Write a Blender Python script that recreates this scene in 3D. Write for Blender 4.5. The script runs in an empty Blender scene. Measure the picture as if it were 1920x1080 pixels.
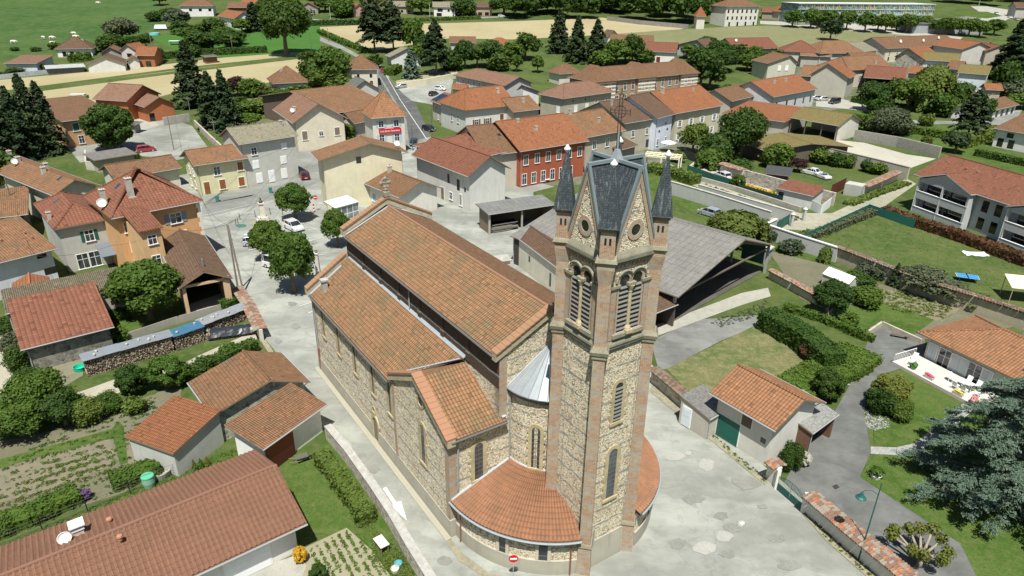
import bpy, math, random
import numpy as np
from mathutils import Vector, Matrix
RN = math.radians
sc = bpy.context.scene
COL = sc.collection
# ------------------------------------------------------------ camera model (aerial, 38 m up)
FL, VX, VY, CH = 1280.0, 920.0, 3335.0, 38.0
_d = np.array([(VX-960)/FL, (VY-540)/FL, 1.0]); _d /= np.linalg.norm(_d)
_fw = np.array([0, 0, 1.0]); _h = _fw-_d*(_fw@_d); _h /= np.linalg.norm(_h); _r = np.cross(_d, _h)
RM = np.array([_r, _h, -_d])
HY, HS = 230.0, 0.08            # beyond HY the land rises
def terr(x, y): return max(0.0, (y-HY)*HS)
def ray(px, py): return RM@np.array([(px-960)/FL, (py-540)/FL, 1.0])
def G(px, py, h=0.0):
 """point h metres above the land seen at photo pixel (px,py)"""
 v = ray(px, py); t = (h-CH)/v[2] if v[2] < 0 else 1e9
 if t*v[1] > HY or t < 0:
  t = (h-HY*HS-CH)/(v[2]-HS*v[1])
 return Vector((v[0]*t, v[1]*t, CH+v[2]*t))
def proj(p):
 c = RM.T@np.array([p[0], p[1], p[2]-CH]); return 960+FL*c[0]/c[2], 540+FL*c[1]/c[2]
def HT(bx, by, ty):
 """height of a thing whose foot is at pixel (bx,by) and whose top is at row ty"""
 b = G(bx, by); lo, hi = 0.0, 60.0
 for _ in range(40):
  m = (lo+hi)/2
  if proj((b.x, b.y, b.z+m))[1] > ty: lo = m
  else: hi = m
 return lo
def mppx(p):
 """metres per photo pixel at p"""
 c = RM.T@np.array([p[0], p[1], p[2]-CH]); return c[2]/FL
# ------------------------------------------------------------ mesh builder
class MB:
 def __init__(s): s.v = []; s.f = []; s.m = []
 def poly(s, pts, mi=0):
  n = len(s.v); s.v += [tuple(p) for p in pts]; s.f.append(tuple(range(n, n+len(pts)))); s.m.append(mi)
 def hexa(s, b, t, mi=0):
  n = len(s.v); k = len(b); s.v += [tuple(p) for p in b]+[tuple(p) for p in t]
  s.f.append(tuple(n+i for i in range(k-1, -1, -1))); s.f.append(tuple(n+k+i for i in range(k)))
  for i in range(k): s.f.append((n+i, n+(i+1) % k, n+k+(i+1) % k, n+k+i))
  s.m += [mi]*(k+2)
 def box(s, x0, y0, z0, x1, y1, z1, mi=0):
  s.hexa([(x0, y0, z0), (x1, y0, z0), (x1, y1, z0), (x0, y1, z0)], [(x0, y0, z1), (x1, y0, z1), (x1, y1, z1), (x0, y1, z1)], mi)
 def fbox(s, O, t, n, u0, u1, z0, z1, d0, d1, mi=0):
  """box on a facade: u along t, z up, d outward along n"""
  P = lambda u, d, z: (O[0]+t[0]*u+n[0]*d, O[1]+t[1]*u+n[1]*d, O[2]+z)
  b = [P(u0, d1, z0), P(u1, d1, z0), P(u1, d0, z0), P(u0, d0, z0)]; c = [P(u0, d1, z1), P(u1, d1, z1), P(u1, d0, z1), P(u0, d0, z1)]
  s.hexa(b, c, mi)
 def prism(s, pts, z0, z1, mi=0): s.hexa([(p[0], p[1], z0) for p in pts], [(p[0], p[1], z1) for p in pts], mi)
 def slab(s, pts, th, mi=0, mi2=None):
  """roof slab: pts counter-clockwise seen from above, th downwards"""
  s.hexa([(p[0], p[1], p[2]-th) for p in pts], pts, mi)
  if mi2 is not None:
   for i in range(len(s.m)-len(pts)-2, len(s.m)): s.m[i] = mi2
   s.m[-len(pts)-1] = mi
 def tube(s, pts, r, n=6, mi=0, r2=None):
  k0 = len(s.v); N = len(pts)
  for i, p in enumerate(pts):
   p = Vector(p); a = Vector(pts[min(i+1, N-1)])-Vector(pts[max(i-1, 0)])
   if a.length < 1e-9: a = Vector((0, 0, 1))
   a.normalize(); ref = Vector((1, 0, 0)) if abs(a.z) > .9 else Vector((0, 0, 1))
   x = a.cross(ref).normalized(); y = a.cross(x).normalized()
   rr = r if r2 is None else r+(r2-r)*i/max(N-1, 1)
   for j in range(n):
    an = 2*math.pi*j/n; s.v.append(tuple(p+x*math.cos(an)*rr+y*math.sin(an)*rr))
  for i in range(N-1):
   for j in range(n):
    s.f.append((k0+i*n+j, k0+i*n+(j+1) % n, k0+(i+1)*n+(j+1) % n, k0+(i+1)*n+j)); s.m.append(mi)
  s.f.append(tuple(k0+j for j in range(n-1, -1, -1))); s.f.append(tuple(k0+(N-1)*n+j for j in range(n))); s.m += [mi, mi]
 def lathe(s, c, prof, n=12, mi=0):
  k0 = len(s.v)
  for r, z in prof:
   for j in range(n):
    a = 2*math.pi*j/n; s.v.append((c[0]+math.cos(a)*r, c[1]+math.sin(a)*r, c[2]+z))
  for i in range(len(prof)-1):
   for j in range(n): s.f.append((k0+i*n+j, k0+i*n+(j+1) % n, k0+(i+1)*n+(j+1) % n, k0+(i+1)*n+j)); s.m.append(mi)
  L = len(prof)-1
  s.f.append(tuple(k0+j for j in range(n-1, -1, -1))); s.f.append(tuple(k0+L*n+j for j in range(n))); s.m += [mi, mi]
 def blob(s, c, rx, ry, rz, mi=0, seed=0, amp=.15, nu=12, nv=8):
  rnd = random.Random(seed); k0 = len(s.v)
  for i in range(nv+1):
   th = math.pi*i/nv
   for j in range(nu):
    ph = 2*math.pi*j/nu; q = 1+amp*(rnd.random()-.5)*2*(0 < i < nv)
    s.v.append((c[0]+rx*q*math.sin(th)*math.cos(ph), c[1]+ry*q*math.sin(th)*math.sin(ph), c[2]+rz*q*math.cos(th)))
  for i in range(nv):
   for j in range(nu):
    s.f.append((k0+i*nu+j, k0+(i+1)*nu+j, k0+(i+1)*nu+(j+1) % nu, k0+i*nu+(j+1) % nu)); s.m.append(mi)
 def build(s, name, mats, parent=None, smooth=False, label=None):
  me = bpy.data.meshes.new(name); me.from_pydata(s.v, [], s.f)
  if not isinstance(mats, (list, tuple)): mats = [mats]
  for m in mats: me.materials.append(m)
  me.polygons.foreach_set('material_index', s.m)
  me.polygons.foreach_set('use_smooth', [smooth]*len(s.f))
  auto_uv(me)
  o = bpy.data.objects.new(name, me); COL.objects.link(o)
  if parent: o.parent = parent
  if label: o['label'] = label
  return o
def auto_uv(me):
 """metric UVs: u along the horizontal of each face, v up its slope"""
 nl = len(me.loops)
 if not nl: return
 me.update()
 co = np.empty(len(me.vertices)*3); me.vertices.foreach_get('co', co); co = co.reshape(-1, 3)
 nrm = np.empty(len(me.polygons)*3); me.polygons.foreach_get('normal', nrm); nrm = nrm.reshape(-1, 3)
 tot = np.empty(len(me.polygons), dtype=np.int32); me.polygons.foreach_get('loop_total', tot)
 vi = np.empty(nl, dtype=np.int32); me.loops.foreach_get('vertex_index', vi)
 ln = np.repeat(nrm, tot, axis=0); p = co[vi]
 t = np.stack([-ln[:, 1], ln[:, 0], np.zeros(nl)], 1); L = np.linalg.norm(t, axis=1)
 flat = L < 0.05; t[flat] = (1, 0, 0); t /= np.linalg.norm(t, axis=1)[:, None]
 b = np.cross(ln, t)
 uv = np.stack([(p*t).sum(1), (p*b).sum(1)], 1)
 l = me.uv_layers.new(name='UVMap'); l.data.foreach_set('uv', uv.astype(np.float32).ravel())
def tag(o, label, cat, group=None, kind=None):
 if label: o['label'] = label
 if cat: o['category'] = cat
 if group: o['group'] = group
 if kind: o['kind'] = kind
 return o
def thing(name, label, cat, loc, rz=0.0, group=None):
 o = bpy.data.objects.new(name, None); o.empty_display_size = .3; COL.objects.link(o)
 o.location = loc; o.rotation_euler = (0, 0, rz); tag(o, label, cat, group); return o
def copy_tree(o, parent=None):
 c = o.copy(); COL.objects.link(c); c.parent = parent
 for ch in list(o.children): copy_tree(ch, c)
 return c
def V2(p): return Vector((p[0], p[1]))
# ------------------------------------------------------------ materials
MC = {}
class NT:
 def __init__(s, name, rough=.8, spec=.25):
  s.mat = bpy.data.materials.new(name); s.mat.use_nodes = True; s.t = s.mat.node_tree; s.n = s.t.nodes; s.l = s.t.links
  s.b = s.n['Principled BSDF']; s.b.inputs['Roughness'].default_value = rough
  s.b.inputs['Specular IOR Level'].default_value = spec
 def N(s, typ, props=None, **ins):
  n = s.n.new('ShaderNode'+typ)
  for k, v in (props or {}).items(): setattr(n, k, v)
  for k, v in ins.items():
   key = k.replace('_', ' ')
   if k.startswith('i') and k[1:].isdigit(): key = int(k[1:])
   sk = n.inputs[key]
   if hasattr(v, 'links') or isinstance(v, bpy.types.NodeSocket): s.l.new(v, sk)
   else:
    if isinstance(v, tuple) and len(v) == 3 and sk.type == 'RGBA': v = v+(1,)
    sk.default_value = v
  return n
 def uv(s): return s.N('TexCoord').outputs['UV']
 def ob(s): return s.N('TexCoord').outputs['Object']
 def noise(s, vec, scale, detail=3, rough=.6): return s.N('TexNoise', Vector=vec, Scale=scale, Detail=detail, Roughness=rough).outputs['Fac']
 def ramp(s, fac, stops):
  n = s.N('ValToRGB', Fac=fac); e = n.color_ramp.elements
  e[0].position = stops[0][0]; e[0].color = c4(stops[0][1]); e[1].position = stops[-1][0]; e[1].color = c4(stops[-1][1])
  for p, c in stops[1:-1]: q = e.new(p); q.color = c4(c)
  return n.outputs['Color']
 def mix(s, f, a, b, mode='MIX'):
  n = s.n.new('ShaderNodeMix'); n.data_type = 'RGBA'; n.blend_type = mode
  for i, v in ((0, f), (6, a), (7, b)):
   if isinstance(v, bpy.types.NodeSocket): s.l.new(v, n.inputs[i])
   else: n.inputs[i].default_value = c4(v) if i else v
  return n.outputs[2]
 def math(s, op, a, b=0.0, c=0.0): return s.N('Math', {'operation': op}, i0=a, i1=b, i2=c).outputs[0]
 def th(s, f, lo, hi): return s.N('MapRange', Value=f, i1=lo, i2=hi).outputs[0]
 def bump(s, h, dist=.05, st=1.0): s.l.new(s.N('Bump', Height=h, Distance=dist, Strength=st).outputs[0], s.b.inputs['Normal'])
 def col(s, c):
  if isinstance(c, bpy.types.NodeSocket): s.l.new(c, s.b.inputs['Base Color'])
  else: s.b.inputs['Base Color'].default_value = c4(c)
def c4(c):
 if isinstance(c, (int, float)): return (c, c, c, 1)
 return tuple(c) if len(c) == 4 else tuple(c)+(1,)
def sh(c, k): return tuple(min(1, x*k) for x in c)
def memo(f):
 def g(*a, **kw):
  k = (f.__name__,)+a+tuple(sorted(kw.items()))
  if k not in MC: MC[k] = f(*a, **kw)
  return MC[k]
 return g
@memo
def plain(c, rough=.6, metal=0.0, spec=.3):
 n = NT('paint', rough, spec); q = n.noise(n.ob(), 1.3, 4); n.col(n.mix(q, sh(c, .86), sh(c, 1.1))); n.b.inputs['Metallic'].default_value = metal; return n.mat
@memo
def plaster(c, dirt=.5):
 n = NT('render'); o = n.ob(); q = n.noise(o, .6, 6, .65); q2 = n.noise(o, 9, 3)
 a = n.mix(n.th(q, .35, .7), sh(c, 1.06), sh(c, 1-.3*dirt)); a = n.mix(n.math('MULTIPLY', q2, .5), a, sh(c, .84))
 z = n.N('SeparateXYZ', Vector=o).outputs[2]
 a = n.mix(n.math('MULTIPLY', n.th(n.math('ADD', z, n.math('MULTIPLY', q, 1.2)), 1.3, .3), dirt), a, (c[0]*.68, c[1]*.66, c[2]*.60))
 v = n.noise(n.N('Mapping', Vector=o, Scale=(3.2, 3.2, .25)).outputs[0], 1.0, 3); a = n.mix(n.math('MULTIPLY', n.th(v, .52, .75), dirt*.7), a, sh(c, .6))
 n.col(a); n.bump(q2, .01); return n.mat
TILES = {  # colour a, colour b, moss colour, moss amount
 'org': ((.30, .112, .058), (.22, .082, .045), (.19, .12, .065), .35), 'red': ((.225, .085, .058), (.17, .066, .045), (.15, .08, .05), .25),
 'brn': ((.215, .108, .066), (.155, .078, .05), (.11, .08, .047), .45), 'drk': ((.155, .085, .06), (.115, .065, .047), (.09, .07, .045), .45),
 'mos': ((.22, .14, .065), (.15, .105, .05), (.15, .14, .05), .85), 'old': ((.28, .130, .075), (.18, .09, .056), (.105, .09, .052), .6),
 'cha': ((.31, .150, .085), (.195, .105, .065), (.115, .115, .062), .62), 'pnk': ((.25, .13, .095), (.20, .10, .075), (.15, .08, .06), .35),
 'gry': ((.15, .145, .13), (.11, .105, .10), (.09, .09, .07), .5), 'rub': ((.17, .125, .09), (.095, .07, .052), (.15, .135, .09), .8),
 'apx': ((.31, .140, .080), (.235, .108, .063), (.21, .13, .08), .3), 'lgt': ((.27, .22, .17), (.21, .175, .135), (.18, .155, .11), .4)}
@memo
def tile(kind, tw=.26, th=.36, off=0.0, rot=0):
 a, b, mo, ma = TILES[kind]; a, b = (a[0]*.97, a[1]*1.08, a[2]*.98), (b[0]*.95, b[1]*1.08, b[2]*.98)
 n = NT('roof_tiles', .85, .15); uv = n.uv()
 wob = n.N('TexNoise', {'noise_dimensions': '3D'}, Vector=uv, Scale=1.7, Detail=2).outputs['Color']
 uvw = n.N('VectorMath', {'operation': 'MULTIPLY_ADD'}, i0=wob, i1=(.05, .05, 0), i2=uv).outputs[0]
 br = n.N('TexBrick', {'offset': off}, Vector=uvw, Color1=(0, 0, 0), Color2=(1, 1, 1), Mortar=(.5, .5, .5), Scale=1.0, Brick_Width=tw, Row_Height=th, Mortar_Size=.022, Mortar_Smooth=.3, Bias=0.0)
 big = n.noise(uv, .35, 5, .7); mid = n.noise(uv, 2.2, 4, .7)
 f = n.math('ADD', n.math('MULTIPLY', br.outputs['Color'], .4), n.math('MULTIPLY', n.th(big, .3, .7), .5))
 c = n.mix(f, a, b)
 tvar = n.N('TexWhiteNoise', {'noise_dimensions': '2D'}, Vector=n.N('VectorMath', {'operation': 'FLOOR'}, i0=n.N('VectorMath', {'operation': 'DIVIDE'}, i0=uvw, i1=(tw, th, 1)).outputs[0]).outputs[0]).outputs['Value']
 c = n.mix(n.math('MULTIPLY', n.th(tvar, .84, 1.0), .38), c, sh(a, 1.45))  # a random few tiles paler, a random few darker
 c = n.mix(n.math('MULTIPLY', n.th(tvar, .14, 0.0), .55), c, sh(b, .45))
 mm = n.math('MULTIPLY', n.th(n.math('ADD', n.math('MULTIPLY', big, .6), n.math('MULTIPLY', mid, .4)), .62-.22*ma, .80-.22*ma), min(1, ma*1.3))
 c = n.mix(mm, c, n.mix(n.th(mid, .4, .65), mo, sh(mo, 1.5)))
 c = n.mix(n.math('MULTIPLY', br.outputs['Fac'], .75), c, sh(b, .25))
 n.col(c)
 u = n.N('SeparateXYZ', Vector=uvw)
 w = n.math('ABSOLUTE', n.math('SINE', n.math('MULTIPLY', u.outputs[0], math.pi/tw)))
 saw = n.math('FRACT', n.math('DIVIDE', u.outputs[1], th))
 n.bump(n.math('SUBTRACT', n.math('MULTIPLY', w, .7), n.math('MULTIPLY', saw, .6)), .08, 1.0)
 return n.mat
@memo
def corrugated(c, p=.18, lines=1):
 n = NT('fibre_cement', .8, .2); uv = n.uv(); s = n.N('SeparateXYZ', Vector=uv); q = n.noise(uv, .4, 6, .7); q2 = n.noise(n.N('Mapping', Vector=uv, Scale=(2.5, .5, 1)).outputs[0], 2, 5)
 a = n.mix(n.th(q, .3, .7), sh(c, 1.15), sh(c, .75)); a = n.mix(n.th(q2, .5, .75), a, sh(c, .6))
 f = n.math('LESS_THAN', n.math('FRACT', n.math('DIVIDE', s.outputs[1], 1.3)), .05)
 g = n.math('LESS_THAN', n.math('FRACT', n.math('DIVIDE', s.outputs[0], .92)), .07)
 a = n.mix(n.math('MULTIPLY', n.math('MAXIMUM', f, g), .6*lines), a, sh(c, .3)); n.col(a)
 n.bump(n.math('SINE', n.math('MULTIPLY', s.outputs[0], 2*math.pi/p)), .03, .6); return n.mat
@memo
def slate(c=(.045, .056, .064), zinc=0.0):
 n = NT('slate', .5, .45); uv = n.uv(); br = n.N('TexBrick', {'offset': .5}, Vector=uv, Color1=sh(c, .75), Color2=sh(c, 1.25), Mortar=sh(c, .5), Scale=1.0, Brick_Width=.22, Row_Height=.14, Mortar_Size=.008)
 q = n.noise(n.N('Mapping', Vector=uv, Scale=(5, .55, 1)).outputs[0], 1.6, 4, .7)
 a = n.mix(n.math('MULTIPLY', n.th(q, .54, .72), .75), br.outputs['Color'], (.26, .30, .32)); big = n.noise(uv, .5, 4); a = n.mix(n.math('MULTIPLY', n.th(big, .5, .75), .5), a, (.10, .11, .07))
 n.col(a); n.bump(br.outputs['Fac'], -.01); return n.mat
@memo
def zinc(c=(.42, .46, .48)):
 n = NT('zinc', .42, .4); n.b.inputs['Metallic'].default_value = .35; uv = n.uv(); q = n.noise(uv, 1.2, 5, .7); n.col(n.mix(q, sh(c, .7), sh(c, 1.25))); return n.mat
@memo
def pebbles(tone=1.0):
 """courses of rolled pebbles in pale mortar with grey levelling bands"""
 n = NT('pebble_masonry', .85, .2); uv = n.uv(); s = n.N('SeparateXYZ', Vector=uv)
 row = n.math('FLOOR', n.math('DIVIDE', s.outputs[1], .13)); par = n.math('SUBTRACT', n.math('MULTIPLY', n.math('PINGPONG', row, 1.0), 2), 1)
 u2 = n.math('ADD', s.outputs[0], n.math('MULTIPLY', n.math('MULTIPLY', par, s.outputs[1]), .6))
 vec = n.N('CombineXYZ', X=n.math('DIVIDE', u2, .115), Y=n.math('DIVIDE', s.outputs[1], .105), Z=0.0).outputs[0]
 v1 = n.N('TexVoronoi', {'voronoi_dimensions': '2D', 'feature': 'F1'}, Vector=vec, Scale=1.0, Randomness=.65)
 ve = n.N('TexVoronoi', {'voronoi_dimensions': '2D', 'feature': 'DISTANCE_TO_EDGE'}, Vector=vec, Scale=1.0, Randomness=.65)
 rnd = n.N('SeparateColor', Color=v1.outputs['Color']).outputs[0]
 c = n.ramp(rnd, [(0, (.15, .09, .055)), (.16, (.42, .30, .18)), (.36, (.76, .66, .46)), (.6, (.90, .83, .63)), (.8, (.52, .48, .40)), (1, (.93, .89, .76))])
 mort = n.math('MULTIPLY', n.th(ve.outputs['Distance'], .16, .06), .85)
 c = n.mix(mort, c, (.58, .51, .365))
 dk = n.noise(uv, 5.5, 2); c = n.mix(n.math('MULTIPLY', n.th(dk, .58, .66), .5), c, (.12, .09, .06))
 q = n.noise(n.N('Mapping', Vector=uv, Scale=(.5, 1.0, 1)).outputs[0], 1.4, 3)
 bv = n.math('FRACT', n.math('DIVIDE', n.math('ADD', s.outputs[1], n.math('MULTIPLY', q, .5)), 1.25))
 bf = n.math('MULTIPLY', n.math("LESS_THAN", bv, .13), n.th(n.noise(uv, 1.1, 3), .38, .5))
 ns = n.noise(n.N('Mapping', Vector=uv, Scale=(1.2, 7, 1)).outputs[0], 2.5, 2)
 c = n.mix(n.math('MULTIPLY', bf, .85), c, n.mix(n.th(ns, .4, .6), (.16, .17, .17), (.36, .36, .34)))
 big = n.noise(uv, .3, 4); c = n.mix(n.math('MULTIPLY', n.th(big, .5, .75), .35), c, (.30, .23, .14))
 if tone != 1.0: c = n.mix(1.0, c, (tone, tone, tone), 'MULTIPLY')
 n.col(c); n.bump(n.th(ve.outputs['Distance'], 0, .3), .05, .8); return n.mat
@memo
def brick(a=(.31, .135, .07), b=(.44, .25, .14), mo=(.42, .385, .30)):
 n = NT('brick', .85, .2); uv = n.uv()
 wob = n.N('TexNoise', Vector=uv, Scale=3.0, Detail=2).outputs['Color']; uvw = n.N('VectorMath', {'operation': 'MULTIPLY_ADD'}, i0=wob, i1=(.03, .03, 0), i2=uv).outputs[0]
 br = n.N('TexBrick', {'offset': .5}, Vector=uvw, Color1=a, Color2=b, Mortar=mo, Scale=1.0, Brick_Width=.24, Row_Height=.075, Mortar_Size=.014, Bias=-.1)
 q = n.noise(uv, .8, 5, .7); q2 = n.noise(uv, 4, 3)
 c = n.mix(n.math('MULTIPLY', n.th(q, .44, .62), .75), br.outputs['Color'], mo); c = n.mix(n.math('MULTIPLY', n.th(q2, .55, .75), .5), c, sh(a, .45))
 s = n.N('SeparateXYZ', Vector=uv); bv = n.math('FRACT', n.math('DIVIDE', n.math('ADD', s.outputs[1], n.math('MULTIPLY', q, .3)), 1.25))
 c = n.mix(n.math('MULTIPLY', n.math('LESS_THAN', bv, .13), .75), c, (.33, .33, .31))
 n.col(c); n.bump(br.outputs['Fac'], -.015); return n.mat
@memo
def stone(c=(.42, .37, .26), sc_=1.0, rough=.85):
 n = NT('stone', rough, .2); o = n.ob(); q = n.noise(o, 1.1*sc_, 6, .7); q2 = n.noise(o, 7*sc_, 3)
 a = n.mix(n.th(q, .35, .7), sh(c, 1.1), sh(c, .7)); a = n.mix(n.math('MULTIPLY', n.th(q2, .5, .75), .4), a, sh(c, .5)); n.col(a); n.bump(q2, .02); return n.mat
@memo
def rubble(c=(.40, .36, .28), s=3.2, joint=(.50, .46, .38)):
 n = NT('rubble_masonry', .9, .15); o = n.ob(); v = n.N('TexVoronoi', Vector=o, Scale=s, Randomness=.9); ve = n.N('TexVoronoi', {'feature': 'DISTANCE_TO_EDGE'}, Vector=o, Scale=s, Randomness=.9)
 rnd = n.N('SeparateColor', Color=v.outputs['Color']).outputs[0]; q = n.noise(o, .7, 5)
 a = n.mix(rnd, sh(c, .5), sh(c, 1.4)); a = n.mix(n.math('MULTIPLY', n.th(ve.outputs['Distance'], .08, .02), .8), a, joint); a = n.mix(n.math('MULTIPLY', n.th(q, .45, .7), .55), a, sh(joint, .95))
 n.col(a); n.bump(ve.outputs['Distance'], .06, .7); return n.mat
@memo
def wood(c=(.20, .12, .07), w=.14):
 n = NT('wood', .75, .2); uv = n.uv(); s = n.N('SeparateXYZ', Vector=uv); q = n.noise(n.N('Mapping', Vector=uv, Scale=(8, .8, 1)).outputs[0], 2, 4); a = n.mix(q, sh(c, .6), sh(c, 1.4))
 f = n.math('LESS_THAN', n.math('FRACT', n.math('DIVIDE', s.outputs[0], w)), .1); n.col(n.mix(f, a, sh(c, .25))); return n.mat
@memo
def siding(c=(.22, .05, .03), w=.16):
 n = NT('siding', .6, .3); s = n.N('SeparateXYZ', Vector=n.uv()); f = n.math('FRACT', n.math('DIVIDE', s.outputs[1], w)); n.col(n.mix(n.math('LESS_THAN', f, .3), c, sh(c, .45))); n.bump(f, .03); return n.mat
@memo
def glass(c=(.02, .025, .03)):
 n = NT('window_glass', .08, .8); q = n.noise(n.ob(), .8, 2); n.col(n.mix(n.th(q, .4, .65), c, sh(c, 2.6))); return n.mat
@memo
def carpaint(c, metal=.3):
 n = NT('car_paint', .25, .5); n.col(c); n.b.inputs['Metallic'].default_value = metal; n.b.inputs['Coat Weight'].default_value = .6; return n.mat
@memo
def leaf(a, b, tr=.25):
 n = NT('foliage', .65, .2); gi = n.N('NewGeometry').outputs['Random Per Island']; o = n.ob(); q = n.noise(o, .55, 3)
 oi = n.N('ObjectInfo').outputs['Random']
 c = n.mix(n.math('ADD', n.math('MULTIPLY', gi, .55), n.math('MULTIPLY', n.th(q, .35, .65), .45)), a, b)
 c = n.mix(n.math('MULTIPLY', oi, .35), c, sh(a, .75)); c = n.mix(n.math('MULTIPLY', n.math('FRACT', n.math('MULTIPLY', oi, 7.3)), .45), c, n.mix(gi, (a[0]*2.4, a[1]*1.7, a[2]*1.3), (b[0]*1.5, b[1]*1.15, b[2]*1.1))); n.col(c)
 t = n.N('BsdfTranslucent', Color=n.mix(.5, c, (.20, .30, .04))); m = n.N('MixShader', Fac=tr); n.l.new(n.b.outputs[0], m.inputs[1]); n.l.new(t.outputs[0], m.inputs[2])
 out = [x for x in n.n if x.type == 'OUTPUT_MATERIAL'][0]; n.l.new(m.outputs[0], out.inputs['Surface']); return n.mat
@memo
def ground(a, b, c, s1=.05, s2=1.2, rough=.95, th1=(.4, .6), patch=.5, fine=.35):
 """three-colour ground: a/b in broad patches, c in small tufts"""
 n = NT('ground', rough, .1); o = n.ob(); q = n.noise(o, s1, 5, .62); q2 = n.noise(o, s2, 5, .75); q3 = n.noise(o, 9, 3, .7)
 m = n.mix(n.th(q, *th1), a, b); m = n.mix(n.math('MULTIPLY', n.th(q2, .45, .68), patch), m, c); m = n.mix(n.math('MULTIPLY', n.th(q3, .42, .68), fine), m, sh(a, .5)); n.col(m); n.bump(q3, .05, .5); return n.mat
@memo
def rows(a, b, ang, w, green=.5):
 """tilled beds in rows"""
 n = NT('tilled_soil', .95, .1); o = n.ob(); r = n.N('VectorRotate', {'rotation_type': 'Z_AXIS'}, Vector=o, Angle=RN(ang)).outputs[0]; s = n.N('SeparateXYZ', Vector=r)
 q = n.noise(o, 2.2, 4, .7); qb = n.noise(o, .35, 3); f = n.math('FRACT', n.math('ADD', n.math('DIVIDE', s.outputs[1], w), n.math('MULTIPLY', q, .35)))
 m = n.mix(n.noise(o, 1.0, 5), sh(a, .8), sh(a, 1.2)); g = n.math('MULTIPLY', n.math('LESS_THAN', f, .35), n.th(n.math('ADD', n.math('MULTIPLY', q, .5), n.math('MULTIPLY', qb, .5)), .56-.2*green, .62-.2*green)); n.col(n.mix(g, m, b)); n.bump(f, .08, .5); return n.mat
@memo
def asphalt(c, stain=.4, sc_=.12):
 n = NT('asphalt', .9, .2); o = n.ob(); q = n.noise(o, sc_, 6, .6); q2 = n.noise(o, .7, 6, .75); q3 = n.noise(o, 18, 2); q5 = n.noise(o, .28, 4, .6)
 w = n.N('VectorMath', {'operation': 'MULTIPLY_ADD'}, i0=n.N('TexNoise', Vector=o, Scale=.25, Detail=3).outputs['Color'], i1=(5, 5, 0), i2=o).outputs[0]
 r = n.N('Mapping', Vector=w, Rotation=(0, 0, RN(56)), Scale=(.16, 1.1, 1)).outputs[0]; q4 = n.noise(r, .5, 5, .65)
 m = n.mix(n.th(q, .38, .62), sh(c, 1.2), sh(c, 1-.5*stain)); m = n.mix(n.math('MULTIPLY', n.th(q2, .52, .68), stain), m, sh(c, .58)); m = n.mix(n.math('MULTIPLY', n.th(q4, .50, .66), stain*1.1), m, sh(c, .62))
 m = n.mix(n.math('MULTIPLY', n.th(q4, .44, .30), stain), m, sh(c, 1.35)); m = n.mix(n.math('MULTIPLY', n.th(q5, .64, .72), stain), m, sh(c, .5)); m = n.mix(n.math('MULTIPLY', n.th(q5, .33, .28), stain), m, sh(c, 1.45))
 v = n.N('TexVoronoi', {'feature': 'DISTANCE_TO_EDGE'}, Vector=n.N('VectorMath', {'operation': 'MULTIPLY_ADD'}, i0=n.N('TexNoise', Vector=o, Scale=.8, Detail=4).outputs['Color'], i1=(1.5, 1.5, 0), i2=o).outputs[0], Scale=.13)
 m = n.mix(n.math('MULTIPLY', n.math('LESS_THAN', v.outputs['Distance'], .003), stain*.5), m, sh(c, .5))
 m = n.mix(n.math('MULTIPLY', q3, .3), m, sh(c, .7)); n.col(m); n.bump(q3, .01); return n.mat
@memo
def paving(c=(.31, .31, .295)):
 n = NT('paving', .85, .2); br = n.N('TexBrick', Vector=n.ob(), Color1=sh(c, .85), Color2=sh(c, 1.15), Mortar=sh(c, .5), Scale=1.0, Brick_Width=.4, Row_Height=.2, Mortar_Size=.02); n.col(br.outputs['Color']); return n.mat
WHITE = (.78, .78, .75)
# ------------------------------------------------------------ generic builders
def window(par, O, t, n, uc, z, w, h, st, col=None, near=True):
 """a window, door or opening on a facade: st w=window, s=with open shutters, c=closed shutters, d=door, g=garage door, b=dark opening, r=roller blind"""
 a, b = uc-w/2, uc+w/2; fr = plain(WHITE, .5); m = MB(); nm = 'door' if st in 'dg' else 'opening' if st == 'b' else 'window'
 if st == 'b':
  m.fbox(O, t, n, a, b, z, z+h, -.02, .012, 0); return m.build('opening', glass((.008, .008, .009)), par)
 if st in 'dgr':
  m.fbox(O, t, n, a-.1, b+.1, z, z+h+.1, 0, .03, 1); m.fbox(O, t, n, a, b, z+.02, z+h, 0, .06, 0)
  if st == 'g':
   for i in range(1, 5): m.fbox(O, t, n, a+.04, b-.04, z+h*i/5-.012, z+h*i/5+.012, 0, .066, 0)
  elif st == 'd': m.fbox(O, t, n, a+.15*w, b-.15*w, z+h*.55, z+h*.9, 0, .08, 0)
  return m.build(nm if st != 'r' else 'window', [plain(col or WHITE, .5), fr], par)
 f = .09
 for q in ((a-f, b+f, z+h, z+h+f), (a-f, a, z, z+h), (b, b+f, z, z+h), (a-f-.06, b+f+.06, z-.1, z)): m.fbox(O, t, n, q[0], q[1], q[2], q[3], 0, .07 if q[2] >= z else .14, 0)
 g = MB(); g.fbox(O, t, n, a, b, z, z+h, 0, .02, 0)
 if st in 'ws':
  for q in ((uc-.03, uc+.03, z, z+h), (a, b, z+h*.62, z+h*.62+.05)): m.fbox(O, t, n, q[0], q[1], q[2], q[3], .02, .045, 0)
 sm = plain(col or (.45, .5, .55), .6)
 if near:
  w_ = m.build('window', fr, par); g.build('pane', glass(), w_)
  if st in 'sc':
   for hf in (0, 1): shutters(O, t, n, a, b, z, h, st, w, None, 0, hf).build('shutter', sm, w_)
  return w_
 k = len(m.f); m.fbox(O, t, n, a, b, z, z+h, 0, .02, 1)
 if st in 'sc': s = shutters(O, t, n, a, b, z, h, st, w, m, 2)
 return m.build('window', [fr, glass(), sm], par)
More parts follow.
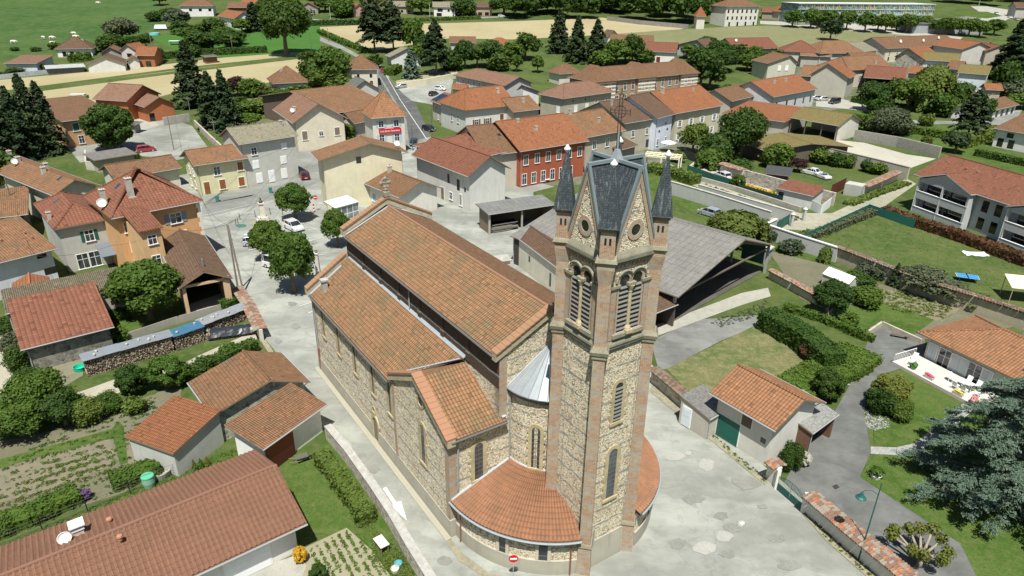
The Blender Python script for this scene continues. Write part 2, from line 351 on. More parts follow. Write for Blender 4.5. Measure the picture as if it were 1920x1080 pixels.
def shutters(O, t, n, a, b, z, h, st, w, m=None, mi=0, half=None):
 m = m or MB(); c = (a+b)/2
 q = ((a+.01, c-.01), (c+.01, b-.01)) if st == 'c' else ((a-w/2-.04, a-.04), (b+.04, b+w/2+.04))
 for i, (u0, u1) in enumerate(q):
  if half is None or half == i: m.fbox(O, t, n, u0, u1, z, z+h, .02 if st == 'c' else 0, .055, mi)
 return m
def chimney_mb(x, y, zb, zt, s=.6, mi=0):
 m = MB(); m.box(x-s/2, y-s/2, zb, x+s/2, y+s/2, zt, 0); m.box(x-s/2-.06, y-s/2-.06, zt, x+s/2+.06, y+s/2+.06, zt+.1, 1)
 for q in (-.14, .14): m.lathe((x+q*s/.6, y, zt+.1), [(.09, 0), (.09, .22)], 8, 2)
 m.box(x-s/2-.12, y-s/2-.12, zb, x+s/2+.12, y+s/2+.12, zb+.22, 3); return m
def dish_mb(x, y, z, r=.4):
 m = MB(); m.lathe((0, 0, 0), [(.02, 0), (r*.7, .05), (r, .14), (r-.02, .16), (r*.7, .08), (.01, .02)], 14, 0)
 R = Matrix.Rotation(RN(70), 3, 'X'); m.v = [tuple(R@Vector(p)+Vector((x, y, z))) for p in m.v]; m.tube([(x, y, z-.7), (x, y+.02, z)], .03, 6, 1); return m
def house(name, label, cat, p1, p2, ze, dep, rise, kind='G', wall=(.6, .56, .46), roof='brn', win=(), chim=(), over=.4, ext=(0, 0),
          near=False, wm=None, rm=None, apex=.5, hipr=None, ridge=True, gut=True, dish=(), sky=(), open_=None, group=None, vents=()):
 P1, P2 = G(p1[0], p1[1], ze), G(p2[0], p2[1], ze)
 u = (V2(P2)-V2(P1)); W = u.length; u.normalize(); nv = Vector((-u.y, u.x))
 if isinstance(dep, tuple) and dep[0] == 'R':      # depth and rise from a pixel on the ridge, at the pitch given
  k, qx, qy, pit = dep[1:]; B = V2(P1 if k == 1 else P2); lo, hi_ = 1.0, 60.0
  for _ in range(40):
   D = (lo+hi_)/2
   if (V2(G(qx, qy, ze+pit*D*apex))-B).dot(nv) > D*apex: lo = D
   else: hi_ = D
  rise = pit*D*apex; D = min(D, 26)
 elif isinstance(dep, tuple):
  k, qx, qy = dep; Q = V2(G(qx, qy, ze)); D = abs((Q-V2(P1 if k == 1 else P2)).dot(nv))
 else: D = dep
 o2 = V2(P1)-u*ext[0]; W += ext[0]+ext[1]
 cz = min(terr(0, o2.y), terr(0, (o2+u*W+nv*D).y), terr(0, (o2+nv*D).y), terr(0, (o2+u*W).y)); zt = P1.z-ze
 if P1.y > 135 and not (isinstance(dep, tuple) and dep[0] == 'R') and kind in ('G', 'X', 'H', 'HL', 'HR', 'P'): rise *= 1.4
 base = cz-zt                # local z of the lowest ground under the house
 rz = math.atan2(u.y, u.x)
 R = thing(name, label, cat, (o2.x, o2.y, zt), rz, group)
 # (the root sits at the front-left corner of the footprint, at ground height)
 over = over*1.55 if over >= .3 else over; o = over; hi = hipr if hipr is not None else (min(W, D)/2)
 def rzf(x, y):
  if kind == 'G': return ze+rise*(1-abs(y-D*apex)/(D*apex if y < D*apex else D*(1-apex)))
  if kind == 'X': return ze+rise*(1-abs(x-W*apex)/(W*apex if x < W*apex else W*(1-apex)))
  if kind in ('H', 'HL', 'HR', 'P'):
   v = []
   if W >= D: v = [min(y, D-y)/(D/2)]+([x/hi] if kind != 'HR' else [])+([(W-x)/hi] if kind != 'HL' else [])
   else: v = [min(x, W-x)/(W/2), y/hi, (D-y)/hi]
   return ze+rise*min(1, min(v))
  if kind == 'S': return ze+rise*y/D
  if kind == 'SB': return ze+rise*(1-y/D)
  if kind == 'SR': return ze+rise*x/W
  if kind == 'SL': return ze+rise*(1-x/W)
  return ze
 zr = ze+rise; th = .16; F = [(0, 0, ze), (W, 0, ze), (W, D, ze), (0, D, ze)]; planes = []; ridges = []
 if kind == 'G': a = D*apex; planes = [[F[0], F[1], (W, a, zr), (0, a, zr)], [F[2], F[3], (0, a, zr), (W, a, zr)]]; ridges = [((0, a, zr), (W, a, zr))]
 elif kind == 'X': a = W*apex; planes = [[F[3], F[0], (a, 0, zr), (a, D, zr)], [F[1], F[2], (a, D, zr), (a, 0, zr)]]; ridges = [((a, 0, zr), (a, D, zr))]
 elif kind in ('H', 'HL', 'HR', 'P'):
  if W >= D:
   A = (hi if kind != 'HR' else 0, D/2, zr); B = (W-(hi if kind != 'HL' else 0), D/2, zr)
   planes = [[F[0], F[1], B, A], [F[2], F[3], A, B]]
   if kind != 'HR': planes.append([F[3], F[0], A]); ridges += [(F[0], A), (F[3], A)]
   if kind != 'HL': planes.append([F[1], F[2], B]); ridges += [(F[1], B), (F[2], B)]
  else:
   A = (W/2, hi, zr); B = (W/2, D-hi, zr)
   planes = [[F[0], F[1], A], [F[1], F[2], B, A], [F[2], F[3], B], [F[3], F[0], A, B]]; ridges = [(F[0], A), (F[1], A), (F[2], B), (F[3], B)]
  if (Vector(A)-Vector(B)).length > .3: ridges.append((A, B))
 elif kind == 'S': planes = [[F[0], F[1], (W, D, zr), (0, D, zr)]]
 elif kind == 'SB': planes = [[(0, 0, zr), (W, 0, zr), F[2], F[3]]]
 elif kind == 'SR': planes = [[F[0], (W, 0, zr), (W, D, zr), F[3]]]
 elif kind == 'SL': planes = [[(0, 0, zr), F[1], F[2], (0, D, zr)]]
 else: planes = [F]
 m = MB()
 for p in planes:
  q = []
  for x in p:
   if not q or (Vector(x)-Vector(q[-1])).length > .01: q.append(x)
  m.slab(q, th, 0, 1)
 if ridge:
  for a, b in ridges:
   A, B = Vector(a), Vector(b); dv = (B-A).normalized(); m.tube([A+dv*.05+Vector((0, 0, .01)), B+Vector((0, 0, .01))], .13, 6, 2)
 rmat = rm or tile(roof); ca = TILES.get(roof, ((.4, .3, .2),))[0]
 RO = m.build('roof', [rmat, wood((.22, .17, .12)), plain(sh(ca, 1.05), .85) if rm is None else rmat], R)
 # walls
 if wall is not None or wm:
  ring = [(o, o), (W/2 if kind != 'X' else W*apex, o), (W-o, o), (W-o, D/2 if kind != 'G' else D*apex), (W-o, D-o), (W/2 if kind != 'X' else W*apex, D-o), (o, D-o), (o, D/2 if kind != 'G' else D*apex)]
  if kind in ('H', 'HL', 'HR'): ring = [(o, o), (hi, o), (W-hi, o), (W-o, o), (W-o, D/2), (W-o, D-o), (W-hi, D-o), (hi, D-o), (o, D-o), (o, D/2)] if W >= D else ring
  w = MB(); top = [(x, y, rzf(x, y)-th-.01) for x, y in ring]; N = len(ring); lo = min(-.3, base-.3)
  skip = open_ or ()
  for i in range(N):
   a, b = ring[i], ring[(i+1) % N]
   side = 'f' if a[1] == b[1] == o else 'k' if a[1] == b[1] == D-o else 'r' if a[0] == b[0] == W-o else 'l'
   if side in skip: continue
   if skip:
    nx, ny = {'f': (0, 1), 'k': (0, -1), 'r': (-1, 0), 'l': (1, 0)}[side]; e = .25
    w.hexa([(a[0], a[1], lo), (b[0], b[1], lo), (b[0]+nx*e, b[1]+ny*e, lo), (a[0]+nx*e, a[1]+ny*e, lo)], [top[i], top[(i+1) % N], (b[0]+nx*e, b[1]+ny*e, top[(i+1) % N][2]-.02), (a[0]+nx*e, a[1]+ny*e, top[i][2]-.02)])
   else: w.poly([(a[0], a[1], lo), (b[0], b[1], lo), top[(i+1) % N], top[i]])
  w.build('wall', wm or plaster(wall), R)
 if gut and kind in 'GHSXP' and near is not None:
  g = MB()
  if kind in 'GHSP': g.tube([(0, -.06, ze-.08), (W, -.06, ze-.08)], .07, 6)
  if kind in 'XH': g.tube([(-.06, 0, ze-.08), (-.06, D, ze-.08)], .07, 6); g.tube([(W+.06, 0, ze-.08), (W+.06, D, ze-.08)], .07, 6)
  if kind in 'GSH': g.tube([(o*.4, -.02, ze-.1), (o+.1, o-.08, ze-.6), (o+.1, o-.08, .1)], .05, 6)
  if kind == 'X': g.tube([(W, o*.5, ze-.1), (W-o+.06, o+.1, ze-.6), (W-o+.06, o+.1, .1)], .05, 6)
  g.build('gutter', plain((.30, .31, .31), .5), R)
 sd = {'f': ((o, o, 0), (1, 0), (0, -1), W-2*o), 'r': ((W-o, o, 0), (0, 1), (1, 0), D-2*o), 'l': ((o, o, 0), (0, 1), (-1, 0), D-2*o)}
 for q in win:
  s_, fr_, z, w_, h_, st = q[:6]; O, t, n, L = sd[s_]; c = q[6] if len(q) > 6 else None
  if not isinstance(fr_, (list, tuple)): fr_ = [fr_]
  for f_ in fr_: window(R, O, t, n, f_*L, z, w_, h_, st, c, near)
 for q in chim:
  x, y = q[0]*W, q[1]*D; z = rzf(x, y); hh = q[2] if len(q) > 2 else .9; s_ = q[3] if len(q) > 3 else .6
  chimney_mb(x, y, z-.4, z+hh, s_).build('chimney', [stone((.45, .42, .36)), plain((.5, .48, .44)), plain((.35, .18, .1)), plain((.4, .41, .42))], RO)
 for q in dish: x, y = q[0]*W, q[1]*D; dish_mb(x, y, rzf(x, y)+.9, q[2] if len(q) > 2 else .4).build('satellite_dish', [plain(WHITE), plain((.3, .3, .3))], RO)
 for q in sky:
  x, y = q[0]*W, q[1]*D; e = .4; k = MB(); k.slab([(x-e, y-e, rzf(x-e, y-e)+.05), (x+e, y-e, rzf(x+e, y-e)+.05), (x+e, y+e, rzf(x+e, y+e)+.05), (x-e, y+e, rzf(x-e, y+e)+.05)], .12, 0, 1); k.build('skylight', [glass(), plain((.25, .25, .25))], RO)
 for q in vents:
  x, y = q[0]*W, q[1]*D; k = MB(); k.lathe((x, y, rzf(x, y)-.1), [(.12, 0), (.12, .35), (.17, .36), (.14, .48), (.02, .5)], 10); k.build('roof_vent', plain((.33, .15, .1)), RO)
 R['_d'] = [W, D, rise, ze]; return R
def wallrun(name, label, pts, h, mat, th=.3, cap=None, capw=.12, caph=.1, cat='wall', world=False, peak=False, hs=None, group=None, gap=None):
 """free-standing wall along photo ground pixels (or world points)"""
 P = [Vector(p) if world else G(p[0], p[1]) for p in pts]; c = P[0].copy(); R = thing(name, label, cat, c, 0, group)
 P = [p-c for p in P]; m = MB(); k = MB()
 for i in range(len(P)-1):
  a, b = P[i], P[i+1]; d = (b-a).normalized(); nn = Vector((-d.y, d.x, 0)).normalized()
  ha = hs[i] if hs else h; hb = hs[i+1] if hs else h
  e = nn*th/2; q = [a-e, b-e, b+e, a+e]; H = [ha, hb, hb, ha]
  m.hexa([v-Vector((0, 0, .4)) for v in q], [v+Vector((0, 0, H[j])) for j, v in enumerate(q)])
  if cap:
   e = nn*(th/2+capw); q = [a-e, b-e, b+e, a+e]
   if peak: k.hexa([v+Vector((0, 0, H[j]-.02)) for j, v in enumerate(q)], [a+Vector((0, 0, ha+caph))-nn*.02, b+Vector((0, 0, hb+caph))-nn*.02, b+Vector((0, 0, hb+caph))+nn*.02, a+Vector((0, 0, ha+caph))+nn*.02])
   else: k.hexa([v+Vector((0, 0, H[j]+.002)) for j, v in enumerate(q)], [v+Vector((0, 0, H[j]+caph)) for j, v in enumerate(q)])
 m.build('masonry', mat, R)
 if cap: k.build('coping', cap, R)
 return R
def tilecap(R, a, b, h, w=.5, mats=None, step=.2, seed=0):
 """a rounded tile coping, tile by tile, between local points a and b"""
 rnd = random.Random(seed); a, b = Vector(a), Vector(b); L = (b-a).length; d = (b-a)/L; nn = Vector((-d.y, d.x, 0)); ms = [MB() for _ in mats]; n = int(L/step)
 for i in range(n):
  for sgn in (-1, 1):
   for r_ in range(2):
    k = rnd.choices(range(len(mats)), [.42, .40, .18][:len(mats)])[0]; m = ms[k]; p = a+d*(i+.5+rnd.uniform(-.08, .08))*step
    q0 = p+nn*sgn*w*.5*(r_)*.95+Vector((0, 0, h+.16-.10*r_)); q1 = p+nn*sgn*w*.5*(r_+1.1)+Vector((0, 0, h+.06-.10*r_+rnd.uniform(-.015, .02)))
    m.tube([q0, q1], step*.46, 6, 0, step*.52)
 for m, mt in zip(ms, mats):
  if m.f: m.build('coping_tiles', mt, R)
def pole(label, bx, by, ty, r=.12, col=(.22, .19, .16), name='utility_pole', arm=0, group='utility poles', lean=0):
 b = G(bx, by); h = HT(bx, by, ty); R = thing(name, label, 'pole', b, 0, group); m = MB(); m.tube([(0, 0, -.2), (lean, 0, h)], r, 8, 0, r*.65); m.build('shaft', wood(col), R)
 if arm:
  k = MB(); k.box(-arm, -.05, h-.7, arm, .05, h-.6)
  for s_ in (-.9, -.3, .3, .9): k.lathe((arm*s_, 0, h-.6), [(.05, 0), (.07, .1), (.03, .2)], 6)
  k.build('crossarm', plain((.2, .2, .2)), R)
 return R, b, h
# ------------------------------------------------------------ camera, light, sky
cd = bpy.data.cameras.new('camera'); cam = bpy.data.objects.new('camera', cd); COL.objects.link(cam); sc.camera = cam
cd.sensor_width = 36; cd.lens = FL/1920*36; cd.clip_end = 3000; cd.clip_start = .5
Mx = Matrix([[RM[0][0], -RM[0][1], -RM[0][2]], [RM[1][0], -RM[1][1], -RM[1][2]], [RM[2][0], -RM[2][1], -RM[2][2]]])
cam.matrix_world = Matrix.Translation((0, 0, CH)) @ Mx.to_4x4()
EL, AZ = RN(64), RN(89)          # sun height; shadows fall towards AZ
dv = Vector((math.cos(EL)*math.cos(AZ), math.cos(EL)*math.sin(AZ), -math.sin(EL)))
sd_ = bpy.data.lights.new('sun', 'SUN'); sd_.energy = 5.0; sd_.angle = RN(.53); sd_.color = (1, .97, .90); so = bpy.data.objects.new('sun', sd_); COL.objects.link(so); so.rotation_euler = dv.to_track_quat('-Z', 'Y').to_euler(); so.location = (0, -40, 90)
wd_ = bpy.data.worlds.new('World'); sc.world = wd_; wd_.use_nodes = True; nt = wd_.node_tree; sk = nt.nodes.new('ShaderNodeTexSky'); sk.sky_type = 'NISHITA'; sk.sun_disc = False; sk.sun_elevation = EL; sk.sun_rotation = math.atan2(-dv.x, -dv.y); sk.air_density = 1.2
bg = nt.nodes['Background']; nt.links.new(sk.outputs[0], bg.inputs['Color']); bg.inputs['Strength'].default_value = .055
sc.view_settings.view_transform = 'Standard'; sc.view_settings.look = 'None'; sc.view_settings.exposure = 0.56
sc.cycles.max_bounces = 6; sc.cycles.diffuse_bounces = 3; sc.cycles.transparent_max_bounces = 4
# ------------------------------------------------------------ land
import bmesh
LV = [0]
def patch(name, px, mat, level, world=False, label=None, kind='structure', sub=None, parent=None):
 """a flat surface on the land; px = photo pixels on the ground; split where the land starts to rise"""
 pts = [Vector((p[0], p[1], 0)) for p in px] if world else [G(*p) for p in px]
 bm = bmesh.new(); f = bm.faces.new([bm.verts.new((p.x, p.y, 0)) for p in pts])
 bmesh.ops.triangulate(bm, faces=[f]); bmesh.ops.bisect_plane(bm, geom=bm.verts[:]+bm.edges[:]+bm.faces[:], plane_co=(0, HY, 0), plane_no=(0, 1, 0))
 LV[0] += 1
 for v in bm.verts: v.co.z = terr(v.co.x, v.co.y)+(level*.006+LV[0]*.0004*(level > 0))*(1 if v.co.y < 150 else 2)
 bmesh.ops.recalc_face_normals(bm, faces=bm.faces)
 if bm.faces and bm.faces[0].normal.z < 0 if bm.faces[:] else False: bmesh.ops.reverse_faces(bm, faces=bm.faces)
 me = bpy.data.meshes.new(name); bm.to_mesh(me); bm.free(); me.materials.append(mat); auto_uv(me); o = bpy.data.objects.new(name, me); COL.objects.link(o)
 if kind: o['kind'] = kind
 if label: o['label'] = label
 return o
GRASS = ground((.045, .082, .018), (.085, .115, .032), (.13, .135, .055), .09, .9, patch=.85, fine=.6)
LAWN = ground((.042, .090, .014), (.075, .122, .026), (.13, .14, .05), .16, 1.1, patch=.8, fine=.6)
MEAD = ground((.034, .082, .018), (.058, .108, .028), (.10, .13, .05), .02, .25, patch=.85, fine=.4)
ASPH = asphalt((.285, .295, .26), .6); ASPM = asphalt((.21, .215, .195), .45)
ASPD = asphalt((.095, .10, .095), .3, .2)
GRAV = ground((.38, .355, .28), (.33, .31, .24), (.26, .24, .17), .15, .8, fine=.3); CONC = ground((.36, .35, .30), (.31, .305, .265), (.25, .245, .21), .3, 1.2, fine=.25)
FIELD = ground((.30, .26, .145), (.345, .30, .18), (.27, .235, .13), .03, .35, patch=.4, fine=.2); DRY = ground((.16, .155, .07), (.085, .12, .038), (.25, .22, .12), .22, 1.0, patch=.85, fine=.6)
SOIL = ground((.17, .155, .11), (.14, .13, .09), (.09, .12, .04), .15, 1.6, patch=.6)
o = patch('ground', [(-1500, -60), (1500, -60), (1500, 1800), (-1500, 1800)], GRASS, 0, world=True)
# village hard surfaces
patch('pavement', [(700, 1130), (800, 1088), (700, 935), (612, 812), (548, 700), (478, 610), (440, 552), (415, 510), (372, 445), (366, 400), (370, 390), (345, 390), (330, 330), (380, 320), (560, 330), (566, 300), (600, 290), (690, 262), (735, 210), (712, 150), (700, 120), (712, 118), (733, 150), (770, 178), (805, 250), (835, 330), (900, 400), (975, 460), (1240, 700), (1300, 745), (1350, 800), (1440, 880), (1500, 930), (1620, 1035), (1750, 1130)], ASPH, 1)
patch('road', [(380, 384), (378, 408), (420, 400), (520, 372), (600, 340), (640, 300), (740, 240), (742, 268), (800, 262), (800, 242), (760, 195), (738, 165), (724, 145), (700, 118), (640, 85), (590, 65), (588, 72), (645, 95), (688, 118), (708, 140), (735, 185), (738, 215), (700, 250), (560, 330), (470, 368)], ASPM, 3)
patch('street', [(767, 268), (808, 256), (778, 192), (758, 178), (735, 155), (722, 138), (710, 126), (709, 138), (722, 158), (742, 190), (762, 225)], ASPD, 5)
patch('parking_area', [(745, 172), (775, 190), (820, 198), (845, 175), (850, 150), (826, 134), (750, 158)], ASPH, 4)
patch('dry_strip', [(742, 152), (744, 165), (860, 146), (856, 132), (810, 136)], ground((.30, .27, .18), (.26, .24, .16), (.18, .19, .1), .2, 1), 5)
patch('yard', [(870, 400), (960, 480), (1000, 470), (1000, 360), (1040, 350), (960, 330), (880, 390)], ASPH, 3)
patch('courtyard', [(120, 268), (200, 240), (236, 214), (300, 218), (360, 236), (400, 290), (330, 300), (240, 290), (150, 305)], asphalt((.25, .255, .225), .6), 2)
patch('driveway', [(225, 200), (270, 215), (300, 235), (270, 245), (215, 250), (190, 242)], CONC, 4)
patch('village_yard', [(842, 205), (872, 245), (1000, 350), (1110, 345), (1200, 330), (1250, 300), (1360, 300), (1480, 262), (1490, 235), (1470, 205), (1400, 180), (1310, 172), (1180, 180), (1030, 215), (960, 215)], ground((.17, .165, .13), (.11, .12, .07), (.06, .09, .03), .1, .4, patch=.85), 1)
patch('village_yard', [(1440, 200), (1530, 212), (1600, 200), (1640, 178), (1720, 160), (1830, 172), (1880, 120), (1870, 90), (1800, 82), (1640, 88), (1480, 98), (1430, 122)], ground((.17, .165, .13), (.10, .11, .06), (.055, .085, .028), .1, .4, patch=.85), 1)
patch('garden_ground', [(440, 250), (430, 190), (480, 176), (600, 178), (700, 130), (745, 155), (735, 215), (600, 260)], ground((.11, .12, .055), (.085, .11, .035), (.20, .18, .12), .12, .5, patch=.6), 2)
# fields behind
patch('meadow', [(-60, 118), (60, 100), (190, 95), (300, 60), (315, 35), (270, -25), (-200, -30)], MEAD, 1)
patch('ploughed_field', [(-120, 178), (0, 175), (330, 132), (560, 108), (600, 112), (590, 135), (480, 160), (345, 170), (215, 195), (100, 200), (-120, 215)], FIELD, 1)
patch('ploughed_field', [(-120, 168), (0, 150), (160, 135), (300, 122), (420, 108), (600, 92), (560, 104), (330, 128), (0, 171)], FIELD, 2)
patch('grass_strip', [(-120, 177), (0, 174), (330, 133), (590, 104), (590, 107), (330, 138), (0, 180), (-120, 183)], GRASS, 4)
patch('ploughed_field', [(580, 52), (660, 48), (960, 40), (1130, 33), (1180, 42), (1290, 52), (1260, 58), (1120, 66), (960, 74), (840, 72), (700, 96), (650, 80)], FIELD, 1)
patch('stubble_field', [(1120, 66), (1260, 56), (1330, 52), (1440, 48), (1520, 52), (1700, 62), (1800, 72), (1700, 85), (1440, 90), (1330, 95), (1200, 74)], ground((.14, .155, .07), (.17, .175, .085), (.22, .20, .12), .04, .4, patch=.7), 2)
patch('grass_field', [(280, 70), (420, 50), (600, 40), (600, 95), (420, 108), (330, 95)], ground((.045, .12, .02), (.055, .135, .028), (.06, .12, .03), .05, .5), 2)
patch('road', [(540, 30), (600, 37), (800, 35), (960, 30), (960, 32), (800, 39), (600, 42), (540, 35)], ASPM, 5)
patch('road', [(1425, 45), (1500, 50), (1650, 62), (1800, 75), (1805, 70), (1660, 54), (1500, 42), (1425, 39)], CONC, 4)
patch('road', [(1700, 40), (1800, 60), (1850, 58), (1890, 36), (1920, 30), (1960, 20), (1900, 20), (1850, 12), (1820, 12), (1845, 28), (1835, 40), (1780, 42)], CONC, 5)
patch('plaza', [(1490, 47), (1530, 40), (1660, 44), (1780, 60), (1760, 66), (1620, 58)], CONC, 4)
patch('lawn', [(1790, 28), (1850, 35), (1880, 30), (1850, 22), (1800, 22)], LAWN, 6)
# left gardens
patch('path', [(-40, 450), (-2, 600), (12, 655), (30, 700), (40, 745), (22, 780), (-60, 800), (-60, 450)], GRAV, 2)
patch('farm_track', [(22, 742), (40, 745), (150, 735), (225, 708), (300, 690), (345, 682), (370, 668), (480, 620), (482, 640), (400, 672), (350, 695), (250, 728), (150, 760), (22, 785)], GRAV, 3)
patch('yard', [(35, 660), (100, 650), (225, 620), (228, 632), (160, 672), (155, 705), (120, 725), (60, 715)], ground((.21, .19, .135), (.18, .175, .115), (.10, .12, .05), .2, 1.3), 2)
patch('lawn', [(200, 600), (330, 560), (360, 590), (350, 600), (230, 632)], LAWN, 3)
patch('driveway', [(350, 572), (430, 545), (440, 562), (370, 594)], GRAV, 4)
patch('vegetable_garden', [(-60, 840), (140, 800), (180, 770), (290, 740), (345, 700), (330, 800), (300, 880), (230, 925), (120, 960), (-60, 1010)], SOIL, 2)
patch('vegetable_bed', [(-60, 900), (90, 855), (205, 822), (222, 868), (120, 910), (-60, 960)], rows((.17, .15, .105), (.06, .10, .025), 34, .9, .2), 4)
patch('vegetable_bed', [(232, 812), (285, 790), (310, 845), (300, 868), (240, 872)], rows((.165, .145, .10), (.07, .10, .03), -56, 1.3, .2), 4)
patch('grass_path', [(-60, 878), (100, 835), (210, 805), (222, 790), (232, 800), (240, 868), (225, 872), (212, 822), (100, 850), (-60, 895)], LAWN, 6)
patch('lawn', [(-60, 1040), (100, 985), (260, 912), (420, 850), (490, 815), (500, 850), (420, 900), (100, 1060), (-60, 1090)], LAWN, 5)
patch('lawn', [(530, 870), (600, 850), (612, 820), (700, 935), (740, 1010), (700, 1030), (600, 1000), (560, 1010)], LAWN, 4)
patch('vegetable_bed', [(566, 1030), (650, 990), (700, 1035), (735, 1085), (680, 1125), (560, 1100), (575, 1060)], rows((.25, .235, .155), (.06, .10, .03), -56, .55, .1), 4)
patch('driveway', [(380, 1100), (560, 1040), (575, 1060), (560, 1100), (600, 1140), (380, 1170)], CONC, 3)
# right side grounds
patch('yard', [(1220, 640), (1300, 600), (1440, 590), (1425, 610), (1350, 640), (1252, 692), (1235, 695)], asphalt((.185, .19, .175), .7), 3)
patch('dry_lawn', [(1250, 692), (1425, 606), (1530, 660), (1440, 725), (1400, 690), (1360, 740), (1300, 745)], DRY, 4)
patch('concrete_apron', [(1225, 612), (1390, 550), (1440, 540), (1445, 556), (1392, 572), (1228, 632)], CONC, 5)
patch('lawn', [(1200, 330), (1290, 345), (1440, 425), (1560, 480), (1480, 500), (1440, 470), (1300, 400), (1210, 350)], LAWN, 2)
patch('dirt_lane', [(1250, 305), (1350, 350), (1500, 400), (1560, 400), (1700, 335), (1718, 345), (1640, 400), (1540, 435), (1470, 430), (1380, 385), (1250, 325)], ground((.35, .33, .26), (.29, .28, .21), (.13, .15, .07), .1, .7, fine=.3), 3)
patch('gravel_court', [(1490, 262), (1560, 262), (1620, 268), (1700, 290), (1755, 298), (1700, 318), (1620, 296), (1500, 275)], ground((.42, .40, .33), (.37, .355, .29), (.32, .30, .24), .1, .9, fine=.25), 3)
patch('driveway', [(1290, 312), (1310, 298), (1470, 350), (1440, 358)], ground((.42, .40, .33), (.37, .355, .29), (.32, .30, .24), .1, .9, fine=.25), 5)
patch('garden_lawn', [(1500, 448), (1640, 392), (1700, 408), (1925, 478), (1925, 590), (1780, 560), (1690, 520), (1565, 466)], ground((.05, .09, .02), (.088, .118, .034), (.14, .14, .06), .14, .7, patch=.85, fine=.6), 3)
patch('vegetable_garden', [(1440, 470), (1560, 500), (1640, 530), (1800, 575), (1920, 610), (1760, 640), (1640, 620), (1500, 560)], SOIL, 4)
patch('vegetable_bed', [(1630, 545), (1690, 545), (1800, 580), (1765, 605), (1675, 580)], rows((.18, .155, .11), (.07, .12, .03), -34, .8, .5), 6)
patch('lawn', [(1550, 585), (1640, 562), (1752, 600), (1715, 628), (1640, 610), (1610, 625), (1580, 610)], LAWN, 6)
patch('driveway', [(1470, 905), (1490, 870), (1560, 780), (1612, 690), (1632, 620), (1650, 605), (1735, 630), (1730, 680), (1660, 700), (1640, 720), (1620, 770), (1632, 850), (1612, 895), (1680, 940), (1800, 1020), (1850, 1090), (1700, 1120)], ASPM if 0 else asphalt((.135, .14, .13), .45, .3), 5)
patch('lawn', [(1612, 895), (1640, 850), (1632, 720), (1690, 700), (1800, 760), (2000, 800), (2000, 1130), (1850, 1120), (1800, 1020), (1680, 940)], LAWN, 6)
patch('paved_path', [(1632, 838), (1632, 852), (1690, 855), (1740, 838), (1790, 800), (1830, 765), (1805, 758), (1760, 795), (1715, 832), (1680, 840)], paving(), 8)
patch('lawn', [(1560, 240), (1600, 205), (1800, 240), (1925, 300), (1925, 330), (1760, 285), (1600, 262)], LAWN, 2)
patch('driveway', [(1530, 188), (1575, 185), (1660, 205), (1640, 212), (1590, 205), (1530, 200)], CONC, 3)
patch('yard', [(1590, 222), (1640, 232), (1900, 235), (1925, 190), (1880, 210), (1800, 228)], ASPM, 3)
# light stains and cover plates on the square
for i, (x, y, w, h) in enumerate(((1265, 856, 18, 9), (1325, 872, 14, 12), (1358, 1006, 16, 11), (1322, 1028, 22, 12), (1390, 982, 7, 6), (645, 838, 14, 13), (1290, 850, 6, 4))):
 rnd = random.Random(i); patch('repair_patch', [(x+w*math.cos(a)*(1+.3*(rnd.random()-.5)), y+h*math.sin(a)*(1+.3*(rnd.random()-.5))) for a in [2*math.pi*k/12 for k in range(12)]], ground((.36, .36, .32), (.33, .33, .295), (.29, .295, .26), .5, 2), 3)
rnd = random.Random(11)
for i, (x, y, w, h) in enumerate(((1400, 905, 26, 13), (1375, 990, 20, 9), (1352, 968, 14, 8), (1455, 1010, 18, 8), (1300, 935, 22, 10), (1270, 1020, 18, 9), (1480, 1060, 22, 9), (1365, 1040, 16, 7), (1430, 950, 10, 5), (1330, 800, 18, 7), (555, 612, 8, 5), (548, 570, 9, 4), (522, 640, 7, 4), (700, 880, 12, 8), (835, 1052, 14, 8), (560, 478, 16, 5), (585, 455, 10, 4), (645, 905, 9, 6))):
 patch('oil_stain', [(x+w*math.cos(a)*(1+.5*(rnd.random()-.5)), y+h*math.sin(a)*(1+.5*(rnd.random()-.5))) for a in [2*math.pi*k/14 for k in range(14)]], ground((.20, .205, .18), (.235, .24, .21), (.27, .275, .24), .6, 2.5), 2)
VG = ground((.30, .27, .19), (.25, .235, .17), (.12, .14, .06), .5, 2)
patch('verge', [(1506, 966), (1500, 958), (1560, 1008), (1612, 1054), (1666, 1100), (1650, 1104), (1600, 1060), (1550, 1016)], VG, 4); patch('verge', [(1222, 722), (1300, 790), (1348, 826), (1440, 905), (1434, 910), (1340, 832), (1290, 794), (1218, 734)], VG, 4)
patch('verge', [(480, 600), (500, 640), (548, 712), (540, 716), (494, 648), (472, 604)], VG, 4); patch('verge', [(616, 818), (655, 866), (702, 930), (774, 1046), (806, 1100), (812, 1096), (782, 1044), (709, 926), (660, 860), (620, 812)], VG, 4)
patch('verge', [(846, 1012), (868, 1040), (920, 1076), (1000, 1092), (1000, 1100), (910, 1084), (860, 1052), (838, 1018)], VG, 4)
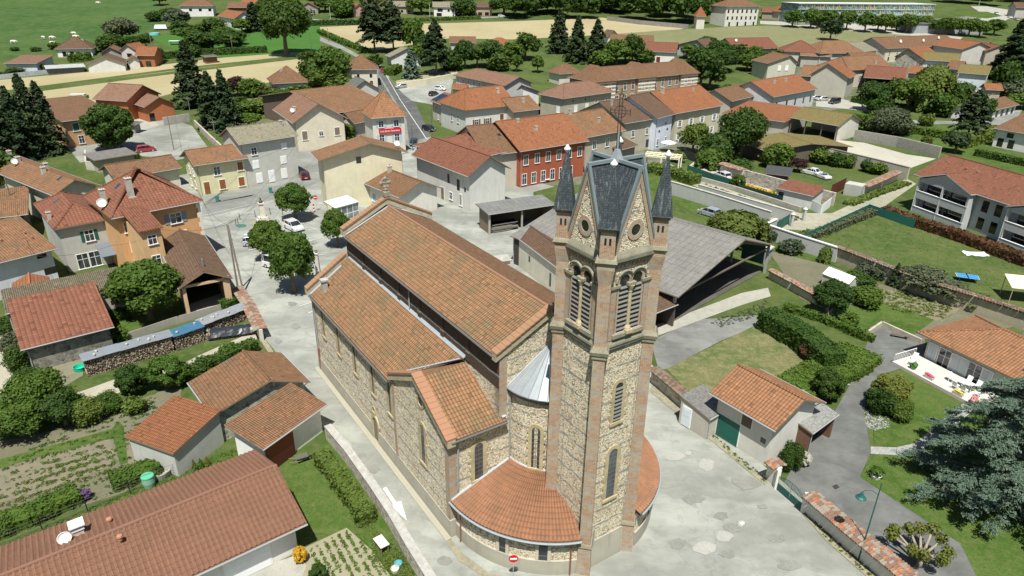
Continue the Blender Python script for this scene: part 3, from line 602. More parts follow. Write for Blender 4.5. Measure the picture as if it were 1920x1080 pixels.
# ------------------------------------------------------------ the church (x along the nave towards the apse, y towards the south side)
CO = G(602, 690); CHR = thing('church', 'large pebble-walled church with mossy orange tile roofs and a square corner tower with slate spirelets', 'church', (CO.x, CO.y, 0), RN(-56))
PEB, BRK, STN, BUF, DARK, ZN = pebbles(), brick(), stone(), stone((.46, .39, .24)), glass((.012, .013, .015)), zinc()
def cpart(m, name, mats, parent=None, **k): return m.build(name, mats, parent or CHR, **k)
def arch_pts(uc, z0, w, h, n=10):
 r = w/2; P = [(uc-r, z0), (uc+r, z0)]
 for i in range(n+1): a = math.pi*i/n; P.append((uc+r*math.cos(a), z0+h-r+r*math.sin(a)))
 return P
def facepoly(m, O, t, n, P, d, mi=0): m.poly([(O[0]+t[0]*u+n[0]*d, O[1]+t[1]*u+n[1]*d, O[2]+z) for u, z in P], mi)
def arch_ring(m, O, t, n, uc, z0, w, h, sw, d0, d1, mi=0, nn=10, quoin=True):
 """stone surround round an arched opening: jambs with quoins, voussoir ring, sill"""
 r = w/2; zc = z0+h-r
 if quoin:
  k = 0; z = z0
  while z < zc-.02:
   z2 = min(z+.34, zc); e = .1 if k % 2 else 0
   m.fbox(O, t, n, uc-r-sw-e, uc-r, z, z2, d0, d1, mi); m.fbox(O, t, n, uc+r, uc+r+sw+e, z, z2, d0, d1, mi); z = z2; k += 1
 else:
  m.fbox(O, t, n, uc-r-sw, uc-r, z0, zc, d0, d1, mi); m.fbox(O, t, n, uc+r, uc+r+sw, z0, zc, d0, d1, mi)
 m.fbox(O, t, n, uc-r-sw, uc+r+sw, z0-.22, z0, d0, d1+.06, mi)
 W = lambda rr, a, d: (O[0]+t[0]*(uc+rr*math.cos(a))+n[0]*d, O[1]+t[1]*(uc+rr*math.cos(a))+n[1]*d, O[2]+zc+rr*math.sin(a))
 for i in range(nn):
  a, b = math.pi*i/nn, math.pi*(i+1)/nn
  m.hexa([W(r, a, d0), W(r+sw, a, d0), W(r+sw, a, d1), W(r, a, d1)], [W(r, b, d0), W(r+sw, b, d0), W(r+sw, b, d1), W(r, b, d1)], mi)
def arched_window(O, t, n, uc, z0, w, h, sw=.28, louv=False, mull=True, parent=None, name='window'):
 m = MB(); arch_ring(m, O, t, n, uc, z0, w, h, sw, -.05, .06); wd = cpart(m, name, BUF, parent)
 g = MB(); facepoly(g, O, t, n, arch_pts(uc, z0, w, h), .012)
 if louv:
  cpart(g, 'opening', DARK, wd); k = MB(); z = z0+.12
  while z < z0+h-w/2:
   P = lambda u, d, zz: (O[0]+t[0]*u+n[0]*d, O[1]+t[1]*u+n[1]*d, O[2]+zz)
   a, b = uc-w/2+.01, uc+w/2-.01; k.hexa([P(a, .10, z), P(b, .10, z), P(b, .015, z+.09), P(a, .015, z+.09)], [P(a, .10, z+.03), P(b, .10, z+.03), P(b, .015, z+.12), P(a, .015, z+.12)]); z += .29
  cpart(k, 'louvres', plain((.15, .145, .135), .8), wd)
 else:
  cpart(g, 'pane', glass((.03, .035, .04)), wd)
  if mull:
   k = MB(); k.fbox(O, t, n, uc-.015, uc+.015, z0, z0+h, .012, .035)
   z = z0+.3
   while z < z0+h-.2: k.fbox(O, t, n, uc-w/2, uc+w/2, z-.012, z+.012, .012, .03); z += .38
   cpart(k, 'glazing_bar', plain((.13, .13, .13)), wd)
 return wd
NL, S0, S1 = 28.3, -.3, 28.3      # nave length
AH, AT, NW, NR = 9.0, 11.9, 4.2, 8.7        # aisle eave, aisle roof top, nave wall y, ridge y
NE, NZ = 14.35, 16.5
SY = 2*NR-NW; SA = 2*NR           # south side mirror
# walls
m = MB()
m.poly([(S0, 0, -.3), (S0, 0, AH), (S0, NW, AT), (S0, NW, NE), (S0, NR, NZ), (S0, SY, NE), (S0, SY, AT), (S0, SA, AH), (S0, SA, -.3)])
m.poly([(NL, 0, -.3), (NL, 0, AH-.2), (NL, NW, AH-.2), (NL, NW, NE-.2), (NL, NR, NZ-.2), (NL, SY, NE-.2), (NL, SY, AH-.2), (NL, SA, AH-.2), (NL, SA, -.3)][::-1])
m.poly([(S0, 0, -.3), (NL, 0, -.3), (NL, 0, AH-.15), (S0, 0, AH-.15)]); m.poly([(S0, SA, -.3), (S0, SA, AH-.15), (NL, SA, AH-.15), (NL, SA, -.3)])
m.poly([(18.9, 0, AH-.15), (28.3, 0, AH-.15), (23.6, 0, 11.35)])
cpart(m, 'wall', PEB)
m = MB()   # clerestory strips in brick, the eave's shadow put into their near-black colour
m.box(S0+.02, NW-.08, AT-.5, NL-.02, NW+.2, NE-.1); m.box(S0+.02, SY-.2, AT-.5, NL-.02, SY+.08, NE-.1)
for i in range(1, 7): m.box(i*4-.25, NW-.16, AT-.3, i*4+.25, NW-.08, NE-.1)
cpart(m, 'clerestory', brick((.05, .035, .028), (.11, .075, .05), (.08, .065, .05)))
m = MB()   # rendered plinth with battered foot
P0 = lambda x0, x1: m.hexa([(x0, -.16, -.3), (x1, -.16, -.3), (x1, 0, -.3), (x0, 0, -.3)], [(x0, -.05, 1.35), (x1, -.05, 1.35), (x1, 0, 1.35), (x0, 0, 1.35)])
P0(S0-.1, 14.0); P0(15.4, 28.4); m.box(28.3, -.16, -.3, 28.45, .4, 1.6); m.hexa([(S0, -.65, -.3), (28.6, -.65, -.3), (28.6, -.16, -.3), (S0, -.16, -.3)], [(S0, -.62, .07), (28.6, -.62, .07), (28.6, -.16, .12), (S0, -.16, .12)])
cpart(m, 'plinth', plaster((.40, .38, .305), .7))
m = MB(); m.box(18.8, NW-.06, 8.4, NL-.015, NW+.18, AT-.4); m.box(22.9, NW-.055, AT-.45, NL-.012, NW+.16, NE-.9); cpart(m, 'nave_wall', PEB)
# brick quoins at the angles
for (x, y, z0, z1, w) in ((28.3, 0, 1.6, AH-.3, .55), (19.0, 0, 1.4, AH-.6, .32), (28.3, NW, AH, NE-.3, .6), (S0, 0, 1.4, AH-.3, .45), (28.3, SA, 0, AH-.3, .55), (S0, NW, AT, NE-.2, .5), (28.3, SY, AH, NE-.3, .6)):
 m = MB(); sy = -.06 if y < NR else .06
 if x < 28: m.box(x-.05, min(y+sy, y+w*np.sign(-sy) if w > .4 else y+sy), z0, x+w, max(y+sy, y), z1)
 else: m.box(x-w, min(y+sy, y-sy*9), z0, x+.06, max(y+sy, y-sy*9), z1)
 cpart(m, 'quoin', brick())
# roofs
OV = .35
def croof(pts, mat, th=.2, nm='roof', par=None, **k): m = MB(); m.slab(pts, th, 0, 1); return cpart(m, nm, [mat, wood((.14, .11, .09))], par, **k)
sl = (AT-AH)/NW
R1 = croof([(S0+.5, -OV, AH-OV*sl), (19.0, -OV, AH-OV*sl), (23.7, NW-.09, AT-.02), (S0+.5, NW-.09, AT)], tile('cha', .24, .33), nm='aisle_roof')
croof([(NL, SA+OV, AH-OV*sl), (S0+.5, SA+OV, AH-OV*sl), (S0+.5, SY+.09, AT), (NL, SY+.09, AT)], tile('cha', .24, .33), nm='aisle_roof')
sn = (NZ-NE)/(NR-NW)
croof([(S0+.5, NW-OV, NE-OV*sn), (NL-.2, NW-OV, NE-OV*sn), (NL-.2, NR, NZ), (S0+.5, NR, NZ)], tile('cha', .24, .34), nm='nave_roof')
croof([(NL-.2, SY+OV, NE-OV*sn), (S0+.5, SY+OV, NE-OV*sn), (S0+.5, NR, NZ), (NL-.2, NR, NZ)], tile('brn', .24, .34), nm='nave_roof')
m = MB(); m.tube([(S0+.5, NR, NZ-.02), (NL-.2, NR, NZ-.02)], .13, 8); cpart(m, 'ridge_tiles', plain((.26, .14, .085), .85))
tz = 11.3; ts = (tz-AH)/4.7
croof([(28.3+OV, NW+.42, AH-OV*ts), (23.6, NW+.1, tz+.02), (23.6, .25, tz+.02), (28.3+OV, .25, AH-OV*ts)], tile('cha', .27, .36), nm='transept_roof')
croof([(19.0, .25, AH+.03), (23.6, .25, tz+.01), (23.6, NW-.1, tz+.01), (23.1, NW-.3, tz-.2)], tile('cha', .27, .36), .1, nm='transept_roof')
# tiled copings on the gables
def coping(pts, w, name='coping', mat=None, th=.16, axis='x', brk=STN):
 m = MB(); s = MB()
 for (a, b) in zip(pts[:-1], pts[1:]):
  L = (Vector(b)-Vector(a)).length; n = max(1, int(L/.42)); A, B = Vector(a), Vector(b)
  for i in range(n):
   p, q = A.lerp(B, i/n), A.lerp(B, (i+1.12)/n if i < n-1 else 1); up = Vector((0, 0, .04)); e = Vector((w/2, 0, 0)) if axis == 'x' else Vector((0, w/2, 0))
   t_ = Vector((0, 0, th)); lo, hi_ = (up, Vector((0, 0, 0))) if A.z < B.z else (Vector((0, 0, 0)), up)
   m.hexa([p-e+lo, p+e+lo, q+e+hi_, q-e+hi_], [p-e+t_+lo, p+e+t_+lo, q+e+t_+hi_, q-e+t_+hi_])
  e = Vector((w/2-.08, 0, 0)) if axis == 'x' else Vector((0, w/2-.08, 0)); dn = Vector((0, 0, -.55))
  s.hexa([A-e+dn, A+e+dn, B+e+dn, B-e+dn], [A-e, A+e, B+e, B-e])
 c = cpart(m, name, mat or plain((.29, .165, .095), .85)); cpart(s, 'parapet', brk, c); return c
coping([(S0+.1, NW-.5, NE+.35), (S0+.1, NR, NZ+.75), (S0+.1, SY+.5, NE+.35)], .75)
coping([(S0+.1, -.55, AH+.2), (S0+.1, NW-.3, AT+.25)], .75); coping([(S0+.1, SY+.3, AT+.25), (S0+.1, SA+.55, AH+.2)], .75)
coping([(NL-.1, NW-.45, NE+.0), (NL-.1, NR-.2, NZ+.22)], .7, th=.12); coping([(NL-.1, NR+.2, NZ+.22), (NL-.1, SY+.45, NE)], .7, th=.12)
coping([(18.75, 0, AH+.15), (23.6, 0, tz+.32)], .62, axis='y'); coping([(23.6, 0, tz+.32), (28.75, 0, AH-.1)], .8, axis='y', mat=plain((.32, .17, .10), .85))
# finial cross on the west gable
m = MB(); m.box(-.45, -.3, 0, .25, .3, .45); m.tube([(-.1, 0, .4), (-.1, 0, .75)], .16, 8); m.lathe((-.1, 0, .6), [(.1, 0), (.22, .1), (.1, .2)], 8)
for a in range(4):
 an = a*math.pi/2; c_ = (0, .42*math.cos(an), 1.35+.42*math.sin(an)); m.blob((-.1, c_[1], c_[2]), .12, .22, .22, 0, a, .1); m.tube([(-.1, 0, 1.35), (-.1, c_[1], c_[2])], .1, 6)
pts = [(-.1, .46*math.cos(i*math.pi/8), 1.35+.46*math.sin(i*math.pi/8)) for i in range(17)]; m.tube(pts, .07, 6)
m.v = [(v[0]+S0+.2, v[1]+NR, v[2]+NZ+.95) for v in m.v]; cpart(m, 'stone_cross', stone((.30, .28, .22)))
# little cross over the north-west kneeler and vent pipe
m = MB(); m.box(1.45, .55, AH+.3, 1.95, 1.05, AH+1.55); m.box(1.35, .45, AH+1.55, 2.05, 1.15, AH+1.72); cpart(m, 'chimney', stone((.40, .40, .37)))
# zinc valley flashings, gutters, downpipes
m = MB(); m.slab([(S0+.45, NW-.30, AT-.16), (23.7, NW-.30, AT-.16), (23.7, NW-.07, AT+.03), (S0+.45, NW-.07, AT+.03)], .05)
m.slab([(23.6, NW-.1, tz+.10), (28.5, NW+.12, AH+.08), (28.5, NW+.45, AH+.08), (23.6, NW+.1, tz+.10)], .05)
m.tube([(19.2, .4, AH+.28), (23.5, NW-.5, AT-.22)], .07, 4); m.slab([(S0+.5, -.3, AH-.1), (S0+.85, -.3, AH-.1), (S0+.85, NW, AT+.03), (S0+.5, NW, AT+.03)], .05)
m.slab([(S0+.5, NW-.3, NE-.02), (S0+.75, NW-.3, NE-.02), (S0+.75, NR, NZ+.04), (S0+.5, NR, NZ+.04)], .05); m.slab([(S0+.5, NR, NZ+.04), (S0+.75, NR, NZ+.04), (S0+.75, SY+.3, NE-.02), (S0+.5, SY+.3, NE-.02)], .05)
cpart(m, 'flashing', ZN)
m = MB(); m.tube([(S0+.4, -OV-.08, AH-.4), (19.0, -OV-.08, AH-.4)], .09, 6); m.tube([(S0+.4, NW-OV-.1, NE-.28), (NL-.3, NW-OV-.1, NE-.28)], .09, 6); m.tube([(28.3+OV+.08, 0, AH-.32), (28.3+OV+.08, NW+.4, AH-.32)], .09, 6)
cpart(m, 'gutter', plain((.13, .12, .11), .6))
m = MB(); m.tube([(S0+.6, -.4, AH-.4), (S0+.6, -.1, AH-1.2), (S0+.6, -.1, 2.6)], .07, 6); m.tube([(28.4, .7, AH-.35), (28.4, .6, 4.1)], .07, 6); m.tube([(28.42, 5.0, 11.2), (28.42, 5.0, 5.1)], .06, 6); m.tube([(14.3, NW-.2, NE-.3), (14.3, NW-.2, AT+.1)], .06, 6); cpart(m, 'downpipe', plain((.27, .30, .31), .5))
m = MB(); m.tube([(S0+.6, -.12, 2.6), (S0+.6, -.12, 0)], .08, 6); cpart(m, 'downpipe', plain((.24, .10, .07), .6))
# side windows, doorway, oculus
ON = (0, 0, 0); TN = (1, 0); NN = (0, -1)
for s_ in (2.6, 6.7, 10.8, 14.8, 18.3): arched_window(ON, TN, NN, s_, 5.0, .5, 3.1, .30)
arched_window(ON, TN, NN, 24.2, 4.0, .62, 3.5, .3); OE = (28.3, 0, 0); TE = (0, 1); NE_ = (1, 0); arched_window(OE, TE, NE_, 2.4, 4.3, .72, 3.2, .3)
m = MB(); arch_ring(m, ON, TN, NN, 14.7, 0, 1.05, 2.45, .28, -.05, .12); d = cpart(m, 'door', BUF); g = MB(); facepoly(g, ON, TN, NN, arch_pts(14.7, .02, 1.05, 2.43), .02); cpart(g, 'door_leaf', wood((.22, .20, .16)), d)
m = MB(); arch_ring(m, ON, TN, NN, 14.5, 3.0, .4, .45, .14, -.05, .06, quoin=False); d = cpart(m, 'window', BUF); g = MB(); facepoly(g, ON, TN, NN, arch_pts(14.5, 3.0, .4, .45), .012); cpart(g, 'pane', DARK, d)
def oculus(O, t, n, uc, zc, r, sw, mat, par=None):
 m = MB(); N_ = 16; W = lambda rr, a, d: (O[0]+t[0]*(uc+rr*math.cos(a))+n[0]*d, O[1]+t[1]*(uc+rr*math.cos(a))+n[1]*d, O[2]+zc+rr*math.sin(a))
 for i in range(N_):
  a, b = 2*math.pi*i/N_, 2*math.pi*(i+1)/N_; m.hexa([W(r, a, -.04), W(r+sw, a, -.04), W(r+sw, a, .06), W(r, a, .06)], [W(r, b, -.04), W(r+sw, b, -.04), W(r+sw, b, .06), W(r, b, .06)])
 o = cpart(m, 'oculus', mat, par); g = MB(); g.poly([W(r, 2*math.pi*i/N_, .012) for i in range(N_)]); cpart(g, 'pane', DARK, o); return o
oculus(ON, TN, NN, 24.1, 9.5, .38, .2, BUF)
# apse, its zinc half-cone, and the low ambulatory with its tiled skirt
AC = (28.3, NR); AR, LR = 3.55, 8.6
SPL = [(-90, -21), (14, 90)]     # the tower stands between the two halves of the ambulatory
def arc(r, z, n, a0=-90, a1=90): return [(AC[0]+r*math.cos(RN(a0+(a1-a0)*i/n)), AC[1]+r*math.sin(RN(a0+(a1-a0)*i/n)), z) for i in range(n+1)]
def ringwall(r, z0, z1, n=24, sp=(-90, 90)):
 m = MB(); A, B = arc(r, z0, n, *sp), arc(r, z1, n, *sp)
 for i in range(n): m.poly([A[i], A[i+1], B[i+1], B[i]])
 return m
def band(r0, r1, z0, z1, n=24, sp=(-90, 90)):
 m = MB(); a, b, c, d = arc(r0, z0, n, *sp), arc(r1, z0, n, *sp), arc(r1, z1, n, *sp), arc(r0, z1, n, *sp)
 for i in range(n): m.hexa([a[i], b[i], b[i+1], a[i+1]], [d[i], c[i], c[i+1], d[i+1]])
 return m
cpart(ringwall(AR, 4, 11.3), 'apse_wall', pebbles())
cpart(band(AR-.1, AR+.22, 10.95, 11.4), 'cornice', stone((.16, .15, .13)))
def cone(r0, z0, r1, z1, n, th, mats, nm):
 m = MB(); a, b = arc(r0, z0, n), arc(r1, z1, n)
 for i in range(n): m.slab([a[i], a[i+1], b[i+1], b[i]], th, 0, 1)
 return cpart(m, nm, mats)
cone(AR+.42, 11.4, .06, 13.9, 18, .08, [zinc((.30, .33, .345))]*2, 'apse_roof')
m = MB()
for p, q in zip(arc(AR+.4, 11.44, 18), arc(.06, 13.94, 18)): m.tube([p, q], .035, 4)
cpart(m, 'standing_seam', zinc((.34, .38, .40)))
for sp in SPL:
 cpart(ringwall(LR-.35, -.3, 3.2, 20, sp), 'ambulatory_wall', pebbles()); cpart(band(LR-.37, LR-.2, -.3, 1.25, 20, sp), 'plinth', plaster((.40, .38, .305), .7))
 cpart(band(LR-.3, LR+.10, 3.0, 3.28, 20, sp), 'cornice', stone((.15, .14, .12)))
# tiled skirt with rounded rows of tiles running down the slope
m = MB(); n = 96; zt0, zt1 = 3.32, 5.05
for i in range(n):
 if -21 < -90+180*(i+.5)/n < 14: continue
 a0, a1 = RN(-90+180*i/n), RN(-90+180*(i+1)/n); am = (a0+a1)/2; K = 4
 cs = [a0+(a1-a0)*k/K for k in range(K+1)]; hz = [0, .065, .085, .065, 0]; J = 13
 for j in range(J):
  q0, q1 = j/J, (j+1)/J
  for k in range(K):
   f = lambda a, q, h: (AC[0]+(LR+.12+(AR+.02-LR-.12)*q)*math.cos(a), AC[1]+(LR+.12+(AR+.02-LR-.12)*q)*math.sin(a), zt0+(zt1-zt0)*q+h)
   m.poly([f(cs[k], q0, hz[k]+.03), f(cs[k+1], q0, hz[k+1]+.03), f(cs[k+1], q1, hz[k+1]), f(cs[k], q1, hz[k])])
nz = NT('apse_tiles', .8, .2); nu = nz.uv(); wn = nz.N('TexWhiteNoise', {'noise_dimensions': '3D'}, Vector=nz.N('VectorMath', {'operation': 'FLOOR'}, i0=nz.N('VectorMath', {'operation': 'DIVIDE'}, i0=nz.ob(), i1=(.3, .3, .1)).outputs[0]).outputs[0]).outputs['Value']; nz.col(nz.mix(nz.th(nz.noise(nz.ob(), .8, 4), .4, .7), nz.mix(wn, (.29, .142, .078), (.235, .118, .066)), (.20, .108, .062)))
AMB = cpart(m, 'ambulatory_roof', nz.mat); m = MB();
for sp in SPL:
 a, b = arc(LR+.10, zt0-.03, 18, *sp), arc(AR, zt1-.12, 18, *sp)
 for i in range(18): m.slab([a[i], a[i+1], b[i+1], b[i]], .1)
cpart(m, 'roof_deck', wood((.14, .11, .09)), AMB)
for sp in SPL: m = MB(); m.tube(arc(LR+.2, 3.24, 22, *sp), .08, 6); cpart(m, 'gutter', zinc())
m = MB(); q = arc(AR+.0, 5.1, 20); m.tube(q, .09, 6); m.tube([(28.36, .05, 3.45), (28.36, 5.15, 5.12)], .09, 6); cpart(m, 'flashing', zinc((.5, .54, .56)))
for an, w in ((-58, .5), (-38, .62), (30, .6), (55, .6)):
 c_, s_ = math.cos(RN(an)), math.sin(RN(an)); R_ = (LR-.34)*math.cos(RN(3)); O = (AC[0]+R_*c_, AC[1]+R_*s_, 0); t = (-s_, c_); nn = (c_, s_)
 m = MB(); sw = .22
 for q in ((-w/2-sw, -w/2, 1.15, 3.0), (w/2, w/2+sw, 1.15, 3.0), (-w/2-sw, w/2+sw, .95, 1.15)): m.fbox(O, t, nn, *q, -.1, .12)
 wd = cpart(m, 'window', plaster((.52, .47, .37), .2)); g = MB(); g.fbox(O, t, nn, -w/2, w/2, 1.15, 3.0, -.1, .06); cpart(g, 'pane', DARK, wd)
 k = MB()
 for i in range(4): x = -w/2+w*(i+.5)/4; k.fbox(O, t, nn, x-.012, x+.012, 1.15, 1.75, .06, .09)
 k.fbox(O, t, nn, -w/2, w/2, 1.65, 1.69, .06, .09); cpart(k, 'grille', plain((.12, .12, .12)), wd)
for an in (-84, -25): c_, s_ = math.cos(RN(an)), math.sin(RN(an)); m = MB(); m.tube([(AC[0]+(LR+.15)*c_, AC[1]+(LR+.15)*s_, 3.2), (AC[0]+(LR-.15)*c_, AC[1]+(LR-.15)*s_, 2.7), (AC[0]+(LR-.12)*c_, AC[1]+(LR-.12)*s_, 0)], .065, 6); cpart(m, 'downpipe', plain((.22, .09, .06), .6))
# apse window towards the camera: on the flat between nave and tower
an = -52; c_, s_ = math.cos(RN(an)), math.sin(RN(an)); arched_window((AC[0]+(AR-.02)*c_, AC[1]+(AR-.02)*s_, 0), (-s_, c_), (c_, s_), 0, 5.2, .62, 3.6, .28)
# ------------------------------------------------------------ tower
TC = (34.15, 8.2); TW = 1.95
def tp(x, y, z): return (TC[0]+x, TC[1]+y, z)
m = MB(); w = TW; m.box(TC[0]-w, TC[1]-w, -.3, TC[0]+w, TC[1]+w, 23.6); TWR = cpart(m, 'tower', PEB)
def tpart(m, name, mats, **k): return m.build(name, mats, TWR, **k)
m = MB(); m.hexa([tp(-w-.2, -w-.2, -.3), tp(w+.2, -w-.2, -.3), tp(w+.2, w+.2, -.3), tp(-w-.2, w+.2, -.3)], [tp(-w-.08, -w-.08, 2.3), tp(w+.08, -w-.08, 2.3), tp(w+.08, w+.08, 2.3), tp(-w-.08, w+.08, 2.3)]); tpart(m, 'plinth', plaster((.40, .38, .305), .7))
def diag(cx, cy, h): return [tp(cx-h*1.414, cy, 0), tp(cx, cy-h*1.414, 0), tp(cx+h*1.414, cy, 0), tp(cx, cy+h*1.414, 0)]
def dprism(m, cx, cy, h0, h1, z0, z1):
 a, b = diag(cx, cy, h0), diag(cx, cy, h1); m.hexa([(p[0], p[1], z0) for p in a], [(p[0], p[1], z1) for p in b])
cc = 2.0
for sx in (-1, 1):
 for sy in (-1, 1):
  m = MB(); dprism(m, sx*cc, sy*cc, .50, .43, -.3, 2.6); dprism(m, sx*cc, sy*cc, .39, .36, 2.6, 17.6); dprism(m, sx*cc*.98, sy*cc*.98, .37, .37, 18.1, 22.2); dprism(m, sx*cc*.98, sy*cc*.98, .37, .50, 22.2, 23.1); dprism(m, sx*cc*.98, sy*cc*.98, .50, .50, 23.1, 23.35); tpart(m, 'buttress', BRK)
  for rows_ in (((cc, .44, .44, 17.35, 17.6), (cc, .50, .56, 17.6, 17.85), (cc, .56, .40, 17.85, 18.15)), ((cc*.98, .50, .63, 23.35, 23.55), (cc*.98, .63, .56, 23.55, 23.75)), ((cc, .52, .46, 2.5, 2.75),)):
   m = MB()
   for c_, h0, h1, z0, z1 in rows_: dprism(m, sx*c_, sy*c_, h0, h1, z0, z1)
   tpart(m, 'cornice', stone((.27, .25, .18)))
  # pinnacle: brick turret, slate spirelet, pale finial
  px_, py_ = sx*2.0, sy*2.0; m = MB(); dprism(m, px_, py_, .42, .42, 23.7, 25.5); tr = tpart(m, 'pinnacle', BRK)
  m = MB()
  for (nx, ny) in ((sx*.7071, sy*.7071),):
   t = (-ny, nx); O = tp(px_+nx*0.422, py_+ny*0.422, 0)
   for u in (-.13, .13): m.fbox(O, t, (nx, ny), u-.06, u+.06, 24.6, 25.0, 0, .012)
  for nx, ny in ((sx*.7071, -sy*.7071), (-sx*.7071, sy*.7071)):
   t = (-ny, nx); O = tp(px_+nx*0.422, py_+ny*0.422, 0)
   for u in (-.13, .13): m.fbox(O, t, (nx, ny), u-.06, u+.06, 24.6, 25.0, 0, .012)
  m2 = MB(); dprism(m2, px_, py_, .60, .46, 25.62, 26.6); dprism(m2, px_, py_, .46, .09, 26.6, 28.85); dprism(m2, px_, py_, .62, .60, 25.56, 25.62)
  o = m2.build('spirelet', slate(), TWR); m3 = MB(); dprism(m3, px_, py_, .46, .54, 25.35, 25.56); m3.build('cornice', stone((.2, .17, .13)), TWR)
  m.build('slit', DARK, TWR); m4 = MB(); m4.lathe(tp(px_, py_, 28.8), [(.10, 0), (.11, .12), (.2, .2), (.2, .26), (.12, .36), (.03, .5)], 10); m4.build('finial', plain((.66, .68, .68), .5), TWR)
# string course, belfry, top cornice on the four faces
for k, (nx, ny) in enumerate(((0, -1), (1, 0), (0, 1), (-1, 0))):
 t = (-ny, nx); O = tp(nx*TW, ny*TW, 0); n_ = (nx, ny)
 m = MB(); m.fbox(O, t, n_, -1.75, 1.75, 17.6, 17.8, -.02, .16); P = lambda u, d, z: (O[0]+t[0]*u+n_[0]*d, O[1]+t[1]*u+n_[1]*d, z)
 m.hexa([P(-1.75, .22, 17.8), P(1.75, .22, 17.8), P(1.75, -.02, 17.8), P(-1.75, -.02, 17.8)], [P(-1.75, .2, 17.92), P(1.75, .2, 17.92), P(1.75, -.02, 18.25), P(-1.75, -.02, 18.25)])
 tpart(m, 'string_course', stone((.22, .21, .155))); m = MB(); m.fbox(O, t, n_, -1.7, 1.7, 23.1, 23.3, -.02, .14); m.fbox(O, t, n_, -1.7, 1.7, 23.3, 23.52, -.02, .28)
 m.hexa([P(-1.7, .28, 23.52), P(1.7, .28, 23.52), P(1.7, -.02, 23.52), P(-1.7, -.02, 23.52)], [P(-1.7, .24, 23.6), P(1.7, .24, 23.6), P(1.7, -.02, 23.95), P(-1.7, -.02, 23.95)]); tpart(m, 'cornice', stone((.22, .21, .155)))
 m = MB(); m.fbox(O, t, n_, -1.5, -1.02, 18.2, 21.7, -.02, .10); m.fbox(O, t, n_, 1.02, 1.5, 18.2, 21.7, -.02, .10)
 m.fbox(O, t, n_, -1.5, 1.5, 22.75, 22.85, -.02, .06)
 for i in range(10): m.fbox(O, t, n_, -1.45+i*.3, -1.3+i*.3, 22.85, 23.0, -.02, .08)
 tpart(m, 'brick_panel', BRK)
 if k in (0, 1, 2, 3):
  for u in (-.5, .5):
   m = MB(); arch_ring(m, O, t, n_, u, 18.6, .78, 3.75, .2, -.02, .10, quoin=False, nn=14); bo = tpart(m, 'belfry_opening', brick((.40, .22, .13), (.5, .3, .19)))
   g = MB(); facepoly(g, O, t, n_, arch_pts(u, 18.62, .78, 3.73), .015); g.build('opening', DARK, TWR)
   l = MB(); z = 18.75
   while z < 21.5:
    a, b = u-.38, u+.38; l.hexa([P(a, .12, z), P(b, .12, z), P(b, .02, z+.10), P(a, .02, z+.10)], [P(a, .12, z+.035), P(b, .12, z+.035), P(b, .02, z+.135), P(a, .02, z+.135)]); z += .30
   l.build('louvres', plain((.16, .155, .145), .8), TWR)
   h = MB(); pts = [P(u+.66*math.cos(a), .14, 21.95+.66*math.sin(a)) for a in [math.pi*i/14 for i in range(15)]]; pts = [p for p in pts]
   if u < 0: pts = [p for i, p in enumerate(pts) if i >= 3]
   else: pts = pts[:12]
   h.tube(pts, .075, 6); h.build('hood_mould', stone((.27, .26, .19)), TWR)
  for u0, u1, z0, z1, dd, nm in ((-1.62, -.86, 21.62, 21.8, .2, 'impost'), (.86, 1.62, 21.62, 21.8, .2, 'impost'), (-.3, .3, 21.62, 21.8, .26, 'impost'), (-1.2, 1.2, 18.3, 18.55, .24, 'sill')): h = MB(); h.fbox(O, t, n_, u0, u1, z0, z1, -.02, dd); h.build(nm, stone((.27, .26, .19)), TWR)
  h = MB(); b_ = P(0, .1, 0); h.lathe((b_[0], b_[1], 0), [(.24, 18.55), (.22, 18.8), (.12, 19.0), (.11, 21.1), (.13, 21.15), (.12, 21.25), (.24, 21.6)], 10); h.box(b_[0]-.25, b_[1]-.25, 18.45, b_[0]+.25, b_[1]+.25, 18.7); h.build('column', BUF, TWR)
 # steep gable with oculus
 g = 2.0; hw = 1.62; zb, za = 23.7, 28.45; O = tp(nx*g, ny*g, 0)
 P = lambda u, d, z: (O[0]+t[0]*u+n_[0]*d, O[1]+t[1]*u+n_[1]*d, z)
 m = MB(); m.hexa([P(-hw, 0, zb), P(hw, 0, zb), P(0, 0, za)], [P(-hw, -.3, zb), P(hw, -.3, zb), P(0, -.3, za)]); tpart(m, 'gable', pebbles())
 m = MB()
 for sg in (-1, 1):
  m.hexa([P(sg*hw, 0, zb), P(sg*(hw-.28), 0, zb), P(0, 0, za-.75), P(0, 0, za)], [P(sg*hw, .06, zb), P(sg*(hw-.28), .06, zb), P(0, .06, za-.75), P(0, .06, za)])
 tpart(m, 'rake_band', brick((.34, .16, .10), (.46, .25, .16)))
 m = MB()
 for sg in (-1, 1): m.hexa([P(sg*(hw+.13), .10, zb), P(sg*(hw+.02), .10, zb), P(0, .12, za-.02), P(sg*.1, .12, za+.12)], [P(sg*(hw+.13), -.06, zb), P(sg*(hw+.02), -.06, zb), P(0, -.06, za-.02), P(sg*.1, -.06, za+.12)])
 tpart(m, 'rake_flashing', zinc((.22, .27, .285)))
 W = lambda rr, a, d: P(rr*math.cos(a), d, 25.0+rr*math.sin(a))
 m = MB()
 for i in range(18): a, b = 2*math.pi*i/18, 2*math.pi*(i+1)/18; m.hexa([W(.34, a, 0), W(.62, a, 0), W(.62, a, .05), W(.34, a, .05)], [W(.34, b, 0), W(.62, b, 0), W(.62, b, .05), W(.34, b, .05)])
 tpart(m, 'oculus', brick((.36, .2, .13), (.5, .33, .22))); m = MB(); m.poly([W(.34, 2*math.pi*i/18, .012) for i in range(18)]); m.build('opening', DARK, TWR)
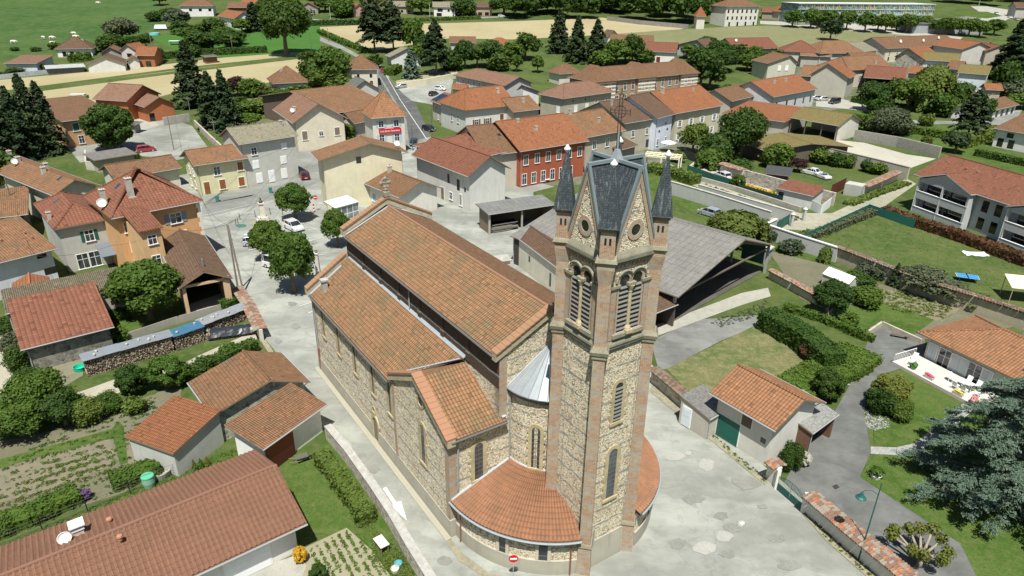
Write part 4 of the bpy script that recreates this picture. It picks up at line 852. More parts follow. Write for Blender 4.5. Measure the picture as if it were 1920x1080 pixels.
 # the two slate planes behind this gable and the zinc ridge
 A, C_ = P(0, .06, 28.55), tp(0, 0, 28.55); K1, K2 = P(hw+.25, -.18, 23.75), P(-hw-.25, -.18, 23.75); KL = tp((nx*1.8-t[0]*1.8), (ny*1.8-t[1]*1.8), 23.7); KR = tp((nx*1.8+t[0]*1.8), (ny*1.8+t[1]*1.8), 23.7)
 E_R, E_L = P(hw+.04, .06, 23.75), P(-hw-.04, .06, 23.75)
 m = MB(); m.slab([E_R, KR, C_, A], .07); m.slab([KL, E_L, A, C_], .07); tpart(m, 'spire_roof', slate())
 m = MB(); m.hexa([P(-.11, .1, 28.5), P(.11, .1, 28.5), tp(t[0]*.11, t[1]*.11, 28.5), tp(-t[0]*.11, -t[1]*.11, 28.5)], [P(-.1, .1, 28.68), P(.1, .1, 28.68), tp(t[0]*.1, t[1]*.1, 28.68), tp(-t[0]*.1, -t[1]*.1, 28.68)]); tpart(m, 'ridge_cap', zinc((.27, .33, .34)))
m = MB(); m.hexa([tp(-.3, -.3, 28.5), tp(.3, -.3, 28.5), tp(.3, .3, 28.5), tp(-.3, .3, 28.5)], [tp(-.1, -.1, 29.2), tp(.1, -.1, 29.2), tp(.1, .1, 29.2), tp(-.1, .1, 29.2)]); m.tube([tp(0, 0, 29.1), tp(0, 0, 30.2)], .06, 6); tpart(m, 'spire_base', zinc((.36, .40, .42)))
# openwork iron cross (turned to face the camera side of the tower)
m = MB(); e = Vector((.83, .56, 0)).normalized(); c0 = Vector(tp(0, 0, 0)); q = lambda u, z: c0+e*u+Vector((0, 0, z))
for u in (-.08, .08): m.tube([q(u, 29.0), q(u, 32.2)], .025, 5)
for z in (31.18, 31.34): m.tube([q(-.56, z), q(.56, z)], .025, 5)
for s_ in (-1, 1):
 m.tube([q(s_*.56, 31.08), q(s_*.56, 31.44)], .025, 5); m.tube([q(-.17, 32.2), q(.17, 32.2)], .025, 5)
for i in range(7): z = 29.3+i*.45; m.tube([q(-.08, z), q(.08, z)], .018, 4)
pts = [q(.32*math.cos(a), 31.26+.32*math.sin(a)) for a in [2*math.pi*i/20 for i in range(21)]]; m.tube(pts, .025, 5); m.tube([q(0, 32.2), q(0, 32.5)], .03, 5)
tpart(m, 'iron_cross', plain((.05, .035, .03), .6))
OT = tp(TW, 0, 0)
wd = arched_window((OT[0], OT[1]-8.2+8.2, 0), (0, 1), (1, 0), -.1, 11.9, .62, 2.95, .26, louv=True, parent=TWR)
wd = arched_window((OT[0], OT[1], 0), (0, 1), (1, 0), -.1, 5.6, .72, 4.1, .28, parent=TWR)
m = MB(); m.tube([tp(-1.0, -TW-.05, 0), tp(-1.0, -TW-.05, 17.5)], .02, 4); m.tube([tp(TW+.06, -1.25, 0), tp(TW+.06, -1.25, 3.4)], .05, 6); m.tube([tp(TW+.05, 1.35, .2), tp(TW+.05, 1.3, 23)], .02, 4); tpart(m, 'lightning_rod', plain((.3, .3, .3)))
# ------------------------------------------------------------ houses
OC, CR, WH, GY, YE, OR_ = (.50, .30, .16), (.62, .56, .42), (.70, .69, .65), (.42, .41, .36), (.62, .57, .36), (.58, .34, .15)
BR = (.16, .06, .03); GN = (.02, .10, .07); BL = (.36, .44, .50)
# --- foreground
H = house('garage_block', 'long low garage block with rounded red-brown tile roof in the near left corner', 'garage', (365, 1079), (576, 981), 2.8, (2, 484, 842), 1.75, 'G', WH, 'apx', near=True, ext=(16, 0), over=.45,
  rm=plain((.22, .11, .075), .85), gut=True, win=[('f', .60, .05, 2.4, 2.2, 'g', (.7, .72, .74)), ('f', .845, .05, 3.0, 2.25, 'g', (.75, .76, .76))])
HD = H['_d']; W_, D_, rs, ze = HD; pw = .335; ncol = int(W_/pw); pw = W_/ncol; rw = .42; L_ = math.hypot(D_/2, rs); nrow = int(L_/rw)
for side in (0, 1):
 m = MB(); P = lambda u, q, h: (u, (D_/2)*q if side == 0 else D_-(D_/2)*q, ze+rs*q+h+.02)
 for j in range(nrow):
  q0, q1 = j/nrow, (j+1)/nrow
  for i in range(ncol):
   us = [i*pw+pw*k for k in (0, .16, .3, .44, .6, 1.0)]; hs = [0, .06, .10, .10, .06, 0]
   for k in range(5):
    a, b, c, d = P(us[k], q0, hs[k]+.035), P(us[k+1], q0, hs[k+1]+.035), P(us[k+1], q1, hs[k+1]), P(us[k], q1, hs[k])
    m.poly([a, b, c, d] if side == 0 else [d, c, b, a])
    if j: e, f = P(us[k], q0, hs[k]), P(us[k+1], q0, hs[k+1]); m.poly([e, f, b, a] if side == 0 else [a, b, f, e])
 ro = [c for c in H.children if c.name.startswith('roof')][0]; m.build('roof_tiles', MC.setdefault('gar', (lambda: (lambda n: (n.col(n.mix(n.th(n.noise(n.uv(), .5, 5, .7), .35, .7), n.mix(n.N('TexWhiteNoise', {'noise_dimensions': '2D'}, Vector=n.N('VectorMath', {'operation': 'FLOOR'}, i0=n.N('VectorMath', {'operation': 'DIVIDE'}, i0=n.uv(), i1=(.335, .42, 1)).outputs[0]).outputs[0]).outputs['Value'], (.235, .120, .074), (.18, .093, .058)), (.155, .082, .052))), n.mat)[1])(NT('garage_tiles', .8, .25)))()), ro)
m = MB(); n_ = int(W_/.4)
for i in range(n_): m.tube([(i*.4, D_/2, ze+rs+.08), ((i+1)*.4+.03, D_/2, ze+rs+.06)], .15, 8, 0, .135)
m.build('ridge_tiles', plain((.20, .105, .07), .8), ro)
def locx(H, px, py, z):   # local coordinates in a house of the point at a pixel and height
 g = G(px, py, z); return H.matrix_basis.inverted() @ g
for (x, y) in ((229, 1022), (205, 976)):
 p = locx(H, x, y, 4.1); k = MB(); q = (D_-p.y)/(D_/2); k.lathe((p.x, p.y, ze+rs*min(q, 1)), [(.14, 0), (.14, .25), (.2, .27), (.17, .38), (.02, .42)], 10); k.build('roof_vent', plain((.40, .19, .12)), ro)
p = locx(H, 148, 1000, 4.0); zc = ze+rs*(D_-p.y)/(D_/2); k = chimney_mb(p.x, p.y, zc-.3, zc+.55, .62); k.box(p.x-.45, p.y-.45, zc+.9, p.x+.45, p.y+.45, zc+.98, 1); k.build('chimney', [plaster((.55, .55, .5)), plain((.75, .75, .72)), plain((.3, .3, .3)), plain((.4, .2, .13))], ro)
dish_mb(p.x-.8, p.y-.5, zc+.6, .42).build('satellite_dish', [plain(WHITE), plain((.3, .3, .3))], ro)
H = house('stone_barn', 'old stone barn with mossy gable roof and a red slatted gate behind the long garages', 'barn', (397, 780), (581, 715), 3.2, (1, 357, 715), 1.5, 'X', None, 'rub', near=True, wm=rubble((.30, .30, .25), 2.2, (.36, .36, .30)), apex=.60, rm=tile('old', .2, .3), over=.3)
house('barn_shed', 'low shed with bright orange lean-to roof on the left end of the stone barn', 'shed', (324, 851), (407, 792), 2.6, (2, 366, 734), .9, 'SR', (.5, .5, .46), 'org', near=True, over=.2, ext=(0, .7), rm=tile('org', .2, .3))
H = house('barn_annex', 'white-walled annex with speckled orange lean-to roof and dark red gate by the lane', 'shed', (492, 843), (613, 757), 2.9, (1, 466, 785), .9, 'S', (.82, .81, .77), 'org', near=True, over=.3, rm=tile('old', .2, .3))
for q in [c for c in H.children if c.name.startswith('wall')]: pass
O = (.28, .3, 0); m = MB(); m.fbox(O, (1, 0), (0, -1), .3, 3.2, 0, 2.5, 0, .06); m.build('gate', siding((.26, .06, .035), .14), H)
H = house('tiled_barn', 'timber barn with plain red tile roof beside the firewood row', 'barn', (38, 656), (214, 612), 3.0, (1, 17, 594), 2.0, 'S', (.25, .23, .19), 'red', near=True, wm=rubble((.20, .19, .16), 2.5, (.24, .23, .19)), rm=tile('red', .46, .42), over=.3)
house('mossy_barn', 'long low barn with rough mossy old tiles behind the plain red roof', 'barn', (10, 588), (228, 541), 4.0, (2, 226, 513), 1.0, 'S', (.4, .36, .3), 'rub', near=True, rm=tile('rub', .2, .3), over=.2, ext=(0, .5))
house('small_shed', 'tiny orange-roofed shed peeping over the mossy barn roof', 'shed', (22, 554), (96, 540), 3.6, 4, .9, 'X', (.5, .45, .4), 'org', near=True)
H = house('open_barn', 'brown-roofed open barn with a dark cart entrance beside the square', 'barn', (335, 541), (436, 521), 4.0, (2, 392, 440), 1.5, 'X', (.58, .36, .2), 'brn', near=True, rm=tile('drk', .3, .35), open_='f', over=.35)
m = MB(); W_, D_, rs, ze = H['_d']; m.box(.35, .4, -.2, .75, .8, ze); m.box(W_-1.1, .4, -.2, W_-.35, .75, ze+.2); m.box(.35, .4, ze-.3, W_-.35, .7, ze); m.build('post', plaster((.60, .42, .26)), H)
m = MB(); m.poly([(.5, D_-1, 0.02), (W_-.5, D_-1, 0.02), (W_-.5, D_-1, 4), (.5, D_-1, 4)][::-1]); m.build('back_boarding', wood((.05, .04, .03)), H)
k = MB(); k.tube([(W_*.55, 2.2, 4.6), (W_*.55, 2.2, 6.3)], .13, 8); k.build('stovepipe', plain((.2, .18, .17)), H)
# --- the orange and grey pair
H = house('grey_house', 'grey rendered house with green-shuttered window and grey awning joined to the ochre house', 'house', (101, 430), (208, 410), 6.6, (1, 72, 381), 2.0, 'HL', (.46, .46, .42), 'red', near=True, hipr=3.8, over=.35, rm=tile('red', .44, .40),
  chim=[(.05, .3, 1.0, .45)], sky=[(.32, .62)], win=[('f', .58, 3.9, 1.0, 1.5, 's', GN), ('f', .32, .2, 1.3, 2.1, 'w'), ('f', .58, .2, 1.3, 2.1, 'w')])
m = MB(); W_, D_, rs, ze = H['_d']; m.slab([(W_*.62, -2.0, 2.1), (W_-.2, -2.0, 2.1), (W_-.2, .5, 3.2), (W_*.62, .5, 3.2)], .06); m.build('awning', plain((.13, .15, .17)), H)
H = house('ochre_house', 'tall ochre house under a big red hipped tile roof by the square', 'house', (208, 410), (381, 376), 8.7, (2, 350, 334), 4.4, 'P', (.62, .36, .17), 'red', near=True, over=.45, hipr=7.2, rm=tile('red', .44, .40),
  chim=[(.31, .22, 2.3, .7), (.06, .35, 2.2, .6)], dish=[(.02, .32, .6)], sky=[(.26, .48)],
  win=[('f', .13, 6.2, 1.2, 1.4, 'w'), ('f', .16, 3.3, 1.3, 1.5, 'r', (.35, .33, .25)), ('f', .16, .4, 1.2, 1.9, 'd', (.5, .5, .45)), ('f', .70, 6.1, 1.4, 1.4, 's', (.22, .26, .30)), ('f', .74, 3.3, 1.2, 1.5, 'w'), ('r', [.25, .6], 6.0, 1.1, 1.5, 'w'), ('r', [.25, .6], 3.0, 1.1, 1.5, 'w')])
W_, D_, rs, ze = H['_d']; Q = locx(H, 257, 432, 8.2); Q2 = locx(H, 305, 423, 8.2); a, b = Q.x, Q2.x; y = min(Q.y, Q2.y)-.2
m = MB(); m.box(a+.3, y+.4, -.2, b-.3, 1.2, 7.9); m.build('wall', plaster((.64, .42, .22)), H)
m = MB(); m.slab([(a, y, 8.1), (b, y, 8.1), (b, 1.6, 9.55), (a, 1.6, 9.55)], .15); m.build('roof', tile('red', .32, .36), H)
for z in (6.0, 3.2): window(H, (a+.3, y+.4, 0), (1, 0), (0, -1), (b-a-.6)*.5, z, .95, 1.2, 'w')
m = MB()
for i in range(12): m.fbox((W_-.45, .45, 0), (1, 0), (0, -1), -.55 if i % 2 else -.35, .02, .7*i, .7*i+.68, 0, .04); m.fbox((W_-.45, .45, 0), (0, 1), (1, 0), -.02, .55 if i % 2 else .35, .7*i, .7*i+.68, 0, .04)
m.build('quoin', plaster((.72, .66, .55), .1), H)
H = house('white_house', 'pale blue-white house with weathered striped orange tiles at the left edge', 'house', (-60, 507), (108, 465), 5.0, (2, 86, 416), 1.7, 'S', (.58, .62, .66), 'old', near=True, rm=tile('old', .3, .42), over=.4, vents=[(.55, .45), (.85, .5), (.87, .35)], win=[('f', .93, 1.6, 1.6, .9, 'b'), ('f', .86, 4.0, 1.1, .5, 'b')])
house('timber_barn', 'dark open barn with patched brown tiles at the left edge', 'barn', (-50, 414), (53, 401), 4.0, (2, 37, 368), 1.6, 'S', (.10, .09, .07), 'old', near=True, over=.5)
house('long_house', 'long old house with mossy brown roof and four chimneys running away from the street', 'house', (100, 367), (190, 348), 6.0, (1, 36, 292), 1.8, 'X', (.55, .52, .40), 'mos', apex=.5, rm=tile('old', .25, .36), chim=[(.40, .30, .9), (.55, .35, .9), (.42, .62, .9), (.5, .78, .8)], dish=[(.3, .6, .5)], sky=[(.4, .12)])
house('low_house', 'single-storey house with ribbed brown tiles behind the ochre house roof', 'house', (214, 336), (342, 314), 3.6, ('R', 2, 326, 289, .4), 1.5, 'G', (.62, .60, .52), 'brn', near=True, rm=tile('brn', .45, .36), over=.4)
H = house('flat_annex', 'low wall-enclosed annex with grey flat roof beside the red car', 'shed', (176, 301), (258, 288), 2.8, (2, 253, 276), .3, 'S', (.42, .39, .32), 'gry', rm=stone((.16, .15, .14)), ridge=False, gut=False)
H = house('yellow_house', 'pale yellow house with brown shutters and orange roof on the main street', 'house', (362, 311), (466, 296), 5.9, ('R', 2, 447, 269, .45), 1.9, 'G', (.66, .62, .38), 'old', near=True, rm=tile('old', .3, .38), over=.45,
  win=[('f', .40, 3.4, 1.1, 1.5, 'w'), ('f', .90, 3.6, 1.0, 1.6, 'c', (.25, .09, .03)), ('f', .47, .6, 1.1, 1.8, 'c', (.25, .09, .03)), ('f', .88, .6, 1.1, 1.7, 'c', (.25, .09, .03)), ('f', .14, .2, 1.0, 2.2, 'd', (.25, .09, .03)), ('l', [.35, .7], 3.2, .7, 1.3, 'w'), ('l', [.35, .7], .8, .7, 1.3, 'w')])
H = house('grey_terrace', 'tall grey rendered house with white rolled shutters on the street corner', 'house', (447, 271), (560, 254), 8.6, ('R', 2, 530, 226, .5), 1.6, 'G', (.50, .50, .45), 'lgt', near=True, rm=tile('lgt', .3, .36), over=.4, chim=[(.85, .35, 1.0, .5)],
  win=[('f', .22, 6.1, 1.0, 1.3, 'w'), ('f', .78, 6.2, 1.0, 1.2, 'r'), ('f', .22, 3.4, 1.1, 1.5, 'r'), ('f', .74, 3.4, 1.1, 1.5, 'r'), ('f', .25, .5, 1.1, 1.9, 'r'), ('f', .48, .2, 1.1, 2.3, 'd', (.75, .76, .78)), ('f', .72, .5, 1.1, 1.9, 'r')])
H = house('gabled_hall', 'tall cream gabled hall with a white side wall facing the square', 'hall', (597, 301), (765, 285), 9.0, (1, 570, 286), 2.2, 'X', (.66, .61, .43), 'brn', near=True, apex=.58, over=.6, rm=tile('old', .3, .38), win=[('f', .44, 7.6, .9, 1.2, 'b')], dish=[(.9, .2, .5)])
H = house('low_villa', 'low long building with brown tile roof and blue-edged gable in front of the cream hall', 'house', (643, 327), (749, 371), 3.9, 9.0, 2.1, 'G', (.66, .64, .56), 'brn', near=True, apex=.5, over=.5, rm=tile('brn', .28, .36), chim=[(.38, .42, 1.0, .6), (.52, .45, 1.0, .6)], win=[('f', [.28, .5, .7], .9, 1.2, 1.4, 'c', (.25, .34, .42))])
H = house('veranda', 'small white glazed veranda with a pale sheet roof against the cream hall', 'veranda', (628, 390), (672, 378), 2.5, 3.0, .5, 'S', None, 'gry', near=True, rm=plain((.74, .75, .74), .4), ridge=False, over=.1)
W_, D_, rs, ze = H['_d']; m = MB()
for x in np.linspace(.05, W_-.05, 5): m.box(x-.04, .02, -.1, x+.04, .1, ze-.1)
m.box(0, .03, .9, W_, .09, 1.0); m.build('frame', plain(WHITE), H); g = MB(); g.box(.05, .05, 0, W_-.05, .07, ze-.15); g.build('pane', glass((.1, .12, .12)), H)
H = house('farm_building', 'large two-storey farm building with brown tile roof and white gable wall beside the yard', 'house', (771, 290), (878, 331), 6.6, (2, 965, 318), 2.9, 'G', (.60, .60, .55), 'red', near=True, over=.5, rm=tile('red', .26, .34),
  win=[('f', .62, 3.6, .7, 1.7, 'b'), ('f', .80, 3.0, .9, 2.0, 'b'), ('f', .92, 3.2, .5, .8, 'b'), ('f', .50, .1, .9, 2.2, 'd', (.18, .14, .1)), ('f', .66, .7, .9, 1.3, 'w'), ('f', .84, .4, .7, 2.0, 'c', (.3, .28, .24))])
house('hipped_farmhouse', 'striped red-tiled hipped roof house joined behind the brown farm building', 'house', (775, 272), (880, 300), 7.2, (1, 838, 238), 2.6, 'H', (.55, .53, .45), 'red', rm=tile('red', .5, .4), over=.3)
H = house('open_shed', 'open timber shed with grey sheet roof full of stacked planks', 'shed', (915, 402), (1042, 383), 3.6, (1, 894, 386), .4, 'S', None, 'gry', near=True, wm=wood((.20, .16, .12)), rm=corrugated((.19, .19, .18)), open_='f', ridge=False, over=.3)
W_, D_, rs, ze = H['_d']; m = MB(); rnd = random.Random(3)
for x in (.3, W_*.5, W_-.4): m = MB(); m.box(x, .3, -.2, x+.25, .55, ze-.1); m.build('post', wood((.4, .38, .32)), H)
m = MB()
for i in range(16): z = .15+.16*(i//2); m.box(.8+rnd.random()*.5, .6+rnd.random()*.6, z, 4.5+rnd.random()*1.5, 1.9+rnd.random()*.5, z+.1)
tag(m.build('plank_stack', wood((.22, .21, .18))), 'stack of grey planks under the open timber shed roof', 'planks').matrix_basis = H.matrix_basis.copy()
H = house('hangar', 'big open-sided farm hangar with stained grey fibre-cement roof behind the tower', 'hangar', (1272, 557), (1456, 460), 4.3, (1, 998, 428), 3.4, 'X', None, 'gry', near=True, over=.3, rm=corrugated((.205, .20, .18), .18), ridge=True, gut=False, apex=.6)
W_, D_, rs, ze = H['_d']; m = MB(); zr = ze+rs
for y in np.linspace(.8, D_-.8, 6):
 for x in (.5, W_-.7): m = MB(); m.box(x, y-.15, -.2, x+.3, y+.15, ze); m.build('post', plain((.33, .34, .32)), H)
m = MB()
for y in np.linspace(.8, D_-.8, 6):
 m.hexa([(.3, y-.1, ze-.35), (.3, y+.1, ze-.35), (W_*.6, y+.1, zr-.75), (W_*.6, y-.1, zr-.75)], [(.3, y-.1, ze-.1), (.3, y+.1, ze-.1), (W_*.6, y+.1, zr-.3), (W_*.6, y-.1, zr-.3)])
 m.hexa([(W_*.6, y-.1, zr-.75), (W_*.6, y+.1, zr-.75), (W_-.3, y+.1, ze-.35), (W_-.3, y-.1, ze-.35)], [(W_*.6, y-.1, zr-.3), (W_*.6, y+.1, zr-.3), (W_-.3, y+.1, ze-.1), (W_-.3, y-.1, ze-.1)]); m.box(.4, y-.08, ze-.5, W_-.4, y+.08, ze-.3)
m.build('truss', wood((.16, .13, .10)), H)
m = MB(); m.poly([(.4, D_-.5, -.2), (W_-.4, D_-.5, -.2), (W_-.4, D_-.5, ze-.1), (W_*.6, D_-.5, zr-.3), (.4, D_-.5, ze-.1)][::-1]); m.poly([(W_-.35, D_*.35, -.2), (W_-.35, D_-.5, -.2), (W_-.35, D_-.5, ze), (W_-.35, D_*.35, ze)]); m.poly([(W_-.6, 1.2, 1.2), (W_-.6, 4.6, 1.2), (W_-.6, 4.6, ze), (W_-.6, 1.2, ze)]); m.build('cladding', plain((.03, .085, .07), .7), H); m = MB(); m.box(.36, D_*.3, -.2, .46, D_-.5, ze-.1); m.build('side_boarding', wood((.06, .055, .05)), H)
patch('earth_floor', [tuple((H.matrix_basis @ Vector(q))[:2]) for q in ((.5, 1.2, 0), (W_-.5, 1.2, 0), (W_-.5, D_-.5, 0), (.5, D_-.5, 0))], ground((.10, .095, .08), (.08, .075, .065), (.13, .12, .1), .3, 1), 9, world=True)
house('brown_lean_to', 'low brown-tiled lean-to between the tower and the hangar', 'shed', (1195, 600), (1271, 570), 3.0, 4.0, .9, 'S', None, 'drk', near=True, wm=wood((.10, .08, .07)), over=.15, open_='f')
H = house('cream_outbuilding', 'long cream outbuilding with dark tile roof in front of the hangar', 'outbuilding', (961, 438), (1060, 513), 4.3, 5.6, .8, 'G', (.62, .59, .47), 'drk', near=True, rm=tile('drk', .22, .3), over=.15, ext=(0, 3), win=[('f', .28, 1.9, .5, .9, 'b'), ('f', .62, .8, .5, 1.9, 'b'), ('f', .9, 1.2, .5, 1.6, 'b')])
house('cement_hut', 'small grey cement hut with a flat roof beside the church wall', 'shed', (928, 492), (960, 488), 2.0, 2.0, .2, 'S', (.45, .45, .40), 'gry', near=True, rm=stone((.35, .35, .31)), ridge=False, gut=False, over=.2)
# --- right foreground
H = house('garage_house', 'small white-walled garage house with bright orange tile roof and green doors', 'garage', (1455, 808), (1549, 755), 4.3, (1, 1346, 728), 1.7, 'X', (.62, .61, .55), 'apx', near=True, over=.4, rm=tile('apx', .3, .38), win=[('l', .44, 2.6, 1.0, 1.5, 'd', (.10, .07, .05)), ('l', .74, .1, 2.3, 2.3, 'g', (.015, .11, .085)), ('l', .12, 2.0, .5, .5, 'b')])
H = house('slate_lean_to', 'low slate-roofed lean-to with a pale door on the left side of the garage house', 'shed', (1330, 786), (1372, 762), 2.3, (1, 1297, 742), .7, 'S', (.46, .44, .38), 'gry', near=True, rm=slate((.17, .165, .15)), ridge=False, over=.1, win=[('l', .75, .1, .9, 2.0, 'd', (.62, .68, .72))])
H = house('slate_porch', 'open slate-roofed porch with firewood on the right side of the garage house', 'shed', (1523, 812), (1572, 776), 2.6, 3.6, .8, 'S', None, 'gry', near=True, wm=wood((.16, .09, .06)), rm=slate((.24, .24, .22)), ridge=False, over=.15, open_='f')
H = house('bungalow', 'cream bungalow with weathered orange hipped roof and white-tiled terrace', 'bungalow', (1719, 622), (1886, 702), 3.1, (1, 1812, 584), 2.0, 'HL', (.56, .54, .46), 'old', near=True, over=.6, ext=(0, 12), rm=tile('apx', .3, .36), hipr=5.5, chim=[(.36, .56, 1.0, .8)],
  win=[('f', .04, .1, .9, 2.1, 'c', (.55, .60, .60)), ('f', .11, .1, 1.3, 2.1, 'w'), ('f', .19, .1, 1.8, 2.1, 'c', (.55, .60, .60)), ('f', .275, .1, 1.3, 2.1, 'w'), ('f', .34, .1, .9, 2.1, 'c', (.55, .60, .60))])
BUNG = H
# apartment block
H = house('apartment_building', 'grey rendered apartment building with loggias and long red tile roof', 'apartment building', (1714, 326), (1925, 394), 6.3, 13, 3.2, 'G', (.44, .45, .44), 'red', near=True, over=.5, ext=(0, 14), rm=tile('red', .3, .36), vents=[(.18, .33), (.24, .33), (.6, .3)], hipr=4,
  win=[('f', .40, 3.6, 1.2, 1.9, 'b'), ('f', .47, 3.6, 1.2, 1.9, 'b'), ('f', .40, .7, 1.2, 1.9, 'b'), ('f', .47, .7, 1.2, 1.9, 'b')])
def loggia_wing(H, x0, x1, dy=2.6, x_ap=None):
 W_, D_, rs, ze = H['_d']; a, b = x0, x1; y = -dy; rise = 2.0; zr = ze+rise; xm = (a+b)/2; yr = D_/2*rise/rs
 m = MB(); m.slab([(a, y, ze), (xm, y, zr), (xm, yr, zr), (a, 0, ze)], .16, 0, 1); m.slab([(xm, y, zr), (b, y, ze), (b, 0, ze), (xm, yr, zr)], .16, 0, 1); m.tube([(xm, y, zr), (xm, yr, zr)], .12, 6, 0); m.build('roof', [tile('red', .3, .36), plain((.5, .5, .48))], H)
 G_ = plaster((.46, .47, .46)); m = MB(); a += .35; b -= .35; y += .3
 for z0, z1 in ((-.3, 1.1), (2.65, 3.95), (5.6, 6.0)): m.box(a, y, z0, b, y+.22, z1)
 for x in (a, xm-.2, b-.35): m.box(x, y+.003, 1.1, x+.35, y+.26, 2.65); m.box(x, y+.003, 3.95, x+.35, y+.26, 5.6)
 m.hexa([(a, y+.02, 6.0), (b, y+.02, 6.0), (xm, y+.02, zr-.25)], [(a, y+.2, 6.0), (b, y+.2, 6.0), (xm, y+.2, zr-.25)]); m.box(a+.003, y+.2, -.3, a+.2, .48, 6.1); m.box(b-.2, y+.2, -.3, b-.003, .48, 6.1)
 m.box(a+.2, y+.2, 2.6, b-.2, .48, 2.75); m.build('loggia', G_, H)
 m = MB()
 for z in (1.1, 3.95): m.box(a-.04, y-.05, z, b+.04, y+.27, z+.07)
 for x in (a-.03, xm-.15): m.box(x, y-.03, -.3, x+.1, y, 6)
 m.build('railing', plain((.7, .7, .68)), H); m = MB()
 for z in (.1, 3.0):
  for u in (.1, .52): m.box(a+(b-a)*u, .40, z, a+(b-a)*(u+.36), .47, z+2.3)
 m.build('opening', glass((.015, .017, .02)), H)
p = locx(H, 1727, 331, 6.3); q = locx(H, 1851, 362, 6.3); loggia_wing(H, p.x, q.x, max(1.2, -p.y)); loggia_wing(H, q.x+6.2, q.x+6.2+(q.x-p.x), max(1.2, -p.y))
H = house('market_shelter', 'open shelter with mossy tile roof on timber posts in the gravel court', 'shelter', (1480, 220), (1573, 236), 4.2, (2, 1604, 224), 1.6, 'G', None, 'mos', near=True, rm=tile('mos', .25, .35), wm=plaster((.6, .57, .5)), open_='fl', over=.3)
W_, D_, rs, ze = H['_d']; m = MB()
for x in (.4, W_*.33, W_*.66, W_-.5): m = MB(); m.box(x, .35, 0, x+.22, .57, ze-.1); m.tube([(x+.1, .45, ze-1.2), (x+.8, .45, ze-.2)], .07, 4); m.build('post', wood((.14, .1, .08)), H)
house('white_lodge', 'white house with dark windows and timber balcony at the right edge', 'house', (1862, 240), (1990, 262), 4.6, (1, 1905, 216), 1.8, 'G', WH, 'brn', win=[('f', [.12, .3], .3, 1.4, 2.1, 'b'), ('f', .25, 2.8, 1.6, 1.2, 'b')])
house('row_garages', 'long low row of lock-up garages with brown roof on the right', 'garage', (1838, 212), (1912, 196), 2.8, (1, 1812, 196), 1.3, 'G', WH, 'brn', win=[('f', [.08, .22, .36, .5, .64, .78, .92], .1, 1.8, 2.0, 'b')])
house('garden_cabin', 'little white garden cabin with a red tile roof against the flint wall', 'cabin', (1455, 352), (1526, 368), 2.6, (1, 1462, 340), .8, 'S', (.62, .61, .58), 'red', near=True, rm=tile('red', .3, .36), over=.25, win=[('f', .12, .1, 1.0, 1.9, 'b')])
house('white_hut', 'plain white metal garden hut in the vegetable plot', 'shed', (1542, 513), (1592, 533), 1.7, (1, 1532, 495), .8, 'G', (.45, .47, .40), 'lgt', near=True, rm=plain((.72, .73, .72), .45), ridge=False, gut=False, over=.08)
house('tin_shed', 'low shed with tin roof in the gardens behind the hangar', 'shed', (1440, 470), (1452, 462), 2.2, 3, .3, 'S', (.3, .3, .28), 'gry', near=True, rm=corrugated((.5, .52, .52)), ridge=False, over=.1)
house('garden_shelter', 'black-roofed lean-to shelter against the flint wall', 'shed', (1432, 324), (1482, 330), 2.2, (1, 1436, 312), .4, 'S', None, 'gry', wm=wood((.06, .05, .045)), rm=plain((.06, .06, .06)), ridge=False, gut=False)
# --- village centre
R = lambda a, b, n: list(np.linspace(a, b, n))
H = house('tower_inn', 'corner house with a tall steep pyramid tile roof and a red sign', 'inn', (694, 222), (764, 217), 8.6, 8.5, 3.6, 'P', (.60, .58, .50), 'org', rm=tile('apx', .32, .5), over=.4, hipr=4.2,
  win=[('f', [.26, .74], 6.3, 1.1, 1.4, 's', BL), ('f', [.26, .74], 2.9, 1.1, 1.7, 's', BL)])
INN = H
house('cream_barn', 'cream barn with large brown gable roof and brown shutters', 'barn', (549, 231), (652, 222), 6.8, (1, 522, 204), 2.8, 'X', (.62, .57, .44), 'brn', apex=.49, over=.5, rm=tile('pnk', .28, .36), chim=[(.18, .35, 1.0, .6)], dish=[(.12, .3, .5)], win=[('f', .16, 2.6, 1.2, 2.0, 'c', (.18, .15, .10)), ('f', .5, 3.2, .9, 1.0, 'w'), ('f', .84, 3.0, 1.2, 1.8, 'c', (.18, .15, .10))])
house('old_farm', 'rambling farm with wide patched orange roof between the barn and the inn', 'farm', (630, 212), (716, 200), 6.2, (1, 590, 168), 2.4, 'G', (.14, .10, .08), 'org', rm=tile('old', .28, .36), over=.5, ext=(2, 3))
house('grey_roof_barn', 'barn with grey roof and solar panel behind the inn', 'barn', (655, 172), (715, 168), 6.0, 9, 2.2, 'X', (.5, .48, .42), 'gry', rm=tile('gry'), over=.4)
house('inn_wing', 'low brown-roofed wing beside the steep pyramid roof', 'house', (664, 232), (700, 224), 5.0, 6, 1.6, 'G', (.5, .47, .4), 'brn')
house('pyramid_villa', 'villa with brown pyramid roof and a dormer beside the ploughed field', 'house', (511, 157), (581, 151), 4.2, (1, 489, 143), 3.4, 'P', (.60, .57, .48), 'brn', hipr=6.5, chim=[(.35, .5, .4, .8)], win=[('f', [.25, .7], .8, 1.2, 1.4, 'w')])
house('hipped_house', 'square house with light brown hipped roof and red-brown shutters below the crossing', 'house', (643, 131), (710, 129), 6.2, 12, 3.0, 'H', (.62, .58, .48), 'brn', win=[('f', [.4, .8], 3.4, .9, 1.2, 'b'), ('f', [.42, .8], .8, 1.2, 1.6, 'c', BR)])
house('white_gable_house', 'white gabled house with grey-brown roof behind the blue spruce', 'house', (731, 107), (791, 103), 4.6, (1, 712, 101), 2.2, 'X', (.62, .62, .60), 'lgt', apex=.55, win=[('f', .55, 1.0, 1.4, 1.4, 'w'), ('f', .2, .5, 1.2, 1.6, 'w')])
